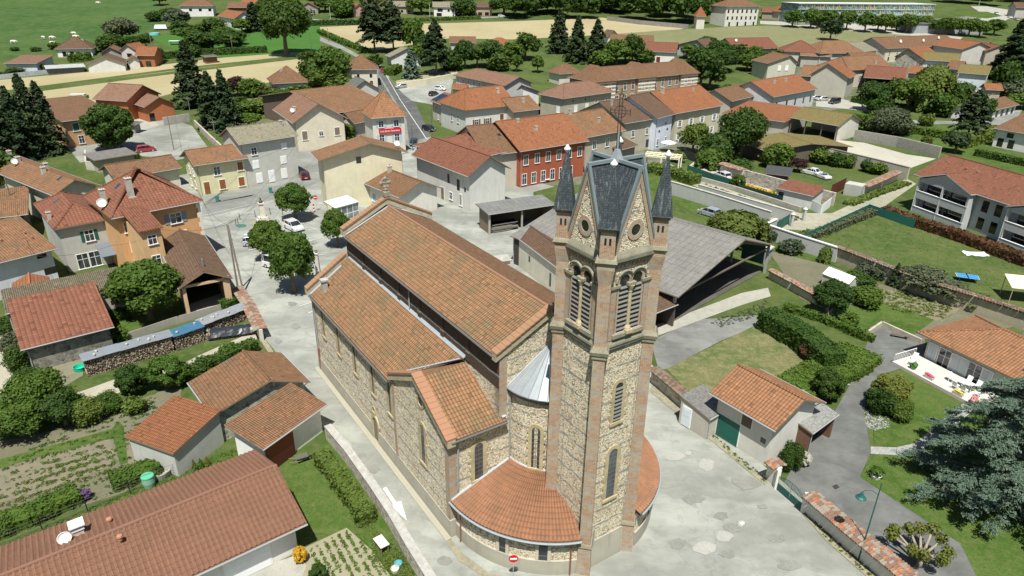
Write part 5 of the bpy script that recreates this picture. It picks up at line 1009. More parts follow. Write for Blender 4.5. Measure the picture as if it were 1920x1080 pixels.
house('striped_town_hall', 'long public building with cream and brown striped walls and many hipped roofs', 'town hall', (1113, 154), (1310, 130), 8.4, 13, 2.4, 'H', (.34, .25, .16), 'brn', hipr=5, over=.35, rm=tile('brn'),
  win=[('f', R(.07, .95, 13), 5.0, 1.1, 2.3, 'w'), ('f', R(.07, .95, 13), .9, 1.4, 2.6, 'w'), ('l', R(.2, .85, 3), 5.0, 1.0, 2.2, 'w')])
TH = [o for o in COL.objects if o.name == 'striped_town_hall'][0]
W_, D_, rs, ze = TH['_d']; m = MB(); mr = MB()
for (a, b) in ((0, .2), (.38, .57), (.8, 1.0)):
 xa, xb, y, z1, z2 = a*W_-.02, b*W_+.02, -1.1, ze+.05, ze+4.3; xm = (xa+xb)/2; yb = D_*.5
 mr.slab([(xa, y, z1), (xb, y, z1), (xm, yb*.55, z2)], .15); mr.slab([(xb, y, z1), (xb, yb*1.6, z1), (xm, yb*1.2, z2), (xm, yb*.55, z2)], .15); mr.slab([(xa, yb*1.6, z1), (xa, y, z1), (xm, yb*.55, z2), (xm, yb*1.2, z2)], .15)
 for i in range(2): window(TH, (xa+.6, -.6, 0), (1, 0), (0, -1), (xb-xa-1.2)*(.3+.4*i), 5.0, 1.0, 2.2, 'w', None, False); window(TH, (xa+.6, -.6, 0), (1, 0), (0, -1), (xb-xa-1.2)*(.3+.4*i), 1.0, 1.2, 2.4, 'w', None, False)
 w = MB(); w.box(xa+.6, -.6, -.3, xb-.6, .7, ze); w.build('projecting_bay', plaster((.34, .25, .16)), TH)
 for z in R(.9, 7.6, 7): m.fbox((xa+.6, -.6, 0), (1, 0), (0, -1), 0, xb-xa-1.2, z, z+.45, 0, .035)
for z in R(.9, 7.6, 7): m.fbox((.6, .6, 0), (1, 0), (0, -1), .2*W_, .36*W_, z, z+.45, 0, .04); m.fbox((.6, .6, 0), (1, 0), (0, -1), .57*W_, .78*W_, z, z+.45, 0, .04)
m.build('stone_band', plaster((.76, .72, .62), .1), TH); mr.build('roof', tile('brn'), TH)
house('porch_pavilion', 'small brown pyramid-roofed pavilion at the left end of the striped building', 'pavilion', (1048, 139), (1092, 134), 4, 8, 1.9, 'P', (.6, .57, .5), 'brn')
house('notary_house', 'square olive-grey house with white shutters and pale brown hipped roof', 'house', (1056, 185), (1152, 172), 7.0, (1, 1016, 175), 2.2, 'H', (.42, .40, .31), 'brn', rm=tile('pnk'), near=False, over=.4,
  win=[('f', [.26, .49, .9], 2.8, 1.1, 1.7, 'c', WHITE), ('f', [.68, .9], 4.4, .9, 1.0, 'w'), ('l', .2, 2.8, 1.1, 1.7, 'c', WHITE), ('f', [.2, .45], 5.6, .5, .6, 'b')])
house('school_block', 'long two-storey building with pinkish roof and grey-columned wall', 'house', (850, 141), (925, 162), 6.0, ('R', 1, 876, 124, 0.4), 2.0, 'HL', (.5, .5, .48), 'pnk', win=[('f', R(.05, .95, 9), 3.2, 1.2, 2.0, 'c', (.3, .33, .36))], ext=(0, 6))
house('entrance_canopy', 'small orange-roofed canopy in front of the pinkish long roof', 'porch', (845, 166), (873, 169), 3.0, 5, .9, 'G', (.5, .42, .35), 'org')
house('orange_house', 'big white-walled house with bright orange half-hipped roof', 'house', (871, 207), (970, 197), 6.6, ('R', 2, 952, 159, 0.55), 2.6, 'HL', (.60, .60, .55), 'org', rm=tile('org', .3, .4), hipr=4.5, chim=[(.82, .35, .9, .7)], over=.5, win=[('f', [.22, .45], 2.4, 1.1, 1.4, 's', BR), ('f', .75, 3.0, 1.2, 1.6, 'c', BR), ('l', [.3, .55], 2.6, .8, 1.8, 'w')])
house('solar_annex', 'small house with black solar panels on its red roof beside the street', 'house', (806, 188), (842, 202), 5.4, (1, 826, 172), 1.4, 'G', (.50, .47, .38), 'org', win=[('f', [.2, .5, .8], 3.4, 1.3, 1.3, 'b'), ('f', [.3, .7], .7, .7, 1.1, 'w')])
SO = [o for o in COL.objects if o.name == 'solar_annex'][0]; W_, D_, rs, ze = SO['_d']; m = MB(); k = rs/(D_/2)
m.slab([(.3, .4, ze+.4*k+.12), (W_-.3, .4, ze+.4*k+.12), (W_-.3, D_*.42, ze+D_*.42*k+.12), (.3, D_*.42, ze+D_*.42*k+.12)], .08); m.build('solar_panel', glass((.012, .016, .03)), SO)
house('white_gabled_annex', 'low white-gabled annex with brown roof left of the notary house', 'house', (962, 175), (1015, 172), 4.2, 9, 1.8, 'X', WH, 'brn', apex=.3, win=[('f', .4, .6, 1.2, 1.6, 'w')])
house('patchy_roof_house', 'house with patchy orange and brown roof in front of the notary house', 'house', (962, 210), (1016, 204), 5.6, ('R', 1, 985, 180, 0.45), 2.0, 'G', (.5, .47, .4), 'mos', rm=tile('old'), chim=[(.6, .3, .9, .6)], win=[('f', [.2, .7], 1, 1.2, 1.9, 'b')])
H = house('red_row_house', 'dark red row house with white-framed windows under a bright orange roof', 'house', (975, 284), (1105, 264), 7.4, ('R', 2, 1057, 212, 0.5), 2.9, 'G', (.36, .10, .055), 'org', near=False, rm=tile('org', .3, .38), over=.4, chim=[(.42, .28, .8, .5), (.28, .45, .5, .5)],
  win=[('f', R(.08, .92, 6), 4.4, 1.0, 1.9, 'w'), ('f', R(.06, .78, 6), .5, 1.0, 2.1, 'w')])
house('brown_row_house', 'brown-roofed house between the striped red roof and the dark red row house', 'house', (908, 292), (978, 284), 7.0, ('R', 2, 922, 232, .5), 2.4, 'G', (.5, .46, .38), 'brn', rm=tile('brn'), sky=[(.7, .3), (.85, .3)])
house('grey_row_house', 'grey row house with orange-brown roof, two chimneys and a roof dish', 'house', (1098, 258), (1174, 244), 7.4, ('R', 2, 1140, 202, 0.5), 2.4, 'G', (.42, .39, .31), 'old', rm=tile('old', .28, .36), chim=[(.18, .5, .9, .6), (.6, .25, .9, .5)], sky=[(.55, .7)], dish=[(.5, .85, .5)], win=[('f', [.25, .6, .9], 4.4, 1.0, 1.8, 'w'), ('f', [.4, .8], .8, 1.0, 1.8, 'b')])
house('olive_row_house', 'olive-grey house with wide dark brown roof left of the white-blue house', 'house', (1182, 230), (1236, 221), 7.4, ('R', 1, 1160, 186, 0.45), 2.4, 'G', (.45, .42, .33), 'drk', rm=tile('drk'), ext=(2, 0), win=[('f', [.3, .75], 3.8, .9, 1.4, 'w'), ('f', .8, .6, 1, 1.9, 'b')], chim=[(.2, .4, .9, .4)])
house('white_blue_house', 'narrow blue-white house with brown roof in the middle of the row', 'house', (1233, 222), (1268, 213), 7.8, ('R', 2, 1225, 171, 0.5), 2.6, 'G', (.62, .67, .74), 'brn', rm=tile('drk'), win=[('f', .6, 5.6, .5, .5, 'b'), ('f', [.25, .75], 4.0, .7, .6, 'b'), ('f', [.2, .7], 1.0, .8, 1.5, 'w')])
house('olive_shuttered_house', 'olive house with white shutters and bright orange roof', 'house', (1267, 213), (1358, 197), 7.8, ('R', 2, 1290, 162, 0.5), 2.6, 'G', (.50, .47, .34), 'org', rm=tile('org', .3, .38), chim=[(.18, .45, 1.2, .7), (.75, .4, .5, .5)], win=[('f', [.12, .36, .6, .88], 4.2, 1.0, 1.5, 's', WHITE), ('f', [.12, .6, .85], 1.0, 1.0, 1.5, 's', WHITE)])
house('brown_outhouse', 'low brown-roofed outhouse tucked below the grey row house', 'shed', (1160, 282), (1198, 272), 3.6, 5, 1.2, 'S', (.35, .3, .25), 'drk')
house('wing_house', 'long house with light brown roof right of the bright orange roof', 'house', (1372, 190), (1423, 178), 5.0, ('R', 2, 1400, 156, 0.45), 1.8, 'G', (.48, .44, .36), 'brn')
house('long_orange_shed', 'very long low building with orange roof running behind the courtyard tree', 'shed', (1352, 212), (1465, 228), 3.6, (1, 1350, 190), 1.4, 'S', (.45, .42, .36), 'org', ext=(0, 1))
house('mossy_shed', 'open shed with yellowish mossy roof behind the round courtyard tree', 'shed', (1382, 262), (1438, 284), 3.0, (2, 1494, 241), .9, 'G', (.12, .10, .08), 'mos', rm=tile('mos'), over=.5)
house('gable_farmhouse', 'farmhouse with long two-tone orange and brown roof and pale gable', 'house', (1450, 182), (1534, 166), 5.6, ('R', 2, 1497, 135, 0.45), 3.2, 'G', (.55, .55, .55), 'org', rm=tile('org', .3, .4), chim=[(.35, .35, .8, .6), (.6, .35, .8, .6)], win=[('f', [.12, .35, .55, .75, .92], 1.6, 1.0, 2.0, 'b')])
house('cream_twin_gable', 'cream gabled house with two closed shutters on its upper wall', 'house', (1440, 119), (1498, 117), 6.4, 12, 2.0, 'X', (.50, .50, .40), 'brn', apex=.7, win=[('f', [.42, .68], 3.8, 1.1, 1.7, 'c', WHITE), ('r', [.2, .6], 3.4, 1.0, 1.6, 'b')])
house('wide_orange_roof', 'wide red-orange roof house at the top of the right-hand cluster', 'house', (1463, 96), (1540, 101), 5.4, ('R', 2, 1550, 76, 0.5), 2.4, 'HL', (.5, .48, .42), 'org', rm=tile('red'))
house('hip_orange_roof', 'square orange hipped-roof house beside the dark fir in the meadow', 'house', (1537, 100), (1624, 98), 6.0, 16, 3.0, 'H', (.42, .44, .44), 'old', rm=tile('old'), hipr=6)
house('grey_brown_house', 'house with weathered grey-brown roof and pale side wall', 'house', (1610, 98), (1648, 90), 6.0, ('R', 1, 1602, 75, 0.4), 1.8, 'G', (.6, .6, .56), 'lgt', rm=tile('lgt'), win=[('f', .7, 1.2, 1, 1.6, 'w')])
house('curved_orange_roof', 'orange-roofed house with chimney at the heart of the right-hand cluster', 'house', (1592, 132), (1678, 123), 6.4, ('R', 1, 1597, 101, 0.5), 2.6, 'HL', (.55, .5, .42), 'old', rm=tile('old'), chim=[(.7, .2, .9, .6)], hipr=4, win=[('f', [.3, .7], 2.6, 1.0, 1.6, 's', (.4, .4, .38))])
house('grey_gable_barn', 'barn with windowless grey gable and small orange eaves', 'barn', (1517, 140), (1592, 150), 6.6, 12, 3.0, 'X', (.45, .43, .36), 'org', apex=.42)
house('bright_red_shed', 'open-fronted barn with flat bright red-orange roof above the garden trees', 'barn', (1619, 145), (1697, 153), 5.0, ('R', 1, 1655, 122, 0.4), 1.5, 'G', None, 'org', rm=tile('red'), wm=wood((.16, .10, .06)), open_='f')
house('long_terrace', 'long cream terrace with light brown roof along the avenue', 'house', (1662, 91), (1805, 77), 6.0, ('R', 2, 1767, 56, 0.45), 2.2, 'G', (.60, .56, .44), 'brn', rm=tile('brn'), win=[('f', R(.06, .95, 10), 3.4, .9, 1.4, 'w'), ('f', R(.06, .95, 10), .8, .9, 1.6, 'b')], chim=[(.3, .5, .7, .6)], dish=[(.25, .2, .7), (.55, .2, .6), (.8, .3, .6)])
house('stone_gable_house', 'house with rough stone gable and orange roof below the long terrace', 'house', (1677, 106), (1733, 116), 5.6, 14, 2.6, 'X', (.40, .36, .28), 'org', apex=.4, wm=rubble((.34, .31, .25), 1.6))
house('orange_cottage', 'cottage with bright orange roof behind the stone gable house', 'house', (1747, 84), (1803, 100), 5.6, (1, 1780, 77), 2.0, 'G', (.5, .48, .44), 'org', rm=tile('org'))
house('mossy_house', 'white house with yellow-mossed roof in the right-hand cluster', 'house', (1728, 112), (1798, 119), 6.2, ('R', 1, 1757, 97, 0.45), 1.8, 'G', (.58, .60, .60), 'mos', rm=tile('mos'), win=[('f', [.2, .45, .75], 2.8, 1.1, 1.8, 's', (.5, .55, .56))])
house('blue_boarded_house', 'white house with blue-grey boarded upper wall and olive-brown roof', 'house', (1795, 136), (1853, 143), 6.0, ('R', 1, 1812, 119, 0.45), 2.0, 'G', (.60, .64, .68), 'mos', rm=tile('mos'), win=[('f', .35, 1.0, 1.4, 1.2, 'b')])
house('red_gable_cottage', 'small cottage with dark red gable roof left of the tall fir', 'house', (1800, 86), (1846, 104), 5.0, 10, 1.6, 'G', (.4, .36, .3), 'red', rm=tile('red'), win=[('f', .8, .8, 1.1, 1.5, 'b')])
house('white_gable_cottage', 'white-gabled cottage half behind the tall fir', 'house', (1836, 92), (1872, 88), 4.8, 12, 2.0, 'X', WH, 'brn')
house('kiosk_roof', 'little orange lean-to roof below the blue boarded house', 'shed', (1848, 168), (1882, 170), 3.4, 6, 1.2, 'G', (.4, .36, .3), 'org')
# --- behind
house('field_house', 'low brown-roofed house with pale end wall by the big field', 'house', (842, 80), (893, 80), 3.6, 9, 1.6, 'G', (.5, .49, .45), 'brn')
house('orange_bungalow', 'orange-roofed bungalow with two gables by the big field', 'bungalow', (905, 85), (965, 86), 3.4, 12, 2.0, 'H', (.5, .47, .4), 'org')
house('brown_bungalow', 'brown-roofed white bungalow behind the hedge at the stubble field', 'bungalow', (1142, 78), (1225, 82), 3.8, ('R', 1, 1165, 63, 0.4), 2.0, 'G', WH, 'brn', win=[('f', [.6, .75, .9], .8, 1.0, 1.5, 'b')])
house('red_roof_house', 'white house with smooth red-orange roof and dark red doors by the stubble field', 'house', (1208, 96), (1268, 100), 4.4, ('R', 1, 1222, 76, 0.45), 2.2, 'G', WH, 'org', rm=tile('red'), win=[('f', [.15, .45], .2, 1.6, 2.2, 'c', (.15, .02, .02))])
house('grey_gable_house', 'low grey-gabled house with brown roof next to the red-roofed house', 'house', (1266, 84), (1322, 92), 4.2, 11, 2.0, 'X', (.36, .38, .40), 'drk', apex=.7)
house('meadow_farm', 'farm with red-brown roof at the edge of the stubble field', 'farm', (1378, 92), (1462, 88), 4.4, ('R', 1, 1395, 67, 0.45), 2.4, 'G', (.35, .33, .3), 'red', rm=tile('red'), dish=[(.15, .3, .6)])
house('field_shelter', 'tiny grey gabled shelter in front of the ploughed field', 'shed', (1140, 68), (1162, 66), 3.0, 6, 1.8, 'X', WH, 'drk')
house('manor_house', 'tall weathered white manor house among trees at the top', 'manor', (1362, 12), (1427, 9), 10.5, 14, 2.4, 'H', (.62, .61, .55), 'brn', win=[('f', R(.08, .92, 7), 7.0, 1.1, 1.8, 'b'), ('f', R(.08, .92, 7), 3.6, 1.1, 1.8, 'b'), ('f', R(.15, .9, 4), .3, 1.2, 2.2, 'b')])
house('dovecote', 'slim white dovecote with orange pyramid roof at the field corner', 'dovecote', (1306, 31), (1325, 31), 6.4, 5.5, 3.4, 'P', (.60, .58, .5), 'org')
house('manor_outbuilding', 'long low orange-roofed outbuilding beside the glass school', 'outbuilding', (1428, 22), (1470, 24), 4, 10, 1.6, 'G', (.3, .25, .2), 'red')
house('gatehouse', 'small house with orange pyramid roof at the start of the avenue', 'house', (1462, 22), (1484, 21), 5, 8, 2.6, 'P', (.5, .45, .36), 'org')
house('hilltop_house', 'white hip-roofed house with terrace on the hillside at the top left', 'house', (335, 11), (400, 10), 5.8, 12, 2.6, 'H', WH, 'brn', win=[('f', R(.3, .9, 3), 3, 1.6, 1.4, 'b')])
house('brown_chalet', 'brown timber chalet beside the hilltop conifer', 'chalet', (425, 14), (462, 14), 3.6, 10, 1.8, 'G', (.16, .09, .06), 'brn')
house('brown_chalet', 'second timber chalet with orange roof right of the first chalet', 'chalet', (452, 6), (482, 6), 3.6, 10, 1.8, 'G', (.3, .16, .1), 'org')
house('orange_gable_house', 'small house with steep orange roof hidden in hillside trees', 'house', (408, 30), (440, 42), 3.6, 10, 2.2, 'G', WH, 'org')
house('veranda_house', 'bungalow with dark glazed gable front in the row behind the field', 'bungalow', (560, 14), (597, 14), 3.6, 10, 2.0, 'X', (.3, .24, .2), 'brn', win=[('f', [.3, .7], .4, 3.2, 1.9, 'w')])
house('red_wall_house', 'small house with red and white walls in the row behind the field', 'house', (661, 17), (687, 15), 4.2, 9, 2.0, 'X', (.50, .3, .28), 'org', win=[('f', .65, .6, 1.4, 1.6, 'b')])
house('grey_roof_house', 'long grey-roofed house in the row behind the field', 'house', (730, 12), (777, 11), 4.2, 11, 2.0, 'G', (.42, .38, .3), 'gry', rm=tile('lgt'), win=[('f', [.5, .8], .8, 1.4, 1.4, 'b')])
house('white_balcony_house', 'white house with pale roof, balcony and stairs in the row behind the field', 'house', (811, 13), (855, 13), 5.2, 10, 1.8, 'G', (.70, .69, .64), 'lgt', win=[('f', .3, 2.6, 3.0, 1.8, 'b'), ('f', [.7, .9], 2.6, 1.2, 1.4, 'b'), ('f', .25, .2, 3.0, 1.8, 'b')])
house('balcony_house', 'brown-roofed house with full-width white balcony in the row behind the field', 'house', (889, 13), (925, 12), 5.0, 10, 1.8, 'H', (.42, .33, .24), 'drk', win=[('f', [.3, .7], .3, 2.4, 1.8, 'b')])
# --- top left
house('low_white_house', 'low white house with long pinkish-brown roof at the left edge', 'house', (6, 119), (69, 118), 3.6, (1, 5, 105), 1.4, 'S', (.56, .60, .64), 'pnk', win=[('f', .3, .3, 2.6, 1.8, 'c', (.5, .55, .6))])
house('white_bungalow', 'white bungalow with grey-brown hipped roof under the cow pasture', 'bungalow', (101, 92), (173, 89), 3.4, 12, 2.9, 'H', (.74, .72, .66), 'drk', rm=tile('drk'), chim=[(.7, .5, .3, .9)], win=[('f', [.2, .42], .3, 1.3, 2.0, 'b'), ('f', [.6, .82], 1.0, 1.0, 1.1, 'b')])
house('meadow_barn', 'white-walled low gabled shed on the edge of the ploughed field', 'barn', (160, 121), (236, 117), 3.2, 11, 2.0, 'X', (.60, .60, .56), 'drk', apex=.5)
house('meadow_farmhouse', 'grey-gabled farmhouse with brown roof behind the white shed', 'house', (186, 101), (233, 99), 4.0, 10, 1.8, 'X', (.30, .28, .25), 'brn', apex=.45)
house('two_storey_cottage', 'two-storey cottage with orange gable roof in the farm group', 'house', (222, 95), (257, 96), 5.2, 9, 1.8, 'X', (.52, .5, .44), 'org', win=[('f', .5, 2.8, 2.0, 1.4, 'b')])
house('brick_farm_wing', 'orange-walled farm wing with orange roof at the right of the farm group', 'house', (252, 104), (290, 104), 4.4, 9, 2.0, 'G', (.32, .13, .06), 'org', win=[('f', .6, .1, 2, 2.2, 'b')])
house('small_white_garage', 'small white garage at the foot of the farm group', 'garage', (237, 115), (264, 113), 2.8, 6, 1.2, 'X', (.6, .6, .56), 'brn')
house('wood_cabin', 'small brown wooden cabin by the field track', 'cabin', (383, 107), (410, 104), 2.8, 5, .3, 'S', (.22, .11, .06), 'gry', ridge=False, wm=wood((.22, .11, .06)))
house('red_barn', 'larger gable of the red-brown twin barn with pinkish-red roof', 'barn', (238, 190), (303, 176), 5.4, (1, 231, 174), 2.4, 'X', (.40, .14, .06), 'red', rm=tile('pnk', .3, .4), apex=.52, win=[('f', .55, .1, 2.2, 2.0, 'r')])
house('red_barn', 'smaller front gable of the red-brown twin barn', 'barn', (271, 201), (331, 194), 4.2, 8, 1.6, 'X', (.42, .15, .065), 'red', rm=tile('pnk', .3, .4), apex=.5, win=[('f', .15, .1, 1.4, 2.2, 'b')])
house('ochre_villa', 'ochre villa with white-framed green shutters beside the great round tree', 'house', (115, 228), (222, 215), 6.2, (1, 107, 198), 2.0, 'S', (.48, .29, .16), 'brn', near=False, rm=tile('brn'), dish=[(.05, .6, .7)], win=[('f', [.2, .52, .84], 3.6, 1.3, 1.8, 'c', GN), ('f', [.25, .55, .85], .6, 1.1, 1.8, 'w')])
house('field_bunker', 'low grey lean-to beside the courtyard trees', 'shed', (252, 234), (268, 228), 2.4, 4, .3, 'S', (.3, .28, .24), 'gry', ridge=False)
house('shed_row', 'row of low grey sheds behind the long field fence', 'shed', (85, 129), (160, 122), 2.6, 7, .5, 'S', (.12, .13, .13), 'gry', rm=corrugated((.4, .42, .42)), ridge=False)
# --- glass school and its low hall
H = house('glass_school', 'long glass school with green, yellow and grey panels behind the avenue', 'school', (1498, 6), (1757, 2), 11.5, 18, .3, 'F', None, 'gry', wm=glass((.10, .14, .14)), rm=plain((.62, .64, .66)), ridge=False, gut=False, over=.3)
W_, D_, rs, ze = H['_d']; rnd = random.Random(8); ms = [MB() for _ in range(4)]; nx = int(W_/1.2)
for i in range(nx):
 for j in range(8):
  if rnd.random() < .62:
   x = .4+i*(W_-.8)/nx; ms[rnd.choices((0, 1, 2, 3), (3, 4, 3, 1))[0]].fbox((0, .3, 0), (1, 0), (0, -1), x, x+.6, .3+j*1.38, .3+j*1.38+1.2, 0, .08)
for m_, c in zip(ms, ((.12, .22, .18), (.42, .40, .10), (.25, .30, .30), (.55, .30, .05))): m_.build('facade_panel', plain(c, .4), H)['kind'] = 'stuff'
m = MB()
for j in range(4): m.box(0, -.1, 2.7+j*2.8, W_, .25, 2.9+j*2.8)
m.build('floor_band', plain((.5, .52, .52)), H)
H = house('lecture_hall', 'low hall with broad sloping white roof right of the glass school', 'hall', (1712, 46), (1850, 48), 4.5, (1, 1700, 28), .8, 'SB', (.3, .32, .33), 'gry', rm=plain((.66, .69, .72), .5), ridge=False, gut=False)
house('roadside_house', 'grey house beside the car park in the top right corner', 'house', (1905, 14), (1960, 16), 6, 12, 2, 'G', (.45, .42, .38), 'drk')
house('village_house', 'low house with orange roof squeezed between the cream twin gable and the grey barn gable', 'house', (1500, 142), (1540, 146), 4.6, ('R', 1, 1512, 120, .5), 1, 'G', (.4, .37, .3), 'old', rm=tile('old'))
house('village_house', 'brown-roofed house tucked behind the grey barn gable and orange eaves', 'house', (1600, 112), (1650, 112), 5.6, ('R', 1, 1610, 96, .45), 1, 'G', (.45, .42, .35), 'brn')
house('village_house', 'narrow orange-roofed house right of the bright red shed', 'house', (1700, 136), (1730, 140), 5.2, ('R', 1, 1706, 122, .45), 1, 'G', (.5, .47, .4), 'org')
house('village_house', 'brown-roofed house between the mossy white house and the red gable cottage', 'house', (1772, 128), (1800, 132), 5, 10, 1.8, 'G', (.5, .48, .42), 'brn')
house('village_house', 'long brown-roofed barn linking the wide orange roof to the hip roof', 'barn', (1500, 104), (1560, 108), 4.6, 12, 1.8, 'G', (.4, .38, .32), 'old', rm=tile('old'))
house('village_house', 'white-gabled house with brown roof at the far right beyond the fir', 'house', (1870, 108), (1915, 112), 5, 12, 2, 'X', WH, 'brn')
# ------------------------------------------------------------ vegetation
def quads(C, N, S, rng, asp=1.0, up=None):
 """leaf quads at centres C with normals N and half size S"""
 n = len(C); N = N/np.maximum(np.linalg.norm(N, axis=1), 1e-6)[:, None]
 r = rng.normal(size=(n, 3)) if up is None else up+rng.normal(size=(n, 3))*.25
 T = np.cross(N, r); T /= np.maximum(np.linalg.norm(T, axis=1), 1e-6)[:, None]; B = np.cross(N, T)
 S = np.broadcast_to(np.asarray(S, dtype=float), (n,))[:, None]
 return np.concatenate([C-T*S-B*S*asp, C+T*S*.9-B*S*asp*.7, C+T*S+B*S*asp, C-T*S*.7+B*S*asp*.9], 1).reshape(-1, 3)
def leafmesh(name, V, mat):
 n = len(V)//4; me = bpy.data.meshes.new(name); me.vertices.add(len(V)); me.vertices.foreach_set('co', V.astype(np.float32).ravel())
 me.loops.add(n*4); me.polygons.add(n); me.loops.foreach_set('vertex_index', np.arange(n*4, dtype=np.int32)); me.polygons.foreach_set('loop_start', np.arange(0, n*4, 4, dtype=np.int32))
 try: me.polygons.foreach_set('loop_total', np.full(n, 4, dtype=np.int32))
 except Exception: pass
 me.materials.append(mat); me.update(calc_edges=True); return me
LG = {'dk': leaf((.020, .052, .010), (.060, .112, .019)), 'md': leaf((.034, .080, .012), (.095, .160, .025)), 'lt': leaf((.055, .10, .018), (.12, .175, .036)), 'fir': leaf((.014, .033, .012), (.040, .068, .026), .12),
 'blu': leaf((.042, .082, .056), (.15, .225, .165), .1), 'ylw': leaf((.075, .11, .02), (.14, .17, .04)), 'red': leaf((.06, .03, .018), (.11, .055, .028)), 'gry': leaf((.05, .075, .04), (.10, .125, .075)), 'wht': leaf((.35, .37, .33), (.55, .56, .52)), 'pur': leaf((.03, .012, .016), (.05, .022, .026)), 'yfl': leaf((.40, .26, .02), (.5, .36, .04)), 'vio': leaf((.09, .06, .16), (.18, .13, .27))}
BARK = stone((.17, .13, .09), 3.0)
def crown(kind, n, seed, ls):
 rng = np.random.default_rng(seed)
 if kind in ('round', 'oak', 'shrub', 'ball', 'flat'):
  K = {'round': 46, 'oak': 34, 'shrub': 26, 'ball': 60, 'flat': 20}[kind]; cz, rz = {'round': (.57, .42), 'oak': (.57, .41), 'shrub': (.42, .50), 'ball': (.5, .46), 'flat': (.4, .4)}[kind]; cr = {'round': .30, 'oak': .33, 'shrub': .38, 'ball': .22, 'flat': .4}[kind]
  d = rng.normal(size=(K, 3)); d /= np.linalg.norm(d, axis=1)[:, None]; d[:, 2] = np.where((d[:, 2] < -.7) & (kind in ('round', 'oak')), -d[:, 2], d[:, 2])
  rad = rng.uniform(.55 if kind == 'oak' else .70, .86 if kind != 'oak' else .98, K)[:, None]; c = d*rad*(1-cr*.6)
  rr = cr*rng.uniform(.7, 1.25, K); idx = rng.integers(0, K, n); e = rng.normal(size=(n, 3)); e /= np.linalg.norm(e, axis=1)[:, None]
  e[:, 2] = np.where((e[:, 2] < -.2) & (rng.random(n) < (.6 if kind in ('round', 'oak') else .3)), -e[:, 2], e[:, 2]); P = c[idx]+e*rr[idx][:, None]*rng.normal(.92, .13 if kind in ('round', 'ball') else .22, n)[:, None]
  N = e+rng.normal(size=(n, 3))*.55; keep = (P**2).sum(1) > .18; P, N = P[keep], N[keep]
  P = P*np.array([1, 1, rz])+np.array([0, 0, cz]); N = N*np.array([1, 1, 1.2]); P[:, 2] = np.clip(P[:, 2], .01, 1.02)
  z = quads(P*np.array([1, 1, 2.0]), N, rng.uniform(.6, 1.3, len(P))*ls, rng, .8); z[:, 2] /= 2.0; return z
 if kind in ('fir', 'pine', 'slim'):
  NB = {'fir': 190, 'pine': 120, 'slim': 190}[kind]; out, no, up = [], [], []; z0 = .03 if kind != 'pine' else .26; per = n//NB; sk = [rng.uniform(.82, 1.12) for _ in range(8)]
  for i in range(NB):
   q = (i+rng.random())/NB; z = z0+(1-z0)*q**.92; R = (1-(z-z0)/(1-z0))**(.72 if kind != 'pine' else .5)*(1 if kind != 'pine' else (.95 if z < .93 else .5)); a = i*2.399+rng.normal()*.5
   ln = R*rng.uniform(.62, 1.12)*sk[int(a*8/6.283) % 8]+.03; m = max(4, int(per*(.35+1.1*R))); t = np.sqrt(rng.uniform(.03, 1, m)); lat = rng.normal(size=m)*.17*ln*(1.25-t)+rng.normal(size=m)*.02
   dr = (-.16*t*t+.05*t)*ln+rng.normal()*.01; x = np.cos(a)*ln*t-np.sin(a)*lat; y = np.sin(a)*ln*t+np.cos(a)*lat; out.append(np.stack([x, y, z+dr*.55-np.abs(lat)*.12+rng.normal(size=m)*.010], 1))
   no.append(np.stack([np.cos(a)*.5+rng.normal(size=m)*.5, np.sin(a)*.5+rng.normal(size=m)*.5, np.ones(m)], 1)); up.append(np.tile([np.cos(a), np.sin(a), -.3], (m, 1)))
  P, N, U = np.concatenate(out), np.concatenate(no), np.concatenate(up); P[:, 2] = np.clip(P[:, 2], .01, 1)
  z = quads(P*np.array([1, 1, 3.0]), N, rng.uniform(.6, 1.4, len(P))*ls*1.15, rng, .5, U); z[:, 2] /= 3.0; return z
 if kind == 'willow':
  K = 90; out, no = [], []
  for k in range(K):
   a = rng.random()*6.28; r = rng.uniform(.15, .92); zt = .95-.35*r*r; m = n//K; t = rng.random(m); out.append(np.stack([np.cos(a)*(r+.08*t)+rng.normal(size=m)*.05, np.sin(a)*(r+.08*t)+rng.normal(size=m)*.05, zt-t*(.25+.45*r)+rng.normal(size=m)*.02], 1)); no.append(np.stack([np.cos(a)+rng.normal(size=m)*.5, np.sin(a)+rng.normal(size=m)*.5, rng.uniform(0, 1.2, m)], 1))
  P, N = np.concatenate(out), np.concatenate(no); z = quads(P*np.array([1, 1, 1.6]), N, rng.uniform(.6, 1.3, len(P))*ls, rng, .8); z[:, 2] /= 1.6; return z
def trunk(kind, seed):
 rnd = random.Random(seed); m = MB(); k = .12 if kind in ('round', 'oak', 'willow') else .06; top = {'round': .5, 'oak': .55, 'fir': .97, 'slim': .97, 'pine': .96, 'shrub': .3, 'ball': .4, 'willow': .6, 'flat': .3}[kind]
 m.tube([(0, 0, -.03), (rnd.uniform(-.02, .02), 0, top*.3), (0, rnd.uniform(-.02, .02), top)], k, 8, 0, k*.35)
 if kind in ('round', 'oak', 'pine', 'willow', 'shrub', 'ball', 'flat'):
  for i in range(7):
   a = i*.9+rnd.random(); z = top*rnd.uniform(.5, .95); r = rnd.uniform(.4, .7); m.tube([(0, 0, z), (math.cos(a)*r*.5, math.sin(a)*r*.5, z+.12), (math.cos(a)*r, math.sin(a)*r, z+.2)], k*.42, 5, 0, k*.12)
 me = m.build('trunk', BARK); d = me.data; bpy.data.objects.remove(me); return d
TM = {}
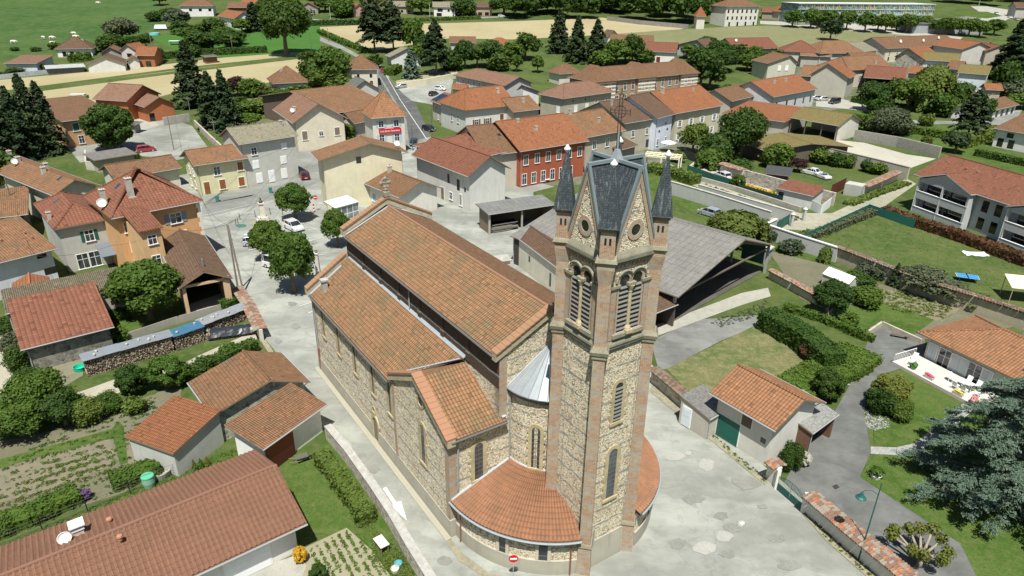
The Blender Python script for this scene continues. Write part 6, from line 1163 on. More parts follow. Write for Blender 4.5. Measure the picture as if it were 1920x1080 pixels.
def tree(label, kind, bx, by, ty, w, lf='md', seed=0, n=None, name='tree', cat='tree', group=None, at=None, H=None, sy=1.0, rot=None):
 b = at or G(bx, by); mp = mppx(b); R = w/2*mp if at is None else w/2; h = H or max(1.0, HT(bx, by, ty)); dpx = 1.875*mp
 if n is None: n = 2600 if R/dpx < 14 else 6500 if R/dpx < 30 else 16000
 ls = (.085 if n <= 2600 else .06 if n <= 6500 else .042)*(1 if kind not in ('fir', 'slim', 'pine') else 1.0); k = (kind, n, seed % 3, lf)
 if k not in TM: TM[k] = (leafmesh('crown', crown(kind, n, seed % 3, ls), LG[lf]), TM.setdefault(('t', kind, seed % 3), trunk(kind, seed % 3)))
 R_ = thing(name, label, cat, b, rot if rot is not None else (seed*1.7+bx*.31) % 6.28, group); g_ = 1.12 if kind in ('round', 'oak', 'shrub', 'ball') else 1.22; g_ *= (1.15 if w < 50 else .95) if b.y > 135 else 1; R_.scale = (R*g_, R*sy*g_, h*(1.08 if b.y > 135 else 1.02))
 for nm, me in zip(('crown', 'trunk'), TM[k]): o = bpy.data.objects.new(nm, me); COL.objects.link(o); o.parent = R_
 return R_
def leafbox(P, w, h, rng, dens, ls):
 """leaf cover of a clipped hedge along points"""
 C, N = [], []
 for a, b in zip(P[:-1], P[1:]):
  d = np.array(b-a, dtype=float); L = np.linalg.norm(d[:2]); d /= max(L, 1e-6); nn = np.array([-d[1], d[0], 0])
  for (area, f) in ((L*h, 's1'), (L*h, 's2'), (L*w, 't'), (w*h, 'e')):
   m = int(area*dens)+1; u, v = rng.random(m)*L, rng.random(m); bb = np.array(a)+np.outer(u, d)
   lump = .10*np.sin(u*2.1)+.07*np.sin(u*5.3+1)
   if f == 't': C.append(bb+np.outer((v-.5)*w, nn)+np.array([0, 0, h])+np.stack([0*u, 0*u, lump*.6+rng.normal(size=m)*.05], 1)); N.append(np.tile([0, 0, 1.], (m, 1))+rng.normal(size=(m, 3))*.45)
   elif f == 'e': C.append(np.array(a)+np.outer((u/L-.5)*w, nn)+np.stack([0*u, 0*u, v*h], 1)-d*.05); N.append(np.tile(-d, (m, 1))+rng.normal(size=(m, 3))*.5); C.append(np.array(b)+np.outer((u/L-.5)*w, nn)+np.stack([0*u, 0*u, v*h], 1)+d*.05); N.append(np.tile(d, (m, 1))+rng.normal(size=(m, 3))*.5)
   else: s = 1 if f == 's1' else -1; C.append(bb+np.outer(np.full(m, s*w/2)+s*lump+rng.normal(size=m)*.05, nn)+np.stack([0*u, 0*u, v*h], 1)); N.append(np.tile(nn*s, (m, 1))+rng.normal(size=(m, 3))*.5)
 C, N = np.concatenate(C), np.concatenate(N); return quads(C, N, rng.uniform(.6, 1.3, len(C))*ls, rng, .8)
def hedge(label, pts, w, h, lf='dk', dens=26, ls=.16, seed=0, name='hedge', world=False):
 P = [p if world else G(*p) for p in pts]; c = P[0].copy(); P = [p-c for p in P]; R = thing(name, label, 'hedge', c); rng = np.random.default_rng(seed)
 D = c.length/680; dens = min(dens, .55/(max(ls, D*.9)**2)); ls = max(ls, D*.9)
 o = bpy.data.objects.new('foliage', leafmesh('foliage', leafbox(P, w, h, rng, dens, ls), LG[lf])); COL.objects.link(o); o.parent = R; m = MB()
 for a, b in zip(P[:-1], P[1:]):
  d = (b-a).normalized(); nn = Vector((-d.y, d.x, 0)); e = nn*(w/2-.08); q = [a-e, b-e, b+e, a+e]; m.hexa([v-Vector((0, 0, .1)) for v in q], [v+Vector((0, 0, h-.08)) for v in q])
 m.build('core', LG[lf], R); return R
def inpoly(x, y, P):
 c = False; j = len(P)-1
 for i in range(len(P)):
  if (P[i].y > y) != (P[j].y > y) and x < (P[j].x-P[i].x)*(y-P[i].y)/(P[j].y-P[i].y)+P[i].x: c = not c
  j = i
 return c
def tufts(name, label, px, n, size, lf, seed=0, rowang=None, rowgap=1.0, cat='plants', tall=1.0, leaves=14):
 """uncountable ground cover: little leaf bunches over an area"""
 P = [G(*p) for p in px]; rnd = random.Random(seed); rng = np.random.default_rng(seed); x0, x1 = min(p.x for p in P), max(p.x for p in P); y0, y1 = min(p.y for p in P), max(p.y for p in P); c = []
 k = 0
 while len(c) < n and k < n*30:
  k += 1; x, y = rnd.uniform(x0, x1), rnd.uniform(y0, y1)
  if rowang is not None:
   a = RN(rowang); v = -math.sin(a)*x+math.cos(a)*y; v2 = round(v/rowgap)*rowgap+rnd.gauss(0, .16 if rowgap > .8 else .05); x += -math.sin(a)*(v2-v); y += math.cos(a)*(v2-v)
  if inpoly(x, y, P): c.append((x, y, terr(x, y), rnd.uniform(.5, 1.3)*size))
 if not c: return
 c = np.array(c); idx = np.repeat(np.arange(len(c)), leaves); e = rng.normal(size=(len(idx), 3)); e /= np.linalg.norm(e, axis=1)[:, None]; e[:, 2] = np.abs(e[:, 2]); s = c[idx, 3:4]
 C = c[idx, :3]+e*s*np.array([1, 1, tall]); V = quads(C, e+rng.normal(size=e.shape)*.5, c[idx, 3]*.42, rng, .6); o = bpy.data.objects.new(name, leafmesh(name, V, LG[lf])); COL.objects.link(o); tag(o, label, cat, kind='stuff'); return o
T = tree
# left side
for i, a in enumerate([(12, 305, 178, 62, 'fir', 'leftmost dark fir in the tall group at the left edge'), (44, 300, 172, 56, 'fir', 'second dark fir of the group at the left edge, between two taller ones'), (72, 292, 150, 56, 'fir', 'tallest fir in the group at the left edge'), (98, 288, 162, 52, 'fir', 'rightmost fir of the group beside the ochre villa')]): T(a[5], a[4], a[0], a[1], a[2], a[3]*1.35, 'fir', i, 9000, 'fir_tree', 'fir tree', 'tall firs at the left edge')
T('dark round tree below the firs at the left edge', 'round', 18, 375, 285, 92, 'dk', 1); T('great dense round tree in front of the ochre villa', 'ball', 217, 282, 194, 96, 'dk', 2, 16000); T('tall fir standing in front of the ploughed field', 'fir', 364, 200, 88, 74, 'fir', 1, 6500, 'fir_tree', 'fir tree')
T('leaning dark fir right of the tall fir by the field', 'fir', 402, 240, 142, 62, 'fir', 2, 6500, 'fir_tree', 'fir tree'); T('dark fir nearest the low wall above the grey terrace', 'fir', 428, 245, 140, 56, 'fir', 0, 6500, 'fir_tree', 'fir tree')
T('purple-leaved tree between the firs and the pyramid villa', 'oak', 447, 180, 146, 26, 'pur', 1); T('pale bushy tree left of the pyramid villa', 'shrub', 474, 180, 148, 40, 'md', 2)
T('huge dark oak on the grass beyond the ploughed field', 'oak', 538, 104, 4, 84, 'dk', 0, 16000); T('dark conifer on the hillside left of the huge oak', 'fir', 478, 58, 8, 34, 'fir', 1, name='fir_tree', cat='fir tree')
T('large tree group crown between pyramid villa and hipped house', 'oak', 620, 168, 96, 74, 'md', 1, 6500); T('rounded light green tree below the large tree beside the hipped house', 'round', 610, 172, 128, 62, 'lt', 0, 6500)
T('dark bush under the huge oak near the road', 'oak', 588, 126, 96, 40, 'dk', 2)
for i, (x, ty, w) in enumerate(((703, 2, 62), (738, 10, 58))): T(('left' if i == 0 else 'right')+' tall open pine of the pair beside the lane', 'pine', x, 98, ty, w, 'fir', i, 6500, 'pine_tree', 'pine tree', 'pair of tall pines')
T('thin light tree against the right-hand tall pine', 'oak', 776, 100, 40, 34, 'md', 2); T('big feathery conifer right of the white gable house', 'pine', 818, 140, 46, 58, 'fir', 2, 6500, 'pine_tree', 'pine tree'); T('blue spruce beside the street wall', 'fir', 771, 146, 94, 30, 'blu', 0, 6500, 'spruce_tree', 'spruce tree')
T('dark rounded tree right of the feathery conifer', 'round', 872, 128, 78, 34, 'dk', 1); T('broad garden tree with pale edge behind the long pinkish roof', 'oak', 918, 126, 78, 58, 'dk', 0); T('wide tree left of the three firs behind the striped building', 'oak', 985, 112, 66, 52, 'dk', 1)
T('small tree on the lawn, left of the two by the striped building', 'round', 968, 134, 104, 20, 'md', 0); T('small tree on the lawn, right of the two by the striped building', 'round', 1008, 136, 106, 20, 'md', 1)
for i, (x, ty, by, w, l) in enumerate(((1048, 24, 98, 40, 'left'), (1081, 36, 116, 38, 'middle'), (1117, 42, 118, 42, 'right'))): T(l+' fir of the three behind the striped building', 'fir', x, by, ty, w, 'fir', i, 6500, 'fir_tree', 'fir tree', 'three firs behind the striped building')
T('bright leafy tree right of the three firs', 'round', 1155, 122, 76, 54, 'md', 1, 6500); T('pointed dark tree between the bright trees behind the striped building', 'oak', 1185, 118, 68, 30, 'dk', 2); T('low leafy tree above the striped building roof', 'shrub', 1207, 118, 92, 34, 'md', 0)
T('tall dark tree at the right end of the striped building', 'oak', 1312, 168, 92, 66, 'dk', 0, 6500); T('round dark tree behind the striped building, towards the field', 'round', 1345, 120, 78, 52, 'dk', 1, 6500); T('dark low tree at the foot of the striped building', 'round', 1330, 166, 118, 60, 'dk', 2, 6500)
T('small tree by the meadow farm wall', 'round', 1412, 124, 88, 30, 'md', 0); T('bushy tree in front of the meadow farm', 'shrub', 1448, 124, 92, 36, 'dk', 1)
T('dark fir standing in the stubble field by the avenue', 'oak', 1556, 76, 38, 30, 'fir', 2, name='fir_tree', cat='fir tree')
for i, x in enumerate((1485, 1519, 1551, 1586, 1621, 1659, 1699, 1731, 1785, 1815, 1835, 1862)):
 T(('leftmost', 'second', 'third', 'fourth', 'fifth', 'sixth', 'seventh', 'eighth', 'ninth', 'tenth', 'eleventh', 'rightmost')[i]+' pollarded plane tree of the avenue row'+('' if i in (0, 11) else ' counted from the left'), 'round', x, (51, 53, 53, 56, 60, 62, 62, 60, 66, 68, 70, 66)[i], (20, 18, 20, 22, 25, 27, 28, 31, 34, 36, 40, 37)[i], 29, 'md', i, name='plane_tree', group='avenue plane trees')
for i, (x, y) in enumerate(((1535, 40), (1645, 49), (1680, 50), (1715, 52), (1755, 56), (1772, 52))): T('back-row plane tree '+('left of', 'behind', 'right of', 'past', 'third past', 'last past')[i]+' the lecture hall end of the avenue', 'round', x, y+8, y-18, 26, 'dk', i, name='plane_tree', group='second row of avenue trees')
# right side
T('round-headed tree above the gravel court shelter', 'round', 1632, 208, 156, 58, 'dk', 0, 6500); T('dark thicket tree under the bright red shed', 'oak', 1672, 202, 152, 52, 'dk', 1, 6500); T('small pointed tree in front of the bright red shed', 'fir', 1660, 170, 138, 22, 'fir', 0)
T('big pale green weeping willow in the right-hand gardens', 'willow', 1738, 208, 126, 70, 'lt', 0, 16000, 'willow_tree', 'willow'); T('dark tree beside the willow', 'oak', 1784, 210, 158, 48, 'dk', 2, 6500); T('spreading dark fir in front of the row garages', 'pine', 1812, 262, 176, 62, 'fir', 1, 6500, 'fir_tree', 'fir tree')
T('small fir beside the orange kiosk roof', 'fir', 1858, 182, 154, 22, 'fir', 2); T('very tall dark fir in the top right cluster', 'fir', 1890, 152, 42, 84, 'fir', 0, 16000, 'fir_tree', 'fir tree'); T('olive bush right of the kiosk roof', 'shrub', 1900, 186, 148, 60, 'gry', 1, 6500)
T('feathery grey-green shrub behind the gravel court wall', 'shrub', 1662, 250, 204, 80, 'gry', 2, 16000); T('narrow tree at the left of the feathery shrub', 'shrub', 1625, 246, 212, 30, 'md', 0)
T('large dark tree in the walled courtyard behind the shuttered house', 'oak', 1385, 300, 212, 84, 'dk', 1, 16000); T('light thin tree in front of the shuttered olive house', 'oak', 1298, 288, 234, 42, 'lt', 2, 6500); T('drooping tree left of the large courtyard tree', 'willow', 1345, 302, 252, 62, 'dk', 1, 6500, 'willow_tree')
T('bright green shrub on the lawn behind the boundary walls', 'shrub', 1458, 314, 268, 56, 'md', 0, 6500); T('round shrub on the drive left of the green screens', 'ball', 1270, 304, 284, 26, 'lt', 0, 2600, 'shrub', 'shrub'); T('bush at the corner of the flint wall and the white car', 'ball', 1382, 352, 326, 28, 'md', 1, 2600, 'shrub', 'shrub')
T('sprawling yellow-green weeping bush behind the hangar roof', 'willow', 1380, 452, 398, 96, 'ylw', 2, 16000, 'shrub', 'shrub'); T('grey-leaved round bush right of the yellow-green one', 'shrub', 1435, 452, 424, 32, 'gry', 0, 2600, 'shrub', 'shrub')
for i, (x, y, w, ty, l) in enumerate(((1510, 298, 20, 276, 'narrow dark'), (1540, 306, 34, 278, 'broad dark'), (1568, 312, 26, 286, 'bushy'), (1588, 314, 24, 290, 'bright'), (1623, 322, 18, 298, 'column-shaped'), (1645, 326, 30, 306, 'rounded'))): T(l+' shrub trained against the long garden wall', 'shrub', x, y, ty, w, 'md' if i % 2 else 'dk', i, 2600, 'shrub', 'shrub')
T('grey plum tree next to the black shelter', 'oak', 1495, 322, 298, 26, 'pur', 2, name='shrub', cat='shrub')
T('dark leafy tree over the swing in the kitchen garden', 'round', 1555, 592, 528, 70, 'dk', 1, 16000); T('cypress in the gardens beside the old tile-capped wall', 'fir', 1675, 536, 494, 24, 'fir', 1, 6500, 'cypress_tree', 'cypress'); T('brown-green bare bush against the long wall', 'oak', 1725, 548, 504, 70, 'gry', 2, 6500, 'shrub', 'shrub')
T('light bush at the foot of the long garden wall', 'shrub', 1642, 516, 490, 60, 'gry', 1, 6500, 'shrub', 'shrub'); T('small banana-like plant beside the white hut', 'willow', 1545, 492, 462, 20, 'lt', 1, 2600, 'shrub', 'shrub')
# right foreground shrubs
T('big domed bush with light green top by the curved drive', 'ball', 1665, 760, 704, 70, 'ylw', 0, 16000, 'shrub', 'shrub'); T('dark low bush on the left shoulder of the domed bush', 'shrub', 1648, 772, 722, 52, 'dk', 1, 16000, 'shrub', 'shrub'); T('bright spreading bush below the domed bush', 'shrub', 1680, 782, 748, 50, 'md', 2, 16000, 'shrub', 'shrub')
T('dark round bush at the lower end of the ivy bank', 'ball', 1548, 752, 690, 58, 'dk', 2, 16000, 'shrub', 'shrub'); T('bushy shrub against the front wall of the garage house', 'shrub', 1480, 880, 826, 40, 'dk', 0, 16000, 'shrub', 'shrub'); T('white flowering shrub by the gate', 'ball', 1506, 872, 848, 28, 'wht', 1, 6500, 'shrub', 'shrub')
T('brown dry bush in the dry lawn corner', 'oak', 1512, 672, 646, 32, 'red', 1, 2600, 'shrub', 'shrub')
# left foreground
T('bright green walnut-like tree on the lawn beside the open barn', 'round', 283, 600, 494, 118, 'md', 0, 16000); T('large clipped bush beside the farm track, right of the pair', 'ball', 320, 726, 666, 72, 'md', 1, 16000, 'shrub', 'shrub'); T('smaller clipped bush beside the farm track, left of the pair', 'ball', 254, 738, 684, 60, 'dk', 2, 16000, 'shrub', 'shrub')
for i, (x, y, ty, w, lf, l) in enumerate(((85, 782, 700, 92, 'md', 'tall loose shrub nearest the white path'), (125, 795, 738, 78, 'dk', 'dark shrub in the middle of the left thicket'), (45, 815, 755, 92, 'md', 'broad shrub at the lower left of the thicket'), (165, 792, 748, 56, 'lt', 'yellow-green shrub at the right of the left thicket'), (205, 772, 736, 48, 'md', 'low shrub at the thicket end beside the track'), (60, 735, 690, 60, 'dk', 'shrub beside the yard at the top of the thicket'))): T(l, 'oak' if i < 3 else 'shrub', x, y, ty, w, lf, i, 16000, 'shrub', 'shrub')
for i, (x, y, ty, w, l) in enumerate(((25, 628, 590, 44, 'top'), (32, 660, 618, 46, 'middle'), (38, 690, 650, 44, 'lowest'))): T(l+' bush of the line between the white path and the red-roofed barn', 'shrub', x, y, ty, w, 'gry' if i == 1 else 'dk', i, 6500, 'shrub', 'shrub')
for i, x in enumerate((1, 2, 3)): T(('left', 'middle', 'right')[i]+' little dwarf conifer behind the garage roof', 'fir', (366, 378, 390)[i], (884, 878, 874)[i], (862, 862, 858)[i], 13, 'ylw' if i != 1 else 'md', i, 2600, 'dwarf_conifer', 'shrub', 'three dwarf conifers')
T('yellow flowering bush at the corner of the garages', 'ball', 564, 1054, 1026, 28, 'yfl', 0, 6500, 'shrub', 'shrub'); T('round dark box bush at the bottom edge of the vegetable plot', 'ball', 598, 1090, 1060, 36, 'dk', 1, 6500, 'shrub', 'shrub')
T('lavender clump by the wire fence', 'ball', 163, 936, 920, 22, 'vio', 1, 2600, 'shrub', 'shrub')
# square
T('plane tree standing alone nearest the street on the square', 'round', 555, 414, 346, 62, 'md', 0, 16000, 'plane_tree'); T('plane tree close to the church gable', 'round', 634, 462, 392, 52, 'md', 1, 16000, 'plane_tree')
T('plane tree over the white van on the square', 'round', 552, 548, 436, 82, 'md', 2, 16000, 'plane_tree'); T('plane tree behind the one over the white van', 'round', 508, 490, 414, 66, 'md', 1, 16000, 'plane_tree'); T('dense round tree in front of the cream barn', 'ball', 645, 268, 229, 46, 'md', 0, 6500)
# hillside
for i, (x, y, ty, w, lf) in enumerate(((232, 82, 36, 56, 'gry'), (215, 88, 66, 34, 'dk'), (245, 88, 68, 40, 'dk'), (275, 90, 64, 24, 'dk'), (335, 52, 18, 40, 'gry'), (372, 96, 58, 46, 'dk'), (400, 96, 62, 44, 'dk'), (430, 92, 64, 46, 'dk'), (405, 66, 34, 40, 'dk'), (300, 10, -12, 26, 'dk'), (455, 62, 36, 30, 'md'), (380, 66, 44, 30, 'dk'), (500, 35, 2, 36, 'dk'), (610, 22, -2, 40, 'dk'), (642, 32, -2, 50, 'md'), (700, 24, -4, 44, 'dk'), (790, 26, -4, 46, 'md'), (870, 30, -2, 40, 'dk'), (945, 28, -4, 60, 'dk'), (540, 22, -6, 44, 'md'))):
 T(('bushy tree', 'dark tree', 'rounded tree', 'leafy tree')[i % 4]+' on the far hillside, '+('brown-twigged, at the cow pasture corner', 'at the foot of the pasture corner', 'right of the pasture corner', 'by the lone pole', 'below the white hilltop house', 'first of three in the green field', 'second of three in the green field', 'third of three in the green field', 'beside the orange gable house', 'at the top edge above the pasture', 'right of the orange gable house', 'under the hilltop house terrace', 'above the huge oak', 'right of the glazed bungalow', 'left of the red-walled house', 'right of the red-walled house', 'right of the grey-roofed house', 'right of the white balcony house', 'right of the far balcony house', 'left of the glazed bungalow')[i], ('oak', 'round', 'shrub')[i % 3], x, y, ty, w, lf, i)
X = [(1325, 96, 70, 34, 'dk', 'round', 'dark tree on the field side of the grey-gabled house'), (1378, 118, 86, 44, 'dk', 'oak', 'dark tree between the striped building trees and the meadow farm'), (1400, 132, 102, 36, 'md', 'round', 'round tree left of the cream twin-gabled house'), (1432, 128, 98, 40, 'dk', 'oak', 'dark tree touching the cream twin-gabled house'),
 (1350, 134, 96, 48, 'dk', 'oak', 'dark tree behind the right end of the striped roof'), (1292, 110, 84, 30, 'md', 'round', 'small leafy tree below the red-roofed house'), (1236, 112, 88, 40, 'md', 'shrub', 'bushy tree at the garden of the red-roofed house'), (1172, 116, 84, 38, 'dk', 'oak', 'dark tree filling the gap behind the three firs'), (1098, 112, 80, 38, 'md', 'oak', 'leafy tree between the middle and right firs'), (1130, 124, 94, 40, 'md', 'shrub', 'low tree at the foot of the right fir'),
 (958, 116, 82, 40, 'md', 'oak', 'light tree left of the wide tree by the lawn'), (936, 132, 98, 34, 'lt', 'shrub', 'bright shrub behind the pinkish long roof'), (895, 126, 88, 34, 'lt', 'oak', 'light green tree beside the broad garden tree'), (845, 132, 92, 36, 'dk', 'shrub', 'dark shrub mass between the feathery conifer and rounded tree'), (790, 122, 84, 40, 'md', 'oak', 'leafy tree behind the blue spruce'), (798, 104, 66, 34, 'dk', 'oak', 'dark tree behind the feathery conifer'),
 (700, 128, 100, 30, 'dk', 'shrub', 'bush at the lane end under the tall pines'), (592, 162, 112, 44, 'dk', 'oak', 'grey-green tree at the left of the large tree group'), (640, 176, 140, 48, 'lt', 'shrub', 'light shrub at the foot of the large tree group'), (560, 185, 158, 46, 'md', 'shrub', 'bush in the garden in front of the pyramid villa'), (525, 200, 168, 46, 'md', 'oak', 'apple tree in the garden below the pyramid villa'), (492, 212, 184, 50, 'lt', 'shrub', 'bright bushes in the garden left of the cream barn'), (510, 185, 162, 30, 'pur', 'shrub', 'purple shrub by the wall of the pyramid villa'), (465, 212, 190, 36, 'md', 'shrub', 'bush beside the white path in the villa garden'), (468, 238, 214, 40, 'md', 'oak', 'light tree above the roof of the grey terrace'), (447, 205, 180, 34, 'dk', 'shrub', 'dark bush behind the leaning fir'), (425, 182, 150, 26, 'dk', 'shrub', 'dark bush between the tall fir and the purple tree'),
 (300, 116, 92, 20, 'dk', 'round', 'small dark tree right of the brick farm wing'), (205, 96, 66, 38, 'dk', 'shrub', 'dark shrub left of the brown-twigged tree'), (30, 140, 126, 28, 'dk', 'shrub', 'shrub in front of the low white house'), (80, 132, 120, 20, 'lt', 'shrub', 'yellow-green shrub at the grey shed row'), (5, 144, 134, 24, 'dk', 'shrub', 'small shrub at the left end of the railing fence'), (68, 96, 88, 16, 'dk', 'shrub', 'small pasture bush by the fence, right one'), (28, 95, 88, 14, 'dk', 'shrub', 'small pasture bush by the fence, left one'), (105, 92, 78, 20, 'dk', 'shrub', 'bush at the left corner of the white bungalow'),
 (340, 64, 38, 30, 'dk', 'shrub', 'shrub behind the teal tent'), (352, 78, 52, 34, 'md', 'oak', 'garden tree right of the teal tent'), (418, 72, 48, 34, 'md', 'shrub', 'leafy tree right of the dark orange-gable tree'), (440, 84, 56, 36, 'dk', 'shrub', 'shrub right of the three green field trees'), (360, 106, 84, 30, 'dk', 'shrub', 'low bush at the end of the upper hedge'), (290, 40, 20, 24, 'dk', 'shrub', 'bush on the pasture ridge line'), (318, 36, 16, 26, 'dk', 'oak', 'tree left of the white hilltop house'),
 (1700, 208, 150, 58, 'md', 'oak', 'leafy tree between the dark thicket and the willow'), (1645, 214, 176, 40, 'dk', 'shrub', 'dark shrub behind the round-headed tree'), (1765, 218, 176, 44, 'md', 'shrub', 'shrub mass at the right foot of the willow'), (1840, 226, 186, 34, 'dk', 'oak', 'dark tree right of the spreading fir'), (1880, 180, 120, 50, 'dk', 'oak', 'dark tree under the very tall fir'), (1915, 150, 96, 44, 'md', 'oak', 'tree at the right edge beside the very tall fir'), (1905, 204, 176, 40, 'md', 'shrub', 'light bushes above the row garages'), (1735, 236, 212, 24, 'lt', 'shrub', 'small bush on the lawn by the mottled wall'), (1735, 276, 254, 18, 'ylw', 'ball', 'golden round bush beside the parasol terrace'), (1790, 286, 250, 50, 'fir', 'oak', 'dark evergreen in front of the spreading fir'),
 (1475, 132, 112, 22, 'dk', 'shrub', 'shrub squeezed between the cream and reddish roofs'), (1555, 128, 112, 18, 'dk', 'shrub', 'small shrub between the curved and grey gable roofs'), (1320, 226, 196, 34, 'dk', 'shrub', 'dark shrub behind the long orange shed'), (1365, 178, 158, 26, 'md', 'shrub', 'green shrub behind the wing house'), (1385, 322, 300, 40, 'dk', 'shrub', 'low shrub under the drooping courtyard tree'), (1330, 315, 280, 50, 'md', 'willow', 'light drooping branches at the left of the courtyard tree'),
 (1480, 474, 446, 44, 'gry', 'shrub', 'grey shrub behind the tin shed'), (1605, 540, 510, 60, 'dk', 'shrub', 'dark shrub right of the white garden hut'), (1620, 570, 538, 60, 'md', 'shrub', 'leafy shrub above the kitchen lawn'), (1590, 612, 586, 36, 'md', 'shrub', 'low shrub beside the swing'), (1770, 560, 530, 80, 'gry', 'oak', 'straggling bare-twigged shrub by the old flaking wall'), (1830, 580, 552, 50, 'md', 'shrub', 'shrub behind the bungalow roof'),
 (225, 348, 330, 14, 'md', 'shrub', 'small garden shrub by the low house'), (255, 300, 284, 16, 'md', 'shrub', 'weedy shrub at the annex corner'), (20, 420, 372, 56, 'md', 'round', 'leafy tree above the dark timber barn'), (225, 640, 614, 36, 'md', 'shrub', 'low shrub on the lawn edge near the firewood'), (430, 672, 645, 40, 'md', 'shrub', 'bush at the upper end of the farm track'), (385, 700, 670, 40, 'dk', 'shrub', 'dark bush between track and stone barn'), (255, 772, 742, 40, 'lt', 'shrub', 'light shrub by the garden pole')]
for i, (x, y, ty, w, lf, kd, lb) in enumerate(X): T(lb, kd, x, y, ty, w, lf, i, name='shrub' if kd in ('shrub', 'ball') else 'tree', cat='shrub' if kd in ('shrub', 'ball') else 'tree')
# the far wood: one mass
def wood_mass(label, spots, lf, seed):
 rng = np.random.default_rng(seed); V = []
 for (x, y, ty, w) in spots:
  b = G(x, y); R = w/2*mppx(b); h = max(3, HT(x, y, ty)); q = crown('oak', 1500, int(rng.integers(0, 9999)), .10)*np.array([R, R, h])+np.array(b); V.append(q)
 o = bpy.data.objects.new('wood', leafmesh('wood', np.concatenate(V), LG[lf])); COL.objects.link(o); tag(o, label, 'wood', kind='stuff')
rnd = random.Random(5)
wood_mass('dark wood behind the big ploughed field', [(x, 32+rnd.uniform(-14, 3)+(x > 1130)*14*(x-1130)/180, rnd.uniform(-28, -6), rnd.uniform(42, 62)) for x in range(960, 1320, 11)]+[(x, rnd.uniform(0, 16), -34, 60) for x in range(960, 1360, 18)], 'dk', 1)
wood_mass('trees massed along the top edge behind the far houses', [(x, rnd.uniform(-8, 2), rnd.uniform(-45, -24), rnd.uniform(36, 60)) for x in range(480, 980, 17)], 'dk', 2)
wood_mass('belt of trees right of the glass school', [(x, rnd.uniform(-2, 12), -26, 44) for x in range(1775, 1925, 17)]+[(1345+i*9, 26, -6, 26) for i in range(3)], 'md', 3)
# the big blue cedar, right foreground, and the knobbly pollard by the wall
def cedar():
 b = G(1888, 938); R = thing('cedar_tree', 'huge blue-green cedar spreading over the front lawn at the right edge', 'cedar', b); H_ = 12.5; rng = np.random.default_rng(4); rnd = random.Random(4); P, N, U, S = [], [], [], []; tr = MB()
 tr.tube([(0, 0, -.2), (.1, 0, 5), (0, .1, H_-.4)], .38, 9, 0, .05)
 for i in range(96):
  z = 1.0+(H_-1.6)*((i+.5)/96)**1.05; L = (7.6*(1-(z/H_)**2.0)+.7)*rnd.uniform(.78, 1.08); a = i*2.399+rnd.gauss(0, .2); d = np.array([math.cos(a), math.sin(a), 0]); s = np.array([-math.sin(a), math.cos(a), 0])
  f = lambda t: d*L*t+np.array([0, 0, z+.9*t*(1-t)*1.6-.55*t*t])
  tr.tube([tuple(f(t)) for t in (0, .3, .6, .85)], .09*(L/6)+.02, 5, 0, .02)
  for k in range(int(12+L*5)):
   t = rnd.uniform(.22, 1.0); side = rnd.choice((-1, 1)); sl = L*.30*(1.15-t)*rnd.uniform(.5, 1.2)+.35; dirn = d*.75+s*side*rnd.uniform(.2, 1.1); dirn /= np.linalg.norm(dirn); o = f(t); m = int(20+sl*20)
   q = rng.random(m); lat = rng.normal(size=m)*.11; pn = np.cross(dirn, [0, 0, 1]); c = o+np.outer(q*sl, dirn)+np.outer(lat, pn)+np.stack([0*q, 0*q, -.12*q*q*sl+rng.normal(size=m)*.035], 1)
   P.append(c); N.append(np.tile([0, 0, 1.], (m, 1))+rng.normal(size=(m, 3))*.45); U.append(np.cross(np.tile([0, 0, 1.], (m, 1)), dirn+rng.normal(size=(m, 3))*.5))
 P, N, U = np.concatenate(P), np.concatenate(N), np.concatenate(U); V = quads(P, N, rng.uniform(.05, .12, len(P)), rng, .34, U)
 o = bpy.data.objects.new('crown', leafmesh('crown', V, LG['blu'])); COL.objects.link(o); o.parent = R; tr.build('trunk', BARK, R)
cedar()
def pollard():
 b = G(1722, 1062); R = thing('pollard_tree', 'knobbly pollarded tree with tufts of leaves behind the tile-capped wall', 'pollard tree', b); R.scale = (.85, .85, .85); rng = np.random.default_rng(2); m = MB(); P, N = [], []
 m.tube([(0, 0, -.2), (0, 0, 1.1)], .26, 9, 0, .22)
 for i, (a, L, z) in enumerate(((2.4, 2.4, 2.4), (2.0, 1.6, 2.6), (1.3, 1.8, 2.4), (.4, 1.9, 2.3), (-.3, 1.7, 2.0), (-1.1, 1.5, 2.1), (3.4, 1.2, 2.0), (2.75, 2.6, 2.5), (.85, 2.2, 2.5), (-2.2, 1.0, 2.0))):
  x, y = math.cos(a)*L, math.sin(a)*L; m.tube([(0, 0, .9), (x*.35, y*.35, 1.3+.2*(i % 2)), (x*.75, y*.75, z-.4), (x, y, z)], .15, 7, 0, .08); m.blob((x, y, z), .16, .16, .16, 0, i); k = 240; e = rng.normal(size=(k, 3)); e /= np.linalg.norm(e, axis=1)[:, None]
  P.append(np.array([x, y, z+.1])+e*rng.uniform(.2, .62, k)[:, None]); N.append(e+rng.normal(size=(k, 3))*.4)
 V = quads(np.concatenate(P), np.concatenate(N), .09, rng, .8); m.build('trunk', stone((.30, .26, .2), 3), R, True); o = bpy.data.objects.new('crown', leafmesh('crown', V, LG['ylw'])); COL.objects.link(o); o.parent = R
pollard()
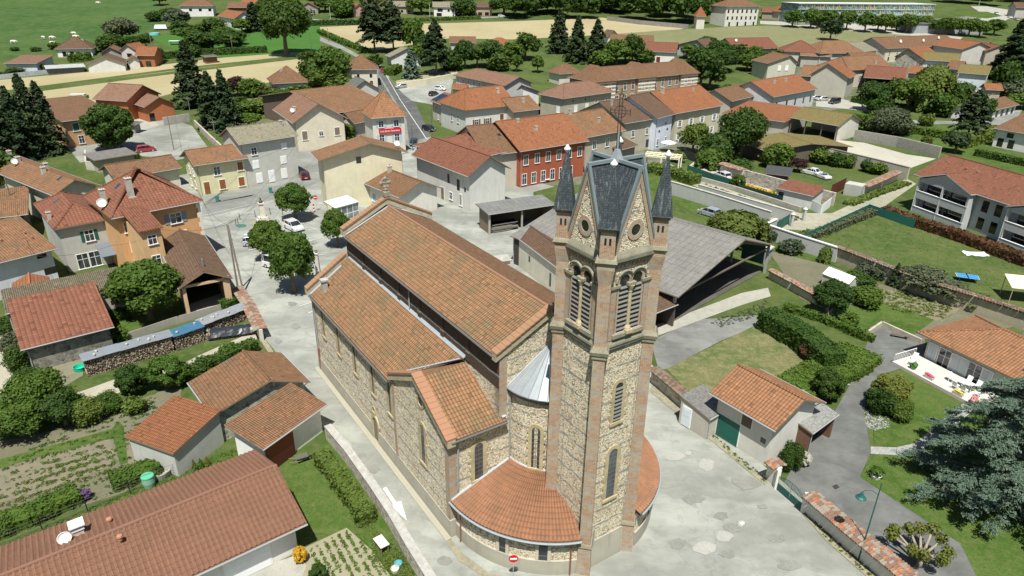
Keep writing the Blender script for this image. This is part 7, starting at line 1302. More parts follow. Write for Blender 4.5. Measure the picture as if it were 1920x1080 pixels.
# hedges and banks
hedge('tall dense clipped hedge between the dry lawn and the gardens', [(1432, 612), (1500, 650), (1560, 700)], 2.6, 2.4, 'dk', 60, .10)
hedge('lower hedge along the gravel strip behind the tall one', [(1470, 582), (1540, 602), (1600, 628), (1636, 642)], .9, .9, 'md', 60, .09)
hedge('broad ivy bank sloping down to the curved drive', [(1475, 745), (1530, 715), (1585, 690), (1612, 668)], 4.4, 1.0, 'md', 60, .09)
hedge('small clipped box hedge beside the open barn', [(418, 584), (443, 574)], 1.6, 1.2, 'dk', 60, .09)
hedge('dark hedge between the red-roofed barn and the lawn tree', [(205, 598), (240, 588)], 3.0, 1.6, 'dk', 50, .1)
hedge('green creeper bank against the lane wall by the lawn', [(604, 866), (650, 926), (690, 985)], 1.25, 1.2, 'lt', 60, .09)
hedge('hedge between the farm track and the kitchen garden', [(345, 718), (400, 692), (480, 655)], 1.4, 1.3, 'dk', 60, .09)
hedge('leafy currant row behind the wire fence', [(-20, 1005), (60, 975), (150, 935)], 1.9, 1.0, 'md', 60, .1)
hedge('leafy bed of beans beside the water butt', [(212, 912), (300, 880)], 1.9, .9, 'md', 60, .1)
hedge('long clipped hedge along the far road', [(575, 48), (660, 46), (700, 46)], 3, 2.2, 'dk')
hedge('clipped hedge around the white bungalow', [(130, 116), (172, 112)], 5, 2.6, 'md')
hedge('hedge along the upper edge of the green field', [(290, 112), (380, 104), (500, 98)], 3, 2.4, 'dk')
hedge('dense dark hedge on the right above the gravel court', [(1590, 224), (1680, 246), (1790, 262)], 2.2, 1.8, 'md')
hedge('clipped bright hedge at the right edge by the lodge', [(1795, 278), (1850, 262), (1862, 250)], 3.2, 2.2, 'lt')
hedge('hedge under the right-edge lodge', [(1830, 292), (1925, 312)], 2, 1.5, 'dk')
hedge('square cut hedge block beside the white gable house', [(730, 142), (745, 134)], 4, 2.6, 'md')
hedge('red-leaved photinia hedge in front of the apartment building', [(1655, 402), (1710, 422), (1790, 448), (1860, 474), (1925, 500)], 2.0, 1.5, 'red', 50, .14)
hedge('shrubby edge along the green garden fence', [(1500, 456), (1560, 432), (1640, 400)], 1.6, 1.0, 'gry', 50, .14)
hedge('grassy verge of the lane beside the low tiled wall', [(1590, 385), (1650, 362), (1700, 345)], 1.8, .5, 'lt', 50, .14)
hedge('yellow flowering strip at the foot of the flint wall', [(1396, 350), (1450, 368)], .9, .6, 'yfl', 50, .14)
hedge('leafy shrub border on the old wall behind the tower', [(1218, 322), (1262, 332), (1304, 346)], 2.6, 1.8, 'lt', 50, .14)
hedge('creeper bank under the garden trees by the willow', [(1600, 190), (1680, 205), (1760, 212)], 4, 1.6, 'dk')
hedge('dark ditch hedge below the big ploughed field', [(600, 62), (640, 80), (690, 100)], 3, 1.6, 'md')
hedge('dark hedge on the far side of the wide field', [(575, 45), (700, 43), (900, 36)], 3, 1.6, 'md')
tufts('wild_plants', 'low vegetables and weeds over the left kitchen garden', [(-20, 880), (140, 800), (180, 775), (290, 745), (320, 800), (300, 875), (230, 920), (120, 960), (-20, 1000)], 800, .14, 'md', 1, 34, 1.0)
tufts('wild_plants', 'pale seedlings and dead leaves in the left kitchen garden', [(0, 930), (90, 880), (210, 840), (215, 880), (120, 920), (0, 970)], 260, .14, 'ylw', 2, 34, 1.0)
tufts('vegetable_plants', 'rows of young potato plants by the lane wall', [(572, 1034), (652, 996), (700, 1035), (725, 1078), (640, 1095), (590, 1075)], 330, .12, 'md', 3, -56, .55)
tufts('wild_plants', 'weeds and wildflowers at the end of the lane garden', [(700, 1000), (745, 1030), (790, 1095), (740, 1100), (700, 1050)], 260, .14, 'lt', 4)
tufts('flower_bed', 'white flower cushions on the lawn corner by the drive', [(1624, 768), (1660, 772), (1668, 800), (1640, 808), (1624, 800)], 170, .17, 'wht', 5, tall=.5)
tufts('flower_bed', 'white flowers along the foot of the ivy bank', [(1585, 700), (1600, 702), (1594, 720), (1580, 722)], 60, .15, 'wht', 6, tall=.5)
tufts('vegetable_plants', 'leafy vegetable rows in the walled garden', [(1630, 545), (1700, 545), (1790, 580), (1760, 600), (1675, 582)], 260, .22, 'lt', 7, -34, .9)
tufts('wild_plants', 'weeds sprouting along the concrete of the yard', [(1330, 605), (1400, 580), (1440, 560), (1430, 590), (1350, 615)], 160, .15, 'gry', 8, tall=.6)
tufts('wild_plants', 'tall grass beside the lane gate posts', [(1470, 440), (1530, 430), (1560, 440), (1500, 470)], 200, .3, 'lt', 9)
tufts('wild_plants', 'rough grass tufts between the old boundary walls', [(1320, 345), (1440, 385), (1500, 410), (1480, 420), (1380, 388)], 240, .3, 'gry', 10)
tufts('wild_plants', 'grass and weeds along the wire fence behind the garages', [(-20, 1040), (100, 985), (260, 915), (480, 825), (495, 840), (260, 935), (100, 1005), (-20, 1060)], 500, .13, 'lt', 11)
tufts('wild_plants', 'weeds along the foot of the rendered street wall', [(1500, 956), (1560, 1006), (1640, 1078), (1632, 1084), (1552, 1014)], 90, .12, 'lt', 12)
tufts('wild_plants', 'weeds at the foot of the garage house wall', [(1300, 786), (1350, 826), (1440, 900), (1434, 906), (1342, 832)], 70, .12, 'md', 13)
tufts('wild_plants', 'longer grass along the lane wall and lawn edges', [(600, 858), (640, 900), (700, 990), (745, 1050), (735, 1058), (690, 1000), (630, 912)], 200, .14, 'lt', 14)
tufts('wild_plants', 'daisies and tufts dotted over the dry lawn', [(1260, 692), (1425, 612), (1525, 660), (1440, 720), (1400, 690), (1350, 735)], 260, .09, 'ylw', 15, tall=.5)
tufts('wild_plants', 'uneven grass tufts over the big right-hand lawn', [(1505, 450), (1640, 398), (1900, 480), (1900, 575), (1780, 555), (1580, 470)], 700, .14, 'lt', 16, tall=.5)
# ------------------------------------------------------------ boundary walls and fences
RUB, CEM, PLA = rubble((.42, .38, .32), 3.6, (.50, .46, .38)), stone((.52, .50, .44)), plaster((.66, .64, .57), .5)
TC = [plain((.20, .125, .09), .85), plain((.27, .23, .18), .85), plain((.34, .14, .07), .85)]; TD = [plain((.13, .095, .07), .85), plain((.19, .16, .12), .85), plain((.24, .13, .08), .85)]; TR = plain((.47, .20, .11), .85)
wallrun('lane_wall', 'thick pebble lane wall with broad pale cement top between lawn and road', [(617, 822), (655, 868), (700, 932), (738, 990), (772, 1050), (812, 1115)], 1.35, RUB, .55, stone((.40, .39, .355), 2.2), .05, .14, peak=False)
def tilewall(label, pts, h, face, th=.34, seed=0, w=.62, step=.21, name='tile_capped_wall', caps=None):
 P = [G(*p) for p in pts]; c = P[0].copy(); R = thing(name, label, 'wall', c); m = MB()
 for i in range(len(P)-1):
  a, b = P[i]-c, P[i+1]-c; d = (b-a).normalized(); nn = Vector((-d.y, d.x, 0)); e = nn*th/2; q = [a-e, b-e, b+e, a+e]; m.hexa([v-Vector((0, 0, .4)) for v in q], [v+Vector((0, 0, h)) for v in q]); tilecap(R, a, b, h, w, caps or TC, step, seed+i)
 m.build('masonry', face, R); return R
tilewall('rendered street wall capped with broken mossy tiles behind the street lamp', [(1509, 958), (1560, 1003), (1612, 1048), (1665, 1092), (1720, 1140)], 1.75, PLA, .4, 1, .75)
tilewall('short wall stub with orange tile cap left of the driveway gate', [(1438, 896), (1456, 912)], 1.9, PLA, .4, 2, .7)
tilewall('tile-capped courtyard wall running from the tower to the slate lean-to', [(1222, 716), (1262, 750), (1300, 783)], 1.7, rubble((.38, .33, .27), 3.6, (.60, .57, .48)), .35, 3, .6, caps=TD)
tilewall('old flaking wall with ragged tile crest across the long gardens', [(1566, 490), (1640, 520), (1720, 553), (1820, 585), (1930, 622)], 2.3, plaster((.40, .36, .26), .8), .4, 5, .5, .35, caps=TD)
tilewall('low white wall with orange tile cap beside the dirt lane', [(1616, 367), (1650, 352), (1680, 338)], 1.9, plaster((.62, .58, .50), .5), .3, 7, .9, .35)
tilewall('wall with tile crest in front of the vegetable hut', [(1442, 522), (1485, 545), (1532, 572)], 1.3, plaster((.55, .53, .46), .5), .35, 9, .5, .3)
tilewall('pale wall with orange tile cap by the dark screens', [(1350, 326), (1393, 340)], 2.3, plaster((.66, .64, .56), .3), .3, 10, 1.1, .35)
tilewall('small tile-topped lane wall beside the open barn', [(448, 560), (468, 590), (492, 640)], 1.5, plaster((.62, .58, .5), .5), .4, 11, .7, .3)
SW = plaster((.44, .445, .42), .35)
wallrun('cement_wall', 'long grey pebble-dashed wall with flat coping behind the grass strip', [(1256, 364), (1340, 390), (1442, 424)], 2.5, SW, .3, CEM, .06, .12)
wallrun('cement_wall', 'grey block wall with white coping in front of the green fence', [(1432, 446), (1500, 470), (1566, 492)], 2.3, SW, .3, plain((.62, .62, .58)), .08, .14)
wallrun('cement_wall', 'short return wall joining the two grey coped walls', [(1432, 446), (1452, 436)], 2.3, SW, .3, plain((.62, .62, .58)), .08, .14)
wallrun('cement_wall', 'second grey wall parallel behind the long pebble-dashed wall', [(1308, 365), (1400, 393), (1484, 418)], 2.0, SW, .3, CEM, .04, .1)
wallrun('low_kerb_wall', 'low mossy ledge wall under the green screens', [(1286, 332), (1380, 358), (1500, 397)], .9, stone((.36, .35, .30)), .4)
wallrun('flint_wall', 'rough flint wall behind the little garden cabin', [(1394, 341), (1470, 362), (1562, 386)], 2.5, rubble((.34, .31, .26), 2.2), .5)
wallrun('garden_wall', 'long beige weathered wall between the gravel court and the garden', [(1486, 290), (1560, 302), (1640, 322), (1700, 338)], 2.7, plaster((.44, .42, .35), .9), .4, stone((.26, .23, .19)), .05, .1)
wallrun('stone_wall', 'dark mottled stone wall on the far side of the gravel court', [(1600, 262), (1680, 276), (1760, 296)], 2.6, stone((.30, .29, .25), 2), .5)
wallrun('parking_wall', 'sandy-coloured wall along the far side of the car park', [(744, 166), (800, 158), (858, 146)], 1.9, plaster((.60, .55, .40), .3), .6)
wallrun('block_wall', 'square grey block outbuilding wall by the dirt lane', [(1584, 362), (1616, 368)], 2.2, plaster((.42, .42, .38), .6), 2.6)
wallrun('retaining_wall', 'low wall holding up the lawn at the head of the drive', [(1622, 633), (1652, 612), (1726, 646)], .7, stone((.42, .38, .30)), .25)
wallrun('concrete_wall', 'stained concrete wall at the back of the courtyard', [(308, 236), (356, 228)], 2.2, plaster((.42, .41, .37), .8), .3); wallrun('stone_wall', 'old stone wall slanting down beside the pale courtyard', [(366, 236), (392, 262), (424, 292)], 1.6, rubble((.38, .33, .27)), .4)
wallrun('garden_wall', 'weathered low wall enclosing the annex yard', [(163, 296), (164, 318), (200, 322)], 1.8, plaster((.5, .48, .4), .8), .3)
wallrun('board_fence', 'grey concrete panel fence behind the firewood row', [(236, 640), (330, 608), (456, 572)], .95, plaster((.36, .34, .29), .6), .08, cat='fence')
wallrun('metal_gate', 'rust-red sheet gate beside the block outbuilding', [(1556, 368), (1583, 354)], 2.3, siding((.20, .055, .03)), .06, cat='gate'); wallrun('board_gate', 'white boarded gate at the lane entrance', [(1518, 392), (1538, 402), (1556, 388)], 1.8, plain((.74, .75, .74)), .06, cat='gate')
wallrun('screen_fence', 'long black screen fence on the parking drive', [(1281, 296), (1320, 310), (1350, 322)], 1.9, plain((.03, .035, .035), .8), .05, cat='fence'); wallrun('screen_fence', 'dark green screen fence in front of the white car', [(1288, 322), (1338, 340), (1378, 352)], 1.5, plain((.02, .10, .07), .8), .05, cat='fence')
wallrun('screen_fence', 'dark green screen between the flower strip and the garden cabin', [(1384, 358), (1466, 382)], 1.4, plain((.015, .05, .035), .8), .05, cat='fence'); wallrun('parking_fence', 'long pale railing fence along the field edge at the far left', [(-30, 152), (60, 142), (160, 131)], 1.6, corrugated((.42, .46, .47)), .1, cat='fence')
wallrun('cemetery_wall', 'low wall along the foot of the dark wood', [(1138, 38), (1200, 46), (1290, 54)], 2.2, stone((.24, .23, .2)), .5)
def meshfence(label, pts, h, gap=2.4, col=(.02, .12, .09), name='garden_fence', solid=0.0):
 P = [G(*p) for p in pts]; c = P[0].copy(); P = [p-c for p in P]; R = thing(name, label, 'fence', c); m = MB(); w = MB(); M_ = plain(col, .6)
 for a, b in zip(P[:-1], P[1:]):
  L = (b-a).length; n = max(1, int(L/gap)); d = (b-a)/L
  for i in range(n+1):
   p = a+d*L*i/n; q = MB(); q.tube([p+Vector((0, 0, -.2)), p+Vector((0, 0, h+.1))], .04, 6); q.build('post', M_, R)
  for k in range(5 if not solid else 2): z = .1+(h-.1)*k/(4 if not solid else 1); w.tube([a+Vector((0, 0, z)), b+Vector((0, 0, z))], .014 if not solid else .03, 4)
  if solid: nn = Vector((-d.y, d.x, 0))*.02; w.hexa([a-nn+Vector((0, 0, .1)), b-nn+Vector((0, 0, .1)), b+nn+Vector((0, 0, .1)), a+nn+Vector((0, 0, .1))], [a-nn+Vector((0, 0, h)), b-nn+Vector((0, 0, h)), b+nn+Vector((0, 0, h)), a+nn+Vector((0, 0, h))])
 w.build('mesh_panel' if solid else 'wire', M_, R); return R
meshfence('long green mesh fence bordering the big lawn', [(1500, 458), (1560, 430), (1627, 398), (1655, 408), (1712, 428)], 1.5, 2.4, solid=1); meshfence('short green mesh fence between the grey walls', [(1453, 436), (1478, 420)], 1.8, 2.4, solid=1)
meshfence('thin wire fence with iron posts behind the garage roof', [(-20, 1035), (80, 995), (165, 960), (245, 925), (330, 892)], 1.2, 3.0, (.07, .06, .05), 'wire_fence')
# driveway gate
def gate():
 a, b = G(1456, 918), G(1502, 958); c = a.copy(); R = thing('driveway_gate', 'green double driveway gate with arched bars between two white posts', 'gate', c); a, b = a-c, b-c; L = (b-a).length; d = (b-a)/L; nn = Vector((-d.y, d.x, 0))
 for p, nm in ((a-d*.16, 0), (b+d*.16, 1)): m = MB(); e = .14; m.prism([(p.x-e, p.y-e), (p.x+e, p.y-e), (p.x+e, p.y+e), (p.x-e, p.y+e)], -.2, 1.9); m.build('post', plaster((.68, .67, .62), .3), R)
 g = plain((.015, .09, .075), .5)
 for s0, s1 in ((0, .49), (.51, 1)):
  m = MB(); p, q = a+d*L*s0, a+d*L*s1; m.hexa([p-nn*.02+Vector((0, 0, .08)), q-nn*.02+Vector((0, 0, .08)), q+nn*.02+Vector((0, 0, .08)), p+nn*.02+Vector((0, 0, .08))], [p-nn*.02+Vector((0, 0, .7)), q-nn*.02+Vector((0, 0, .7)), q+nn*.02+Vector((0, 0, .7)), p+nn*.02+Vector((0, 0, .7))]); pts = []
  for i in range(11):
   t = i/10; s = s0+(s1-s0)*t; z = 1.35+.35*math.sin(math.pi*s); x = a+d*L*s; m.tube([x+Vector((0, 0, .7)), x+Vector((0, 0, z))], .014, 5); pts.append(x+Vector((0, 0, z)))
  m.tube(pts, .025, 5); m.build('gate_leaf', g, R)
gate()
for i, (x, y, l) in enumerate(((1483, 424, 'left'), (1506, 414, 'right'))):
 b = G(x, y); R = thing('gate_post', l+' grey masonry post of the pair at the lane entrance', 'post', b, .3); m = MB(); m.box(-.22, -.22, -.2, .22, .22, 2.1); m.build('pier', plaster((.46, .46, .42)), R); m = MB(); m.hexa([(-.3, -.3, 2.1), (.3, -.3, 2.1), (.3, .3, 2.1), (-.3, .3, 2.1)], [(-.1, -.1, 2.4), (.1, -.1, 2.4), (.1, .1, 2.4), (-.1, .1, 2.4)]); m.build('cap', plain((.62, .62, .58)), R)
# ------------------------------------------------------------ cars
def car(label, px, py, dx, dy, col, kind='hatch', group=None):
 """px,py = wheels' centre on the ground; dx,dy = photo direction of the bonnet"""
 b = G(px, py); f = G(px+dx, py+dy)-b; rz = math.atan2(f.y, f.x); R = thing('parked_car' if kind != 'van' else 'parked_van', label, 'car' if kind != 'van' else 'van', b, rz, group)
 L, W_, H_ = {'hatch': (4.0, 1.74, 1.48), 'van': (4.5, 1.85, 1.9), 'sedan': (4.4, 1.72, 1.4), 'open': (3.8, 1.65, 1.1)}[kind]; h = L/2; w = W_/2
 rf = {'hatch': [(-h+.12, .95), (-h+.35, H_-.05), (-h+.9, H_), (.35, H_-.02), (1.15, .98)], 'van': [(-h+.06, 1.0), (-h+.15, H_), (-h+.5, H_+.01), (.6, H_), (1.35, 1.08)], 'sedan': [(-h+.75, .93), (-h+1.25, H_-.02), (-h+1.7, H_), (.3, H_), (1.0, .95)], 'open': [(-.6, .85), (-.5, .95), (-.1, 1.0), (.3, 1.1), (.7, .86)]}[kind]
 lo = [(-h, .38), (-h+.02, .72), (-h+.12, .93), (rf[0][0], rf[0][1]-.02), (rf[4][0], rf[4][1]-.02), (h-.25, .80), (h-.02, .62), (h, .36), (h-.1, .24), (-h+.1, .24)]
 m = MB(); n = len(lo); ys = [(-w, .05), (-w+.10, 0), (w-.10, 0), (w, .05)]
 R0 = [[(x*(1 if k in (1, 2) else .965), y, z-(.07 if k in (0, 3) and z > .6 else 0)) for (x, z) in lo] for k, (y, _) in enumerate(ys)]
 for k in range(3):
  for i in range(n): m.poly([R0[k][i], R0[k+1][i], R0[k+1][(i+1) % n], R0[k][(i+1) % n]][::-1])
 m.poly(R0[0][::-1]); m.poly(R0[3])
 ci = .16; g = MB(); cab = [(x, -w+.08 if i in (0, 4) else -w+ci, z) for i, (x, z) in enumerate(rf)]; cb2 = [(x, -y, z) for (x, y, z) in cab]
 for i in range(4): (g if i in (0, 3) else m).poly([cab[i], cb2[i], cb2[i+1], cab[i+1]][::-1])
 for side, s in ((cab, 1), (cb2, -1)):
  g.poly(side[::s]); bx = -.15 if kind != 'open' else 0; y = side[2][1]; y0 = side[0][1]
  for xx in (bx, rf[1][0]+.25): m.tube([(xx, y0*1.005, .93), (xx, y*1.01, H_-.04)], .045, 4) if kind != 'open' else None
  m.tube([(p[0], p[1]*1.01, p[2]) for p in side], .035, 4)
 if kind == 'open': g = MB(); g.poly(cab[::-1][:2]+cb2[3:5]); g.box(-.7, -w+.2, .8, .4, w-.2, .9)
 m.build('body', carpaint(col), R); g.build('window_glass', glass((.012, .014, .016)), R)
 for sx in (-1, 1):
  for sy in (-1, 1):
   t = MB(); x = sx*(h-.78); y0 = sy*(w-.16); y1 = sy*(w+.012); t.tube([(x, y0, .31), (x, y1, .31)], .31, 14); wh = t.build('wheel', plain((.02, .02, .02), .8), R); q = MB(); q.tube([(x, y1, .31), (x, y1+sy*.012, .31)], .19, 10); q.build('rim', plain((.5, .5, .52), .4, .5), wh)
 for sy in (-1, 1):
  q = MB(); q.box(h-.16, sy*(w-.35)-.15, .60, h-.0, sy*(w-.35)+.15, .72); q.build('headlight', plain((.7, .72, .74), .2), R); q = MB(); q.box(-h-.01, sy*(w-.22)-.12, .72, -h+.06, sy*(w-.22)+.12, .9); q.build('tail_light', plain((.35, .02, .02), .3), R)
 q = MB(); q.box(-h-.012, -.26, .45, -h+.02, .26, .56); q.box(h-.02, -.26, .36, h+.012, .26, .47); q.build('number_plate', plain((.75, .75, .72)), R)
SIL = (.36, .39, .42); WT = (.74, .75, .75); BK = (.02, .022, .03)
car('silver hatchback parked alone on the grass strip behind the hangar', 1329, 404, -10, -3, SIL); car('white hatchback parked behind the dark green screen', 1354, 334, -10, -4, WT); car('old white sedan on the garden grass by the black shelter', 1521, 327, -9, -2, WT, 'sedan'); car('low white convertible right of the old sedan', 1542, 334, 8, 3, WT, 'open')
car('pale blue-silver car half under the plane tree on the square', 481, 458, 12, -1, (.40, .46, .54)); car('white van parked on the square under the plane tree', 522, 502, 12, 3, WT, 'van'); car('white hatchback near the lone plane tree on the square', 551, 430, 10, 5, WT)
car('dark red car in the courtyard near the concrete wall', 275, 284, 9, -1, (.35, .03, .05)); car('bright red hatchback beside the white gable house', 720, 136, -6, -3, (.6, .05, .03)); car('silver car at the car park entrance by the sandy wall', 752, 165, -9, 1, SIL); car('white car in the car park beside the orange canopy', 826, 169, 9, 1, WT)
car('dark blue car in the car park next to the white one', 813, 179, 8, -3, BK); car('black car on the street below the solar roof', 804, 245, 9, 2, BK); car('black car right beside the tower inn', 776, 272, -3, 8, BK); car('dark red car in the passage beside the grey terrace', 571, 334, -3, -4, (.12, .01, .01))
car('black people carrier in the yard behind the shelter', 1564, 194, -10, 2, BK, 'van'); car('first silver car parked left of the black people carrier', 1528, 187, -8, 0, SIL, 'hatch'); car('second silver car parked closest to the black people carrier', 1541, 189, -8, 0, (.5, .52, .53), 'hatch'); car('blue car under the feathery conifer', 812, 137, -8, 0, (.03, .08, .3))
for i, (x, y) in enumerate(((1868, 27), (1893, 34), (1906, 38), (1895, 27), (1915, 33), (1894, 20))): car(('white', 'white', 'pale grey', 'silver', 'white', 'white')[i]+' car in the top right car park, '+('furthest left on the road', 'front row left', 'front row right', 'middle of the row', 'nearest the right edge', 'highest up')[i], x, y, 6, 2, (WT, WT, SIL, SIL, WT, WT)[i], 'hatch', 'cars in the far car park')
car('small white car on the far road behind the field', 940, 32, 8, 0, WT)
# ------------------------------------------------------------ street furniture
def lamp():
 b = G(1610, 1050); R = thing('street_lamp', 'green street lamp with bell shade leaning beside the tile-capped wall', 'street lamp', b, 0); g = plain((.02, .10, .085), .45); m = MB(); m.tube([(0, 0, -.1), (0, 0, .9)], .085, 10); m.tube([(0, 0, .9), (0, 0, 7.0)], .055, 8, 0, .035); m.build('shaft', g, R)
 d = Vector((-.95, .25, 0)).normalized(); m = MB(); m.tube([Vector((0, 0, 6.0)), d*.4+Vector((0, 0, 6.25)), d*.85+Vector((0, 0, 6.2)), d*1.0+Vector((0, 0, 6.02))], .025, 6); m.build('arm', g, R); m = MB(); c = d*1.0+Vector((0, 0, 5.5)); m.lathe(c, [(.36, 0), (.34, .05), (.22, .14), (.13, .3), (.10, .42), (.04, .5)], 16); sh_ = m.build('lamp_shade', g, R); m = MB(); m.lathe(c, [(.3, -.05), (.32, .01)], 14); m.build('lens', plain((.6, .6, .55)), sh_)
lamp()
def sign(label, bx, by, h=2.3, r=.32, face=-1.57, cup=False):
 b = G(bx, by); R = thing('road_sign', label, 'road sign', b, face+1.57); m = MB(); m.tube([(0, .03, -.1), (0, .03, h+.1)], .03, 6); m.build('post', plain((.4, .41, .42), .4), R); m = MB()
 m.tube([(0, .0, h), (0, -.02, h)], r, 24); d = m.build('disc', plain((.55, .02, .02), .4), R); m = MB(); m.box(-r*.72, -.032, h-.07, r*.72, -.021, h+.07); m.build('bar', plain((.8, .8, .8)), d); return R
sign('red no-entry sign standing by the curved apse wall', 962, 1092, 2.2, .33, -1.5); sign('red no-entry sign at the corner of the cream hall', 594, 396, 2.5, .4, -1.5)
b = G(589, 398); R = thing('striped_post', 'short red and white banded post at the cream hall corner', 'post', b); m = MB()
for i in range(5): q = MB(); q.tube([(0, 0, i*.3), (0, 0, i*.3+.3)], .13, 8); q.build('band', plain((.6, .03, .03) if i % 2 == 0 else (.8, .8, .8)), R)
for i, (x, y, ty) in enumerate(((443, 424, 410), (447, 422, 406), (450, 412, 401), (479, 407, 394), (507, 402, 390), (530, 403, 392))):
 b = G(x, y); R = thing('bollard', ('lowest', 'second lowest', 'third', 'fourth', 'fifth', 'rightmost')[i]+' dark iron bollard along the kerb of the square', 'bollard', b, 0, 'bollards on the square'); m = MB(); m.tube([(0, 0, -.1), (0, 0, 1.0)], .05, 8); m.build('shaft', plain((.04, .05, .05)), R); m = MB(); m.blob((0, 0, 1.05), .08, .08, .08, 0, 0, 0); m.build('knob', plain((.04, .05, .05)), R)
# monument with bust
b = G(494, 416); R = thing('monument', 'pale stone pedestal with a dark bronze bust in the middle of the square', 'monument', b, .5); m = MB(); m.box(-.95, -.95, -.1, .95, .95, .35); m.box(-.7, -.7, .35, .7, .7, .9); m.hexa([(-.45, -.45, .9), (.45, -.45, .9), (.45, .45, .9), (-.45, .45, .9)], [(-.33, -.33, 3.1), (.33, -.33, 3.1), (.33, .33, 3.1), (-.33, .33, 3.1)]); m.box(-.45, -.45, 3.1, .45, .45, 3.3); m.build('pedestal', stone((.62, .58, .48)), R)
m = MB(); m.blob((0, 0, 3.5), .34, .24, .26, 0, 1, .03, 14, 10); m.tube([(0, 0, 3.6), (0, 0, 3.85)], .1, 8); m.blob((0, 0, 4.0), .14, .16, .2, 0, 2, .03, 14, 10); m.build('bust', plain((.09, .08, .06), .5, .5), R, True)
for i, (x, y, c) in enumerate(((486, 424, (.6, .35, .03)), (498, 427, (.06, .03, .25)), (508, 420, (.06, .03, .25)))):
 b = G(x, y); R = thing('flower_ring', ('orange and yellow flower bed', 'small violet flower ring', 'larger violet flower ring')[i]+' around the monument', 'flower bed', b); m = MB(); m.lathe((0, 0, 0), [(.9, 0), (.95, .2), (.85, .22), (.1, .2)], 14); m.build('rim', plain((.5, .5, .46)), R); m = MB(); m.blob((0, 0, .25), .8, .8, .25, 0, i, .3); m.build('flowers', plain(c, .9), R)
b = G(598, 522); R = thing('stone_pillar', 'slender pale stone pillar with a small urn in front of the church gable', 'pillar', b); m = MB(); m.box(-.5, -.5, -.1, .5, .5, .5); m.hexa([(-.3, -.3, .5), (.3, -.3, .5), (.3, .3, .5), (-.3, .3, .5)], [(-.2, -.2, 3.6), (.2, -.2, 3.6), (.2, .2, 3.6), (-.2, .2, 3.6)]); m.box(-.3, -.3, 3.6, .3, .3, 3.75); m.build('shaft', stone((.58, .57, .50)), R); m = MB(); m.lathe((0, 0, 3.75), [(.1, 0), (.22, .25), (.18, .45), (.25, .5)], 10); m.build('urn', stone((.3, .3, .25)), R)
b = G(453, 424); R = thing('round_island', 'small green round base for the traffic posts on the square', 'traffic island', b); m = MB(); m.lathe((0, 0, 0), [(.75, 0), (.7, .12), (.1, .14)], 14); m.build('base', plain((.05, .16, .13)), R)
# poles and wires
A_, b1, h1 = pole('tall twin-legged wooden pole at the edge of the square', 447, 546, 421, .14); m = MB(); m.tube([(.9, -.5, -.2), (.05, 0, h1-.1)], .12, 8); m.build('brace', wood((.22, .19, .16)), A_)
pole('wooden pole in front of the dark timber barn', 36, 424, 330, .12); pole('wooden pole in the middle of the pale courtyard', 326, 281, 210, .12); pole('slim street light pole behind the hipped villa', 585, 100, 62, .09, (.6, .6, .6), 'light_pole', 0); pole('wooden pole between the field and the firs', 358, 218, 180, .12, arm=.8); pole('wooden pole beside the dark fir by the terrace', 407, 276, 224, .12, arm=.8); pole('pole beside the farm group at the meadow', 287, 100, 66, .2); pole('lone pole in the cow pasture', 84, 97, 70, .15)
pole('pole in the middle of the green field', 437, 100, 68, .15); pole('wooden pole by the big ploughed field', 616, 78, 52, .15); pole('lamp post in the lane beside the solar roof', 810, 240, 196, .1, (.1, .15, .14), 'lamp_post', 0); pole('lamp post at the corner near the inn', 774, 282, 236, .1, (.1, .15, .14), 'lamp_post', 0)
for i, (x, y, ty) in enumerate(((1853, 250, 215), (1590, 28, 8), (1388+445, 18, 0), (806, 32, 8), (620, 40, 12), (922+20, 22, 4), (1234, 58, 46))): pole(('white pole beside the clipped bright hedge', 'mast on the avenue near the glass school', 'mast by the far car park', 'mast by the white balcony house', 'mast left of the red-walled house', 'mast right of the far balcony house', 'short mast in the stubble field')[i], x, y, ty, .09 if i == 0 else .14, (.6, .6, .6), 'mast', 0)
def wire(label, pts, r=.02, sag=.5):
 P = []
 for a, b in zip(pts[:-1], pts[1:]):
  a, b = Vector(a), Vector(b)
  for i in range(9): t = i/8; P.append(a.lerp(b, t)-Vector((0, 0, sag*4*t*(1-t))))
 m = MB(); m.tube(P, r, 4); tag(m.build('overhead_wire', plain((.05, .05, .05))), label, 'wire')
tp1 = b1+Vector((0, 0, h1)); wire('overhead wire from the twin-legged pole to the ochre house', [tp1, G(385, 385, 8.2)]); wire('overhead wire crossing in front of the yellow house', [G(385, 385, 8.2), G(345, 300, 6.5), G(326, 212, 8)]); wire('overhead wire from the twin-legged pole up the street', [tp1, G(475, 372, 6), G(560, 262, 8)])
wire('overhead wire running along the fronts of the ochre and grey houses', [tp1, G(300, 430, 7), G(210, 460, 6), G(60, 480, 6.5), G(10, 335, 3)]); wire('overhead wire from the ochre house to the grey terrace', [G(385, 385, 8.2), G(470, 300, 7), G(556, 262, 8)]); wire('overhead wire over the old barn yard', [tp1, G(600, 290, 9)])
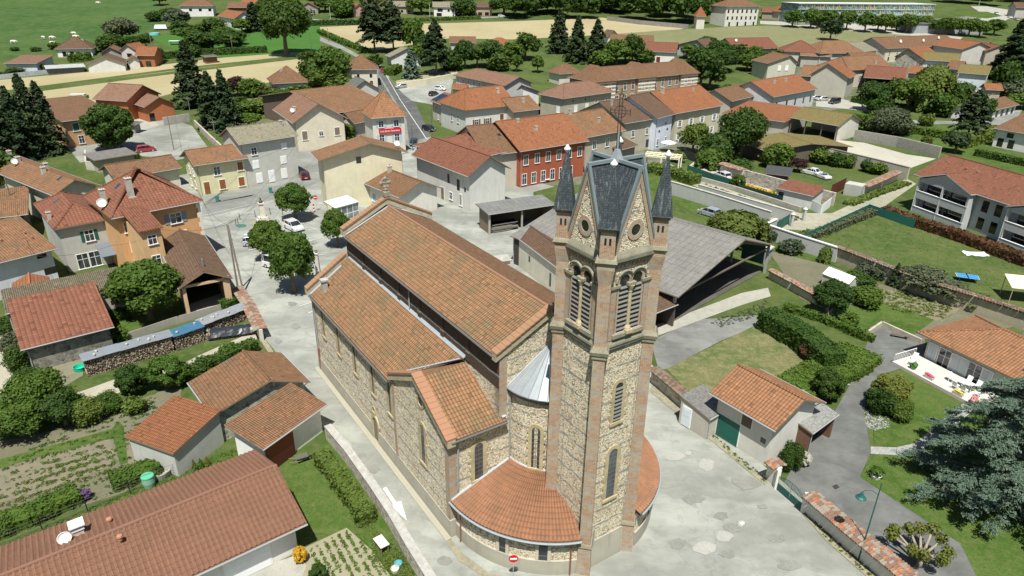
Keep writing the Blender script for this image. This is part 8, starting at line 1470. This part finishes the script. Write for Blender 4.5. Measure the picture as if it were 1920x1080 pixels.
# road markings
WP = ground((.70, .70, .66), (.62, .62, .58), (.5, .5, .46), .5, 4, fine=.2)
patch('road_arrow', [(718, 917), (724, 914), (743, 943), (752, 940), (763, 977), (733, 949), (738, 947)], WP, 4, label='white arrow painted on the lane beside the church')
def line(a, b, w=.12):
 A, B = G(*a), G(*b); d = (B-A).normalized(); n = Vector((-d.y, d.x, 0))*w/2; patch('parking_line', [A-n, B-n, B+n, A+n], WP, 5, world=True)
for a, b in (((445, 447), (468, 438)), ((456, 459), (470, 454)), ((466, 470), (500, 462)), ((475, 479), (505, 473)), ((578, 453), (605, 446)), ((578, 432), (596, 428)), ((585, 482), (608, 477)), ((562, 500), (590, 492)), ((562, 575), (586, 567)), ((578, 588), (590, 583)), ((524, 397), (560, 398)), ((404, 424), (428, 415)), ((505, 508), (530, 512)), ((512, 515), (540, 520)), ((205, 296), (220, 292)), ((235, 294), (250, 291)), ((760, 192), (790, 182)), ((790, 172), (806, 166)), ((812, 162), (838, 155)), ((775, 184), (845, 180))): line(a, b)
line((752, 190), (800, 262), .16); line((722, 138), (752, 190), .14); line((380, 405), (470, 384), .1)
patch('drain_cover', [(1560, 913), (1568, 909), (1574, 915), (1566, 919)], plain((.05, .04, .035)), 8); patch('manhole_cover', [(1386, 982), (1392, 979), (1396, 982), (1391, 986)], plain((.62, .62, .6)), 6)
# ------------------------------------------------------------ the inn's sign
W_, D_, rs, ze = INN['_d']; m = MB(); cx = W_*.52; m.fbox((0, .4, 0), (1, 0), (0, -1), cx-2.6, cx+2.6, 4.95, 5.95, .0, .09); sg = m.build('signboard', plain((.50, .01, .03), .5), INN)
tc = bpy.data.curves.new('t', 'FONT'); tc.body = 'Les Jours heureux'; tc.size = .62; tc.align_x = 'CENTER'; tc.align_y = 'CENTER'; tc.extrude = .012; to = bpy.data.objects.new('t', tc); COL.objects.link(to)
me = bpy.data.meshes.new_from_object(to.evaluated_get(bpy.context.evaluated_depsgraph_get())); bpy.data.objects.remove(to); me.materials.clear(); me.materials.append(plain((.8, .78, .72))); o = bpy.data.objects.new('lettering', me); COL.objects.link(o); o.parent = sg; o.location = (cx, .29, 5.45); o.rotation_euler = (RN(90), 0, 0)
# ------------------------------------------------------------ firewood row
def logs(m, a, b, w, h, rng, r=.075, side=-1):
 d = Vector(b)-Vector(a); L = d.length; d.normalize(); nn = Vector((-d.y, d.x, 0)); z = r
 while z < h:
  u = r+rng.random()*r
  while u < L-r:
   rr = r*(.6+.6*rng.random()); e = nn*(w/2+rng.uniform(-.05, .08)); c = Vector(a)+d*u+Vector((0, 0, z+rng.uniform(-.03, .03))); m[int(rng.random()*3)].tube([c-e, c+e], rr, 5); u += rr*2.1
  z += r*1.85
WD = [stone((.30, .24, .17), 6), stone((.12, .085, .06), 6), stone((.42, .36, .28), 6)]
def woodstack(label, a, b, w, h, cover, seed, over=.25, dip=0):
 A, B = G(*a), G(*b); R = thing('firewood_stack', label, 'firewood', A); B = B-A; A = Vector((0, 0, 0)); ms = [MB(), MB(), MB()]; logs(ms, A, B, w, h, random.Random(seed))
 for q, mt in zip(ms, WD): q.build('logs', mt, R)
 d = (B-A).normalized(); nn = Vector((-d.y, d.x, 0)); L = (B-A).length; n = int(L/1.8)+1; c = MB(); rnd = random.Random(seed)
 for i in range(n):
  p, q = A+d*(L*i/n-.1), A+d*(L*(i+1)/n+.1); e = nn*(w/2+over); z = h+.06+.04*(i % 2); c.hexa([p-e+Vector((0, 0, z-.06)), q-e+Vector((0, 0, z-.06)), q+e+Vector((0, 0, z+.10)), p+e+Vector((0, 0, z+.10))], [p-e+Vector((0, 0, z-.03)), q-e+Vector((0, 0, z-.03)), q+e+Vector((0, 0, z+.13)), p+e+Vector((0, 0, z+.13))])
 c.build('cover_sheet', cover, R); s = MB()
 for i in range(int(L/1.1)): p = A+d*rnd.uniform(.4, L-.4)+nn*rnd.uniform(-.4, .4); e = .12; z = h+.16; s.box(p.x-e, p.y-.1, z, p.x+e*.8, p.y+.1, z+.16)
 s.build('weight_stones', stone((.5, .45, .4), 4), R)
ZC = zinc((.27, .30, .32))
woodstack('long firewood stack under grey tin sheets at the left of the row', (162, 703), (326, 655), 1.1, 1.95, ZC, 1); woodstack('middle firewood stack under a blue tarpaulin', (327, 655), (382, 636), 1.2, 1.85, plain((.05, .13, .21), .35), 2); woodstack('firewood stack under white sheets at the right of the row', (378, 628), (462, 596), 1.2, 1.5, zinc((.32, .34, .35)), 3)
b = G(438, 628); R = thing('tarped_pile', 'heap of logs half covered by a crumpled black tarpaulin', 'firewood', b, .35); ms = [MB(), MB(), MB()]; logs(ms, (-3.0, 0, 0), (3.0, 0, 0), 1.3, .8, random.Random(5)); [q.build('logs', mt, R) for q, mt in zip(ms, WD)]
m = MB(); rnd = random.Random(2); NX, NY = 18, 8; gp = [[(-2.6+5.4*i/NX, -.95+1.9*j/NY, (1.0-.55*abs(j/NY*2-1)**3+.07*rnd.uniform(-1, 1))*(1 if 0 < i < NX else .6)) for j in range(NY+1)] for i in range(NX+1)]
for i in range(NX):
 for j in range(NY): m.poly([gp[i][j], gp[i+1][j], gp[i+1][j+1], gp[i][j+1]])
m.build('tarpaulin', plain((.025, .03, .038), .35), R)
b = G(151, 694); R = thing('round_tub', 'turquoise round plastic tub at the end of the firewood row', 'tub', b); m = MB(); m.lathe((0, 0, 0), [(.55, 0), (.62, .45), (.66, .5), (.58, .5), (.5, .12), (.02, .1)], 18); m.build('shell', plain((.02, .42, .27), .4), R)
b = G(281, 912); R = thing('water_butt', 'pale green plastic water butt at the garden corner', 'water butt', b); m = MB(); m.lathe((0, 0, 0), [(.42, 0), (.5, .5), (.46, 1.05)], 18); m.build('barrel', plain((.20, .36, .27), .5), R); m = MB(); m.lathe((0, 0, 1.05), [(.5, 0), (.48, .06), (.05, .1)], 18); m.build('lid', plain((.10, .40, .24), .5), R)
b = G(302, 893); R = thing('concrete_basin', 'round weathered concrete basin beside the water butt', 'basin', b); m = MB(); m.lathe((0, 0, 0), [(.7, 0), (.78, .5), (.8, .6), (.68, .6), (.62, .2), (.02, .2)], 20); m.build('bowl', stone((.34, .34, .28)), R)
b = G(566, 866); R = thing('wheelbarrow', 'old wheelbarrow leaning at the white annex wall', 'wheelbarrow', b, .5); m = MB(); m.hexa([(-.35, -.22, .3), (.35, -.22, .3), (.35, .22, .3), (-.35, .22, .3)], [(-.5, -.34, .62), (.55, -.34, .62), (.55, .34, .62), (-.5, .34, .62)]); m.build('tray', plain((.10, .11, .08)), R); m = MB(); m.tube([(.75, -.05, .22), (.75, .05, .22)], .22, 14); m.build('wheel', plain((.03, .03, .03)), R); m = MB()
for s in (-1, 1): m.tube([(.75, s*.08, .22), (-.3, s*.25, .32), (-1.0, s*.3, .5)], .025, 5); m.tube([(-.35, s*.24, .3), (-.4, s*.26, 0)], .02, 5)
m.build('frame', plain((.25, .2, .15)), R)
b = G(395, 585); R = thing('wheelie_bin', 'dark wheelie bin by the post of the open barn', 'bin', G(354, 588), .3); m = MB(); m.hexa([(-.25, -.25, .05), (.25, -.25, .05), (.25, .25, .05), (-.25, .25, .05)], [(-.3, -.32, 1.0), (.3, -.32, 1.0), (.3, .32, 1.0), (-.3, .32, 1.0)]); m.build('body', plain((.04, .06, .05)), R); m = MB(); m.box(-.32, -.35, 1.0, .32, .35, 1.07); m.build('lid', plain((.03, .12, .06)), R)
for i, (x, y, l) in enumerate(((408, 378, 'beside the yellow house doorstep'), (508, 362, 'against the grey terrace front'))): R = thing('wheelie_bin', 'teal wheelie bin '+l, 'bin', G(x, y), .3); m = MB(); m.hexa([(-.25, -.25, .05), (.25, -.25, .05), (.25, .25, .05), (-.25, .25, .05)], [(-.3, -.32, 1.0), (.3, -.32, 1.0), (.3, .32, 1.0), (-.3, .32, 1.0)]); m.build('body', plain((.05, .2, .17)), R); m = MB(); m.box(-.32, -.35, 1.0, .32, .35, 1.07); m.build('lid', plain((.03, .16, .13)), R)
# small bench table by the lane wall, buckets
R = thing('workbench', 'battered white garden workbench by the lane wall', 'table', G(716, 1030), -.9); m = MB(); m.box(-.6, -.35, .72, .6, .35, .78); m.build('top', stone((.62, .60, .55)), R)
for x in (-.5, .5):
 for y in (-.27, .27): m = MB(); m.box(x-.03, y-.03, 0, x+.03, y+.03, .72); m.build('leg', wood((.2, .15, .1)), R)
for i, (x, y, c, l) in enumerate(((680, 962, (.35, .36, .33), 'grey metal planter ring'), (741, 1072, (.55, .5, .4), 'round tan flower tub'), (747, 1062, (.1, .3, .35), 'small blue bucket'), (1641, 896, (.62, .62, .58), 'white bowl planter on the front lawn'))):
 R = thing('planter', l+('' if 'lawn' in l else ' beside the lane garden'), 'planter', G(x, y)); m = MB(); r = .45 if i in (0, 3) else .3; m.lathe((0, 0, 0), [(r*.8, 0), (r, .35), (r*.9, .36), (r*.7, .25), (.02, .24)], 16); m.build('pot', plain(c), R)
 if i == 3: rng = np.random.default_rng(3); e = rng.normal(size=(260, 3)); e /= np.linalg.norm(e, axis=1)[:, None]; o = bpy.data.objects.new('plant', leafmesh('plant', quads(e*np.array([.7, .7, .4])*rng.uniform(.3, 1, (260, 1))+np.array([0, 0, .6]), e, .07, rng), LG['md'])); COL.objects.link(o); o.parent = R
# ------------------------------------------------------------ bungalow terrace
def bl(u, v, z=0): return BUNG.matrix_basis @ Vector((u, v, z))
W_, D_, rs, ze = BUNG['_d']; L = 9.4; tm = plain((.50, .475, .43), .5); m = MB(); m.box(.3, -3.3, -.1, L+.3, .57, .32); R = thing('terrace', 'white tiled terrace in front of the bungalow doors', 'terrace', bl(0, 0), BUNG.rotation_euler.z); TE_ = R; m.build('paving', tm, R); m = MB()
for u in np.linspace(.4, .4, 1):
 for v in np.linspace(-3.2, .2, 14): m.tube([(u, v, .32), (u, v, 1.2)], .02, 5)
m.tube([(.4, -3.2, 1.2), (.4, .2, 1.2)], .035, 6); m.build('railing', plain(WHITE), R)
def chair(label, u, v, rz, long=False):
 p = bl(u, v, .32); R = thing('sun_lounger' if long else 'garden_chair', label, 'sun lounger' if long else 'chair', p, BUNG.rotation_euler.z+rz, None if long else 'white garden chairs on the terrace'); w = plain((.78, .78, .77), .4); m = MB(); s = 1.2 if long else .24; m.box(-.25, -s, .36 if long else .42, .25, .24, .46); m.build('seat', w, R); m = MB(); m.hexa([(-.25, .22, .46), (.25, .22, .46), (.25, .27, .46), (-.25, .27, .46)], [(-.25, .36, .95), (.25, .36, .95), (.25, .41, .95), (-.25, .41, .95)]); m.build('backrest', w, R)
 for x in (-.22, .22):
  for y in (-s+.05, .2): m = MB(); m.box(x-.02, y-.02, 0, x+.02, y+.02, .42); m.build('leg', w, R)
p = bl(7.2, -1.3, .32); R = thing('garden_table', 'white garden table laid on the bungalow terrace', 'table', p, BUNG.rotation_euler.z); m = MB(); m.box(-.85, -.5, .7, .85, .5, .75); m.build('tabletop', plain((.8, .8, .8), .35), R)
for x in (-.7, .7):
 for y in (-.4, .4): m = MB(); m.box(x-.03, y-.03, 0, x+.03, y+.03, .7); m.build('leg', plain((.75, .75, .75)), R)
for i, (u, v, r) in enumerate(((6.7, -2.2, 3.14), (7.6, -2.2, 3.14), (6.7, -.4, 0), (7.7, -.4, 0), (5.7, -1.3, 1.57), (8.6, -1.6, -1.57))): chair('white garden chair at the terrace table, '+('lawn side left', 'lawn side right', 'house side left', 'house side right', 'left end', 'right end')[i], u, v, r)
chair('white sun lounger at the railing end of the terrace', 1.3, -1.2, .4, True)
for i, (u, v, c, l) in enumerate(((4.3, -2.9, (.6, .08, .2), 'trough planter with pink flowers'), (7.6, -3.1, (.6, .5, .05), 'trough planter with yellow flowers'), (2.3, -2.6, (.05, .14, .03), 'round pot with a clipped green bush'), (9.2, -3.0, (.5, .2, .2), 'pot with red leafy plant'))):
 R = thing('flower_planter', l+' on the terrace edge', 'planter', bl(u, v, .32), BUNG.rotation_euler.z); m = MB(); (m.box(-.5, -.16, 0, .5, .16, .3) if i < 2 else m.lathe((0, 0, 0), [(.2, 0), (.28, .35)], 12)); m.build('pot', plain((.5, .44, .36)), R); m = MB(); m.blob((0, 0, .42), .48 if i < 2 else .35, .16 if i < 2 else .35, .14 if i < 2 else .35, 0, i, .35); m.build('flowers', plain(c, .9), R)
R = thing('garden_bench', 'dark picnic bench on the drive below the bungalow lawn', 'bench', G(1686, 634), -.45); m = MB(); m.box(-.9, -.22, .42, .9, .22, .48); m.build('seat', wood((.14, .12, .1)), R)
for x in (-.75, .75): m = MB(); m.box(x-.05, -.2, 0, x+.05, .2, .42); m.build('leg', wood((.14, .12, .1)), R)
R = thing('garden_swing', 'wooden A-frame swing under the dark kitchen-garden tree', 'swing', G(1555, 596), .5); m = MB()
for x in (-.8, .8): m.tube([(x, -.6, 0), (x, 0, 1.7)], .04, 6); m.tube([(x, .6, 0), (x, 0, 1.7)], .04, 6)
m.tube([(-.9, 0, 1.7), (.9, 0, 1.7)], .045, 6); m.build('frame', wood((.4, .34, .25)), R); m = MB(); m.box(-.5, -.2, .45, .5, .2, .5); m.box(-.5, .18, .5, .5, .22, 1.0); m.build('seat', wood((.4, .34, .25)), R)
# big lawn: table tennis table, white sheet, pale canopy
R = thing('table_tennis_table', 'blue table tennis table on the big lawn', 'table', G(1811, 527), -.35); m = MB(); m.box(-1.37, -.76, .72, 1.37, .76, .76); tt = m.build('tabletop', plain((.02, .22, .50), .4), R); m = MB(); m.box(-.015, -.85, .76, .015, .85, .91); m.build('net', plain((.03, .04, .06)), tt); m = MB()
for q in ((-1.37, -.76, 1.37, -.73), (-1.37, .73, 1.37, .76), (-1.37, -.76, -1.34, .76), (1.34, -.76, 1.37, .76), (-1.37, -.01, 1.37, .01)): m.box(q[0], q[1], .761, q[2], q[3], .765)
m.build('line', plain(WHITE), tt)
for x in (-1.0, 1.0):
 for y in (-.6, .6): m = MB(); m.box(x-.04, y-.04, 0, x+.04, y+.04, .72); m.build('leg', plain((.04, .04, .05)), R)
R = thing('plastic_sheet', 'crumpled white sheet spread on the big lawn', 'sheet', G(1829, 477), -.1); m = MB(); rnd = random.Random(1); N_ = 8; gp = [[(-1.7+3.4*i/N_, -.9+1.8*j/N_+.2*math.sin(i), .06+.1*rnd.random()) for j in range(N_+1)] for i in range(N_+1)]
for i in range(N_):
 for j in range(N_): m.poly([gp[i][j], gp[i+1][j], gp[i+1][j+1], gp[i][j+1]])
m.build('fabric', plain((.78, .8, .82), .4), R)
R = thing('garden_canopy', 'pale yellow fabric canopy on posts at the right edge of the lawn', 'canopy', G(1886, 560), -.25); m = MB(); m.slab([(-.4, -1.5, 2.2), (5.5, -1.5, 2.2), (5.5, 1.6, 2.9), (-.4, 1.6, 2.9)], .05); m.build('fabric', plain((.74, .66, .44), .7), R)
for x in (-.2, 5.2):
 for y, z in ((-1.4, 2.15), (1.5, 2.85)): m = MB(); m.tube([(x, y, -.1), (x, y, z)], .05, 6); m.build('post', wood((.4, .32, .2)), R)
# courtyards behind the tower
for i, (x, y, l) in enumerate(((1252, 284, 'left'), (1284, 280, 'right'))):
 R = thing('parasol', l+' white parasol in the yard behind the tower', 'parasol', G(x, y), 0, 'white parasols'); m = MB(); m.lathe((0, 0, 2.1), [(1.9, 0), (1.88, .05), (.9, .38), (.04, .6)], 8); m.build('canopy', plain((.74, .72, .78), .7), R); m = MB(); m.tube([(0, 0, 0), (0, 0, 2.5)], .04, 6); m.build('pole', plain((.7, .7, .7)), R)
R = thing('pergola', 'cream pergola with slatted top behind the tower', 'pergola', G(1205, 318), -.35); W2, D2, h = 7.5, 4.5, 3.0; m = MB()
for i in range(9): m.box(i*W2/8-.06, 0, h, i*W2/8+.06, D2, h+.14)
for y in (0, D2/2, D2): m.box(-.1, y-.07, h-.14, W2+.1, y+.07, h)
for i in range(3): m.box(-.05, D2*i/3+.1, h+.145, W2+.05, D2*i/3+.9, h+.16)
m.build('slatted_top', plain((.66, .60, .42), .7), R)
for x in (0, W2/2, W2):
 for y in (0, D2): q = MB(); q.box(x-.12, y-.12, -.2, x+.12, y+.12, h-.14); q.build('post', plain((.68, .66, .58), .7), R)
R = thing('patio_table', 'small white patio table in front of the dark red row house', 'table', G(1024, 342), .3); m = MB(); m.lathe((0, 0, .7), [(.7, 0), (.7, .05)], 12); m.build('top', plain(WHITE), R); m = MB(); m.tube([(0, 0, 0), (0, 0, .7)], .06, 6); m.build('leg', plain(WHITE), R)
# far left odds and ends
R = thing('utility_trailer', 'white tarpaulin trailer on the hillside garden', 'trailer', G(302, 56), .3); m = MB(); m.hexa([(-3, -1.3, .6), (3, -1.3, .6), (3, 1.3, .6), (-3, 1.3, .6)], [(-2.4, -1, 2.4), (2.6, -1, 2.4), (2.6, 1, 2.4), (-2.4, 1, 2.4)]); m.build('cover', plain((.7, .72, .74)), R); m = MB(); m.box(-3, -1.2, .2, 3, 1.2, .6); m.build('chassis', plain((.05, .05, .05)), R)
R = thing('teal_tent', 'teal round-topped tent in the hillside garden', 'tent', G(333, 60), 0); m = MB(); m.lathe((0, 0, 0), [(2.6, 0), (2.5, 1.2), (1.8, 2.4), (.1, 3.2)], 12); m.build('fabric', plain((.02, .24, .18)), R)
R = thing('white_shelter', 'small white table shelter in the hillside garden', 'shelter', G(328, 84), .1); m = MB(); m.box(-2.2, -1.2, 1.6, 2.2, 1.2, 1.75); m.build('top', plain((.7, .74, .78)), R)
for x in (-2, 2):
 for y in (-1, 1): m = MB(); m.box(x-.08, y-.08, -.1, x+.08, y+.08, 1.6); m.build('leg', plain((.3, .3, .3)), R)
for i, (x, y, w) in enumerate(((445, 34, 3), (290, 66, 2.4))): R = thing('swimming_pool', ('turquoise above-ground pool by the orange gable house', 'pale blue paddling pool in the hillside garden')[i], 'pool', G(x, y), 0); m = MB(); m.lathe((0, 0, 0), [(w, 0), (w, 1.1), (w-.15, 1.1), (w-.2, .9), (.1, .9)], 16); m.build('pool_wall', plain((.2, .5, .5)), R)
# tractor on the field track
R = thing('field_trailer', 'green and white farm trailer behind the ochre villa roof', 'trailer', G(150, 190), .1); m = MB(); m.box(-2.6, -1, .9, 2.6, 1, 1.9); m.build('body', plain((.12, .2, .05)), R); m = MB(); m.box(-2.4, -.9, 1.9, 2.0, .9, 2.3); m.build('load', plain((.5, .52, .5)), R)
for x in (-1.6, 1.6):
 for y in (-1.1, 1.1): m = MB(); m.tube([(x, y-.12, .5), (x, y+.12, .5)], .5, 12); m.build('wheel', plain((.03, .03, .03)), R)
# cows
def cow(label, x, y, flip):
 b = G(x, y); R = thing('cow', label, 'cow', b, flip, 'white cows in the pasture'); bm = bmesh.new()
 J = {'hip': (-.75, 0, 1.12), 'mid': (0, 0, 1.02), 'sh': (.62, 0, 1.08), 'nk': (.98, 0, 1.12), 'hd': (1.28, 0, .88), 'mz': (1.55, 0, .62)}; rad = {'hip': .30, 'mid': .38, 'sh': .34, 'nk': .2, 'hd': .15, 'mz': .09}; E_ = [('hip', 'mid'), ('mid', 'sh'), ('sh', 'nk'), ('nk', 'hd'), ('hd', 'mz')]
 for s, sy in (('l', .2), ('r', -.2)):
  for nm, px_, par in (('f', .6, 'sh'), ('b', -.8, 'hip')):
   J[nm+s+'1'] = (px_, sy, .72); J[nm+s+'2'] = (px_+(.0 if nm == 'f' else -.12), sy, .42); J[nm+s+'3'] = (px_, sy, .03); rad[nm+s+'1'] = .14; rad[nm+s+'2'] = .075; rad[nm+s+'3'] = .06; E_ += [(par, nm+s+'1'), (nm+s+'1', nm+s+'2'), (nm+s+'2', nm+s+'3')]
  J['e'+s] = (1.18, sy*1.1, 1.0); rad['e'+s] = .035; E_.append(('hd', 'e'+s))
 J['t1'] = (-1.1, 0, 1.0); J['t2'] = (-1.14, 0, .5); rad['t1'] = .05; rad['t2'] = .03; E_ += [('hip', 't1'), ('t1', 't2')]
 k = list(J); me = bpy.data.meshes.new('body'); me.from_pydata([J[q] for q in k], [(k.index(a), k.index(b)) for a, b in E_], []); o = bpy.data.objects.new('body', me); COL.objects.link(o); o.parent = R; mo = o.modifiers.new('s', 'SKIN')
 for i, q in enumerate(k): me.skin_vertices[0].data[i].radius = (rad[q], rad[q])
 me.skin_vertices[0].data[0].use_root = True; su = o.modifiers.new('u', 'SUBSURF'); su.levels = su.render_levels = 1; me.materials.append(plain((.72, .68, .56), .8)); R.scale = (1.15, 1.15, 1.15)
for i, (x, y, f, l) in enumerate(((26, 82, .2, 'furthest left'), (82, 74, 2.6, 'beside the pasture pole'), (98, 74, .1, 'right of the pasture pole'), (99, 84, .8, 'just above the white bungalow roof edge'), (139, 66, 3.0, 'highest of the two behind the white bungalow'), (142, 72, .2, 'lower of the two behind the white bungalow'), (184, 8, .1, 'alone high in the pasture'))): cow('white cow grazing in the pasture, '+l, x, y, f)
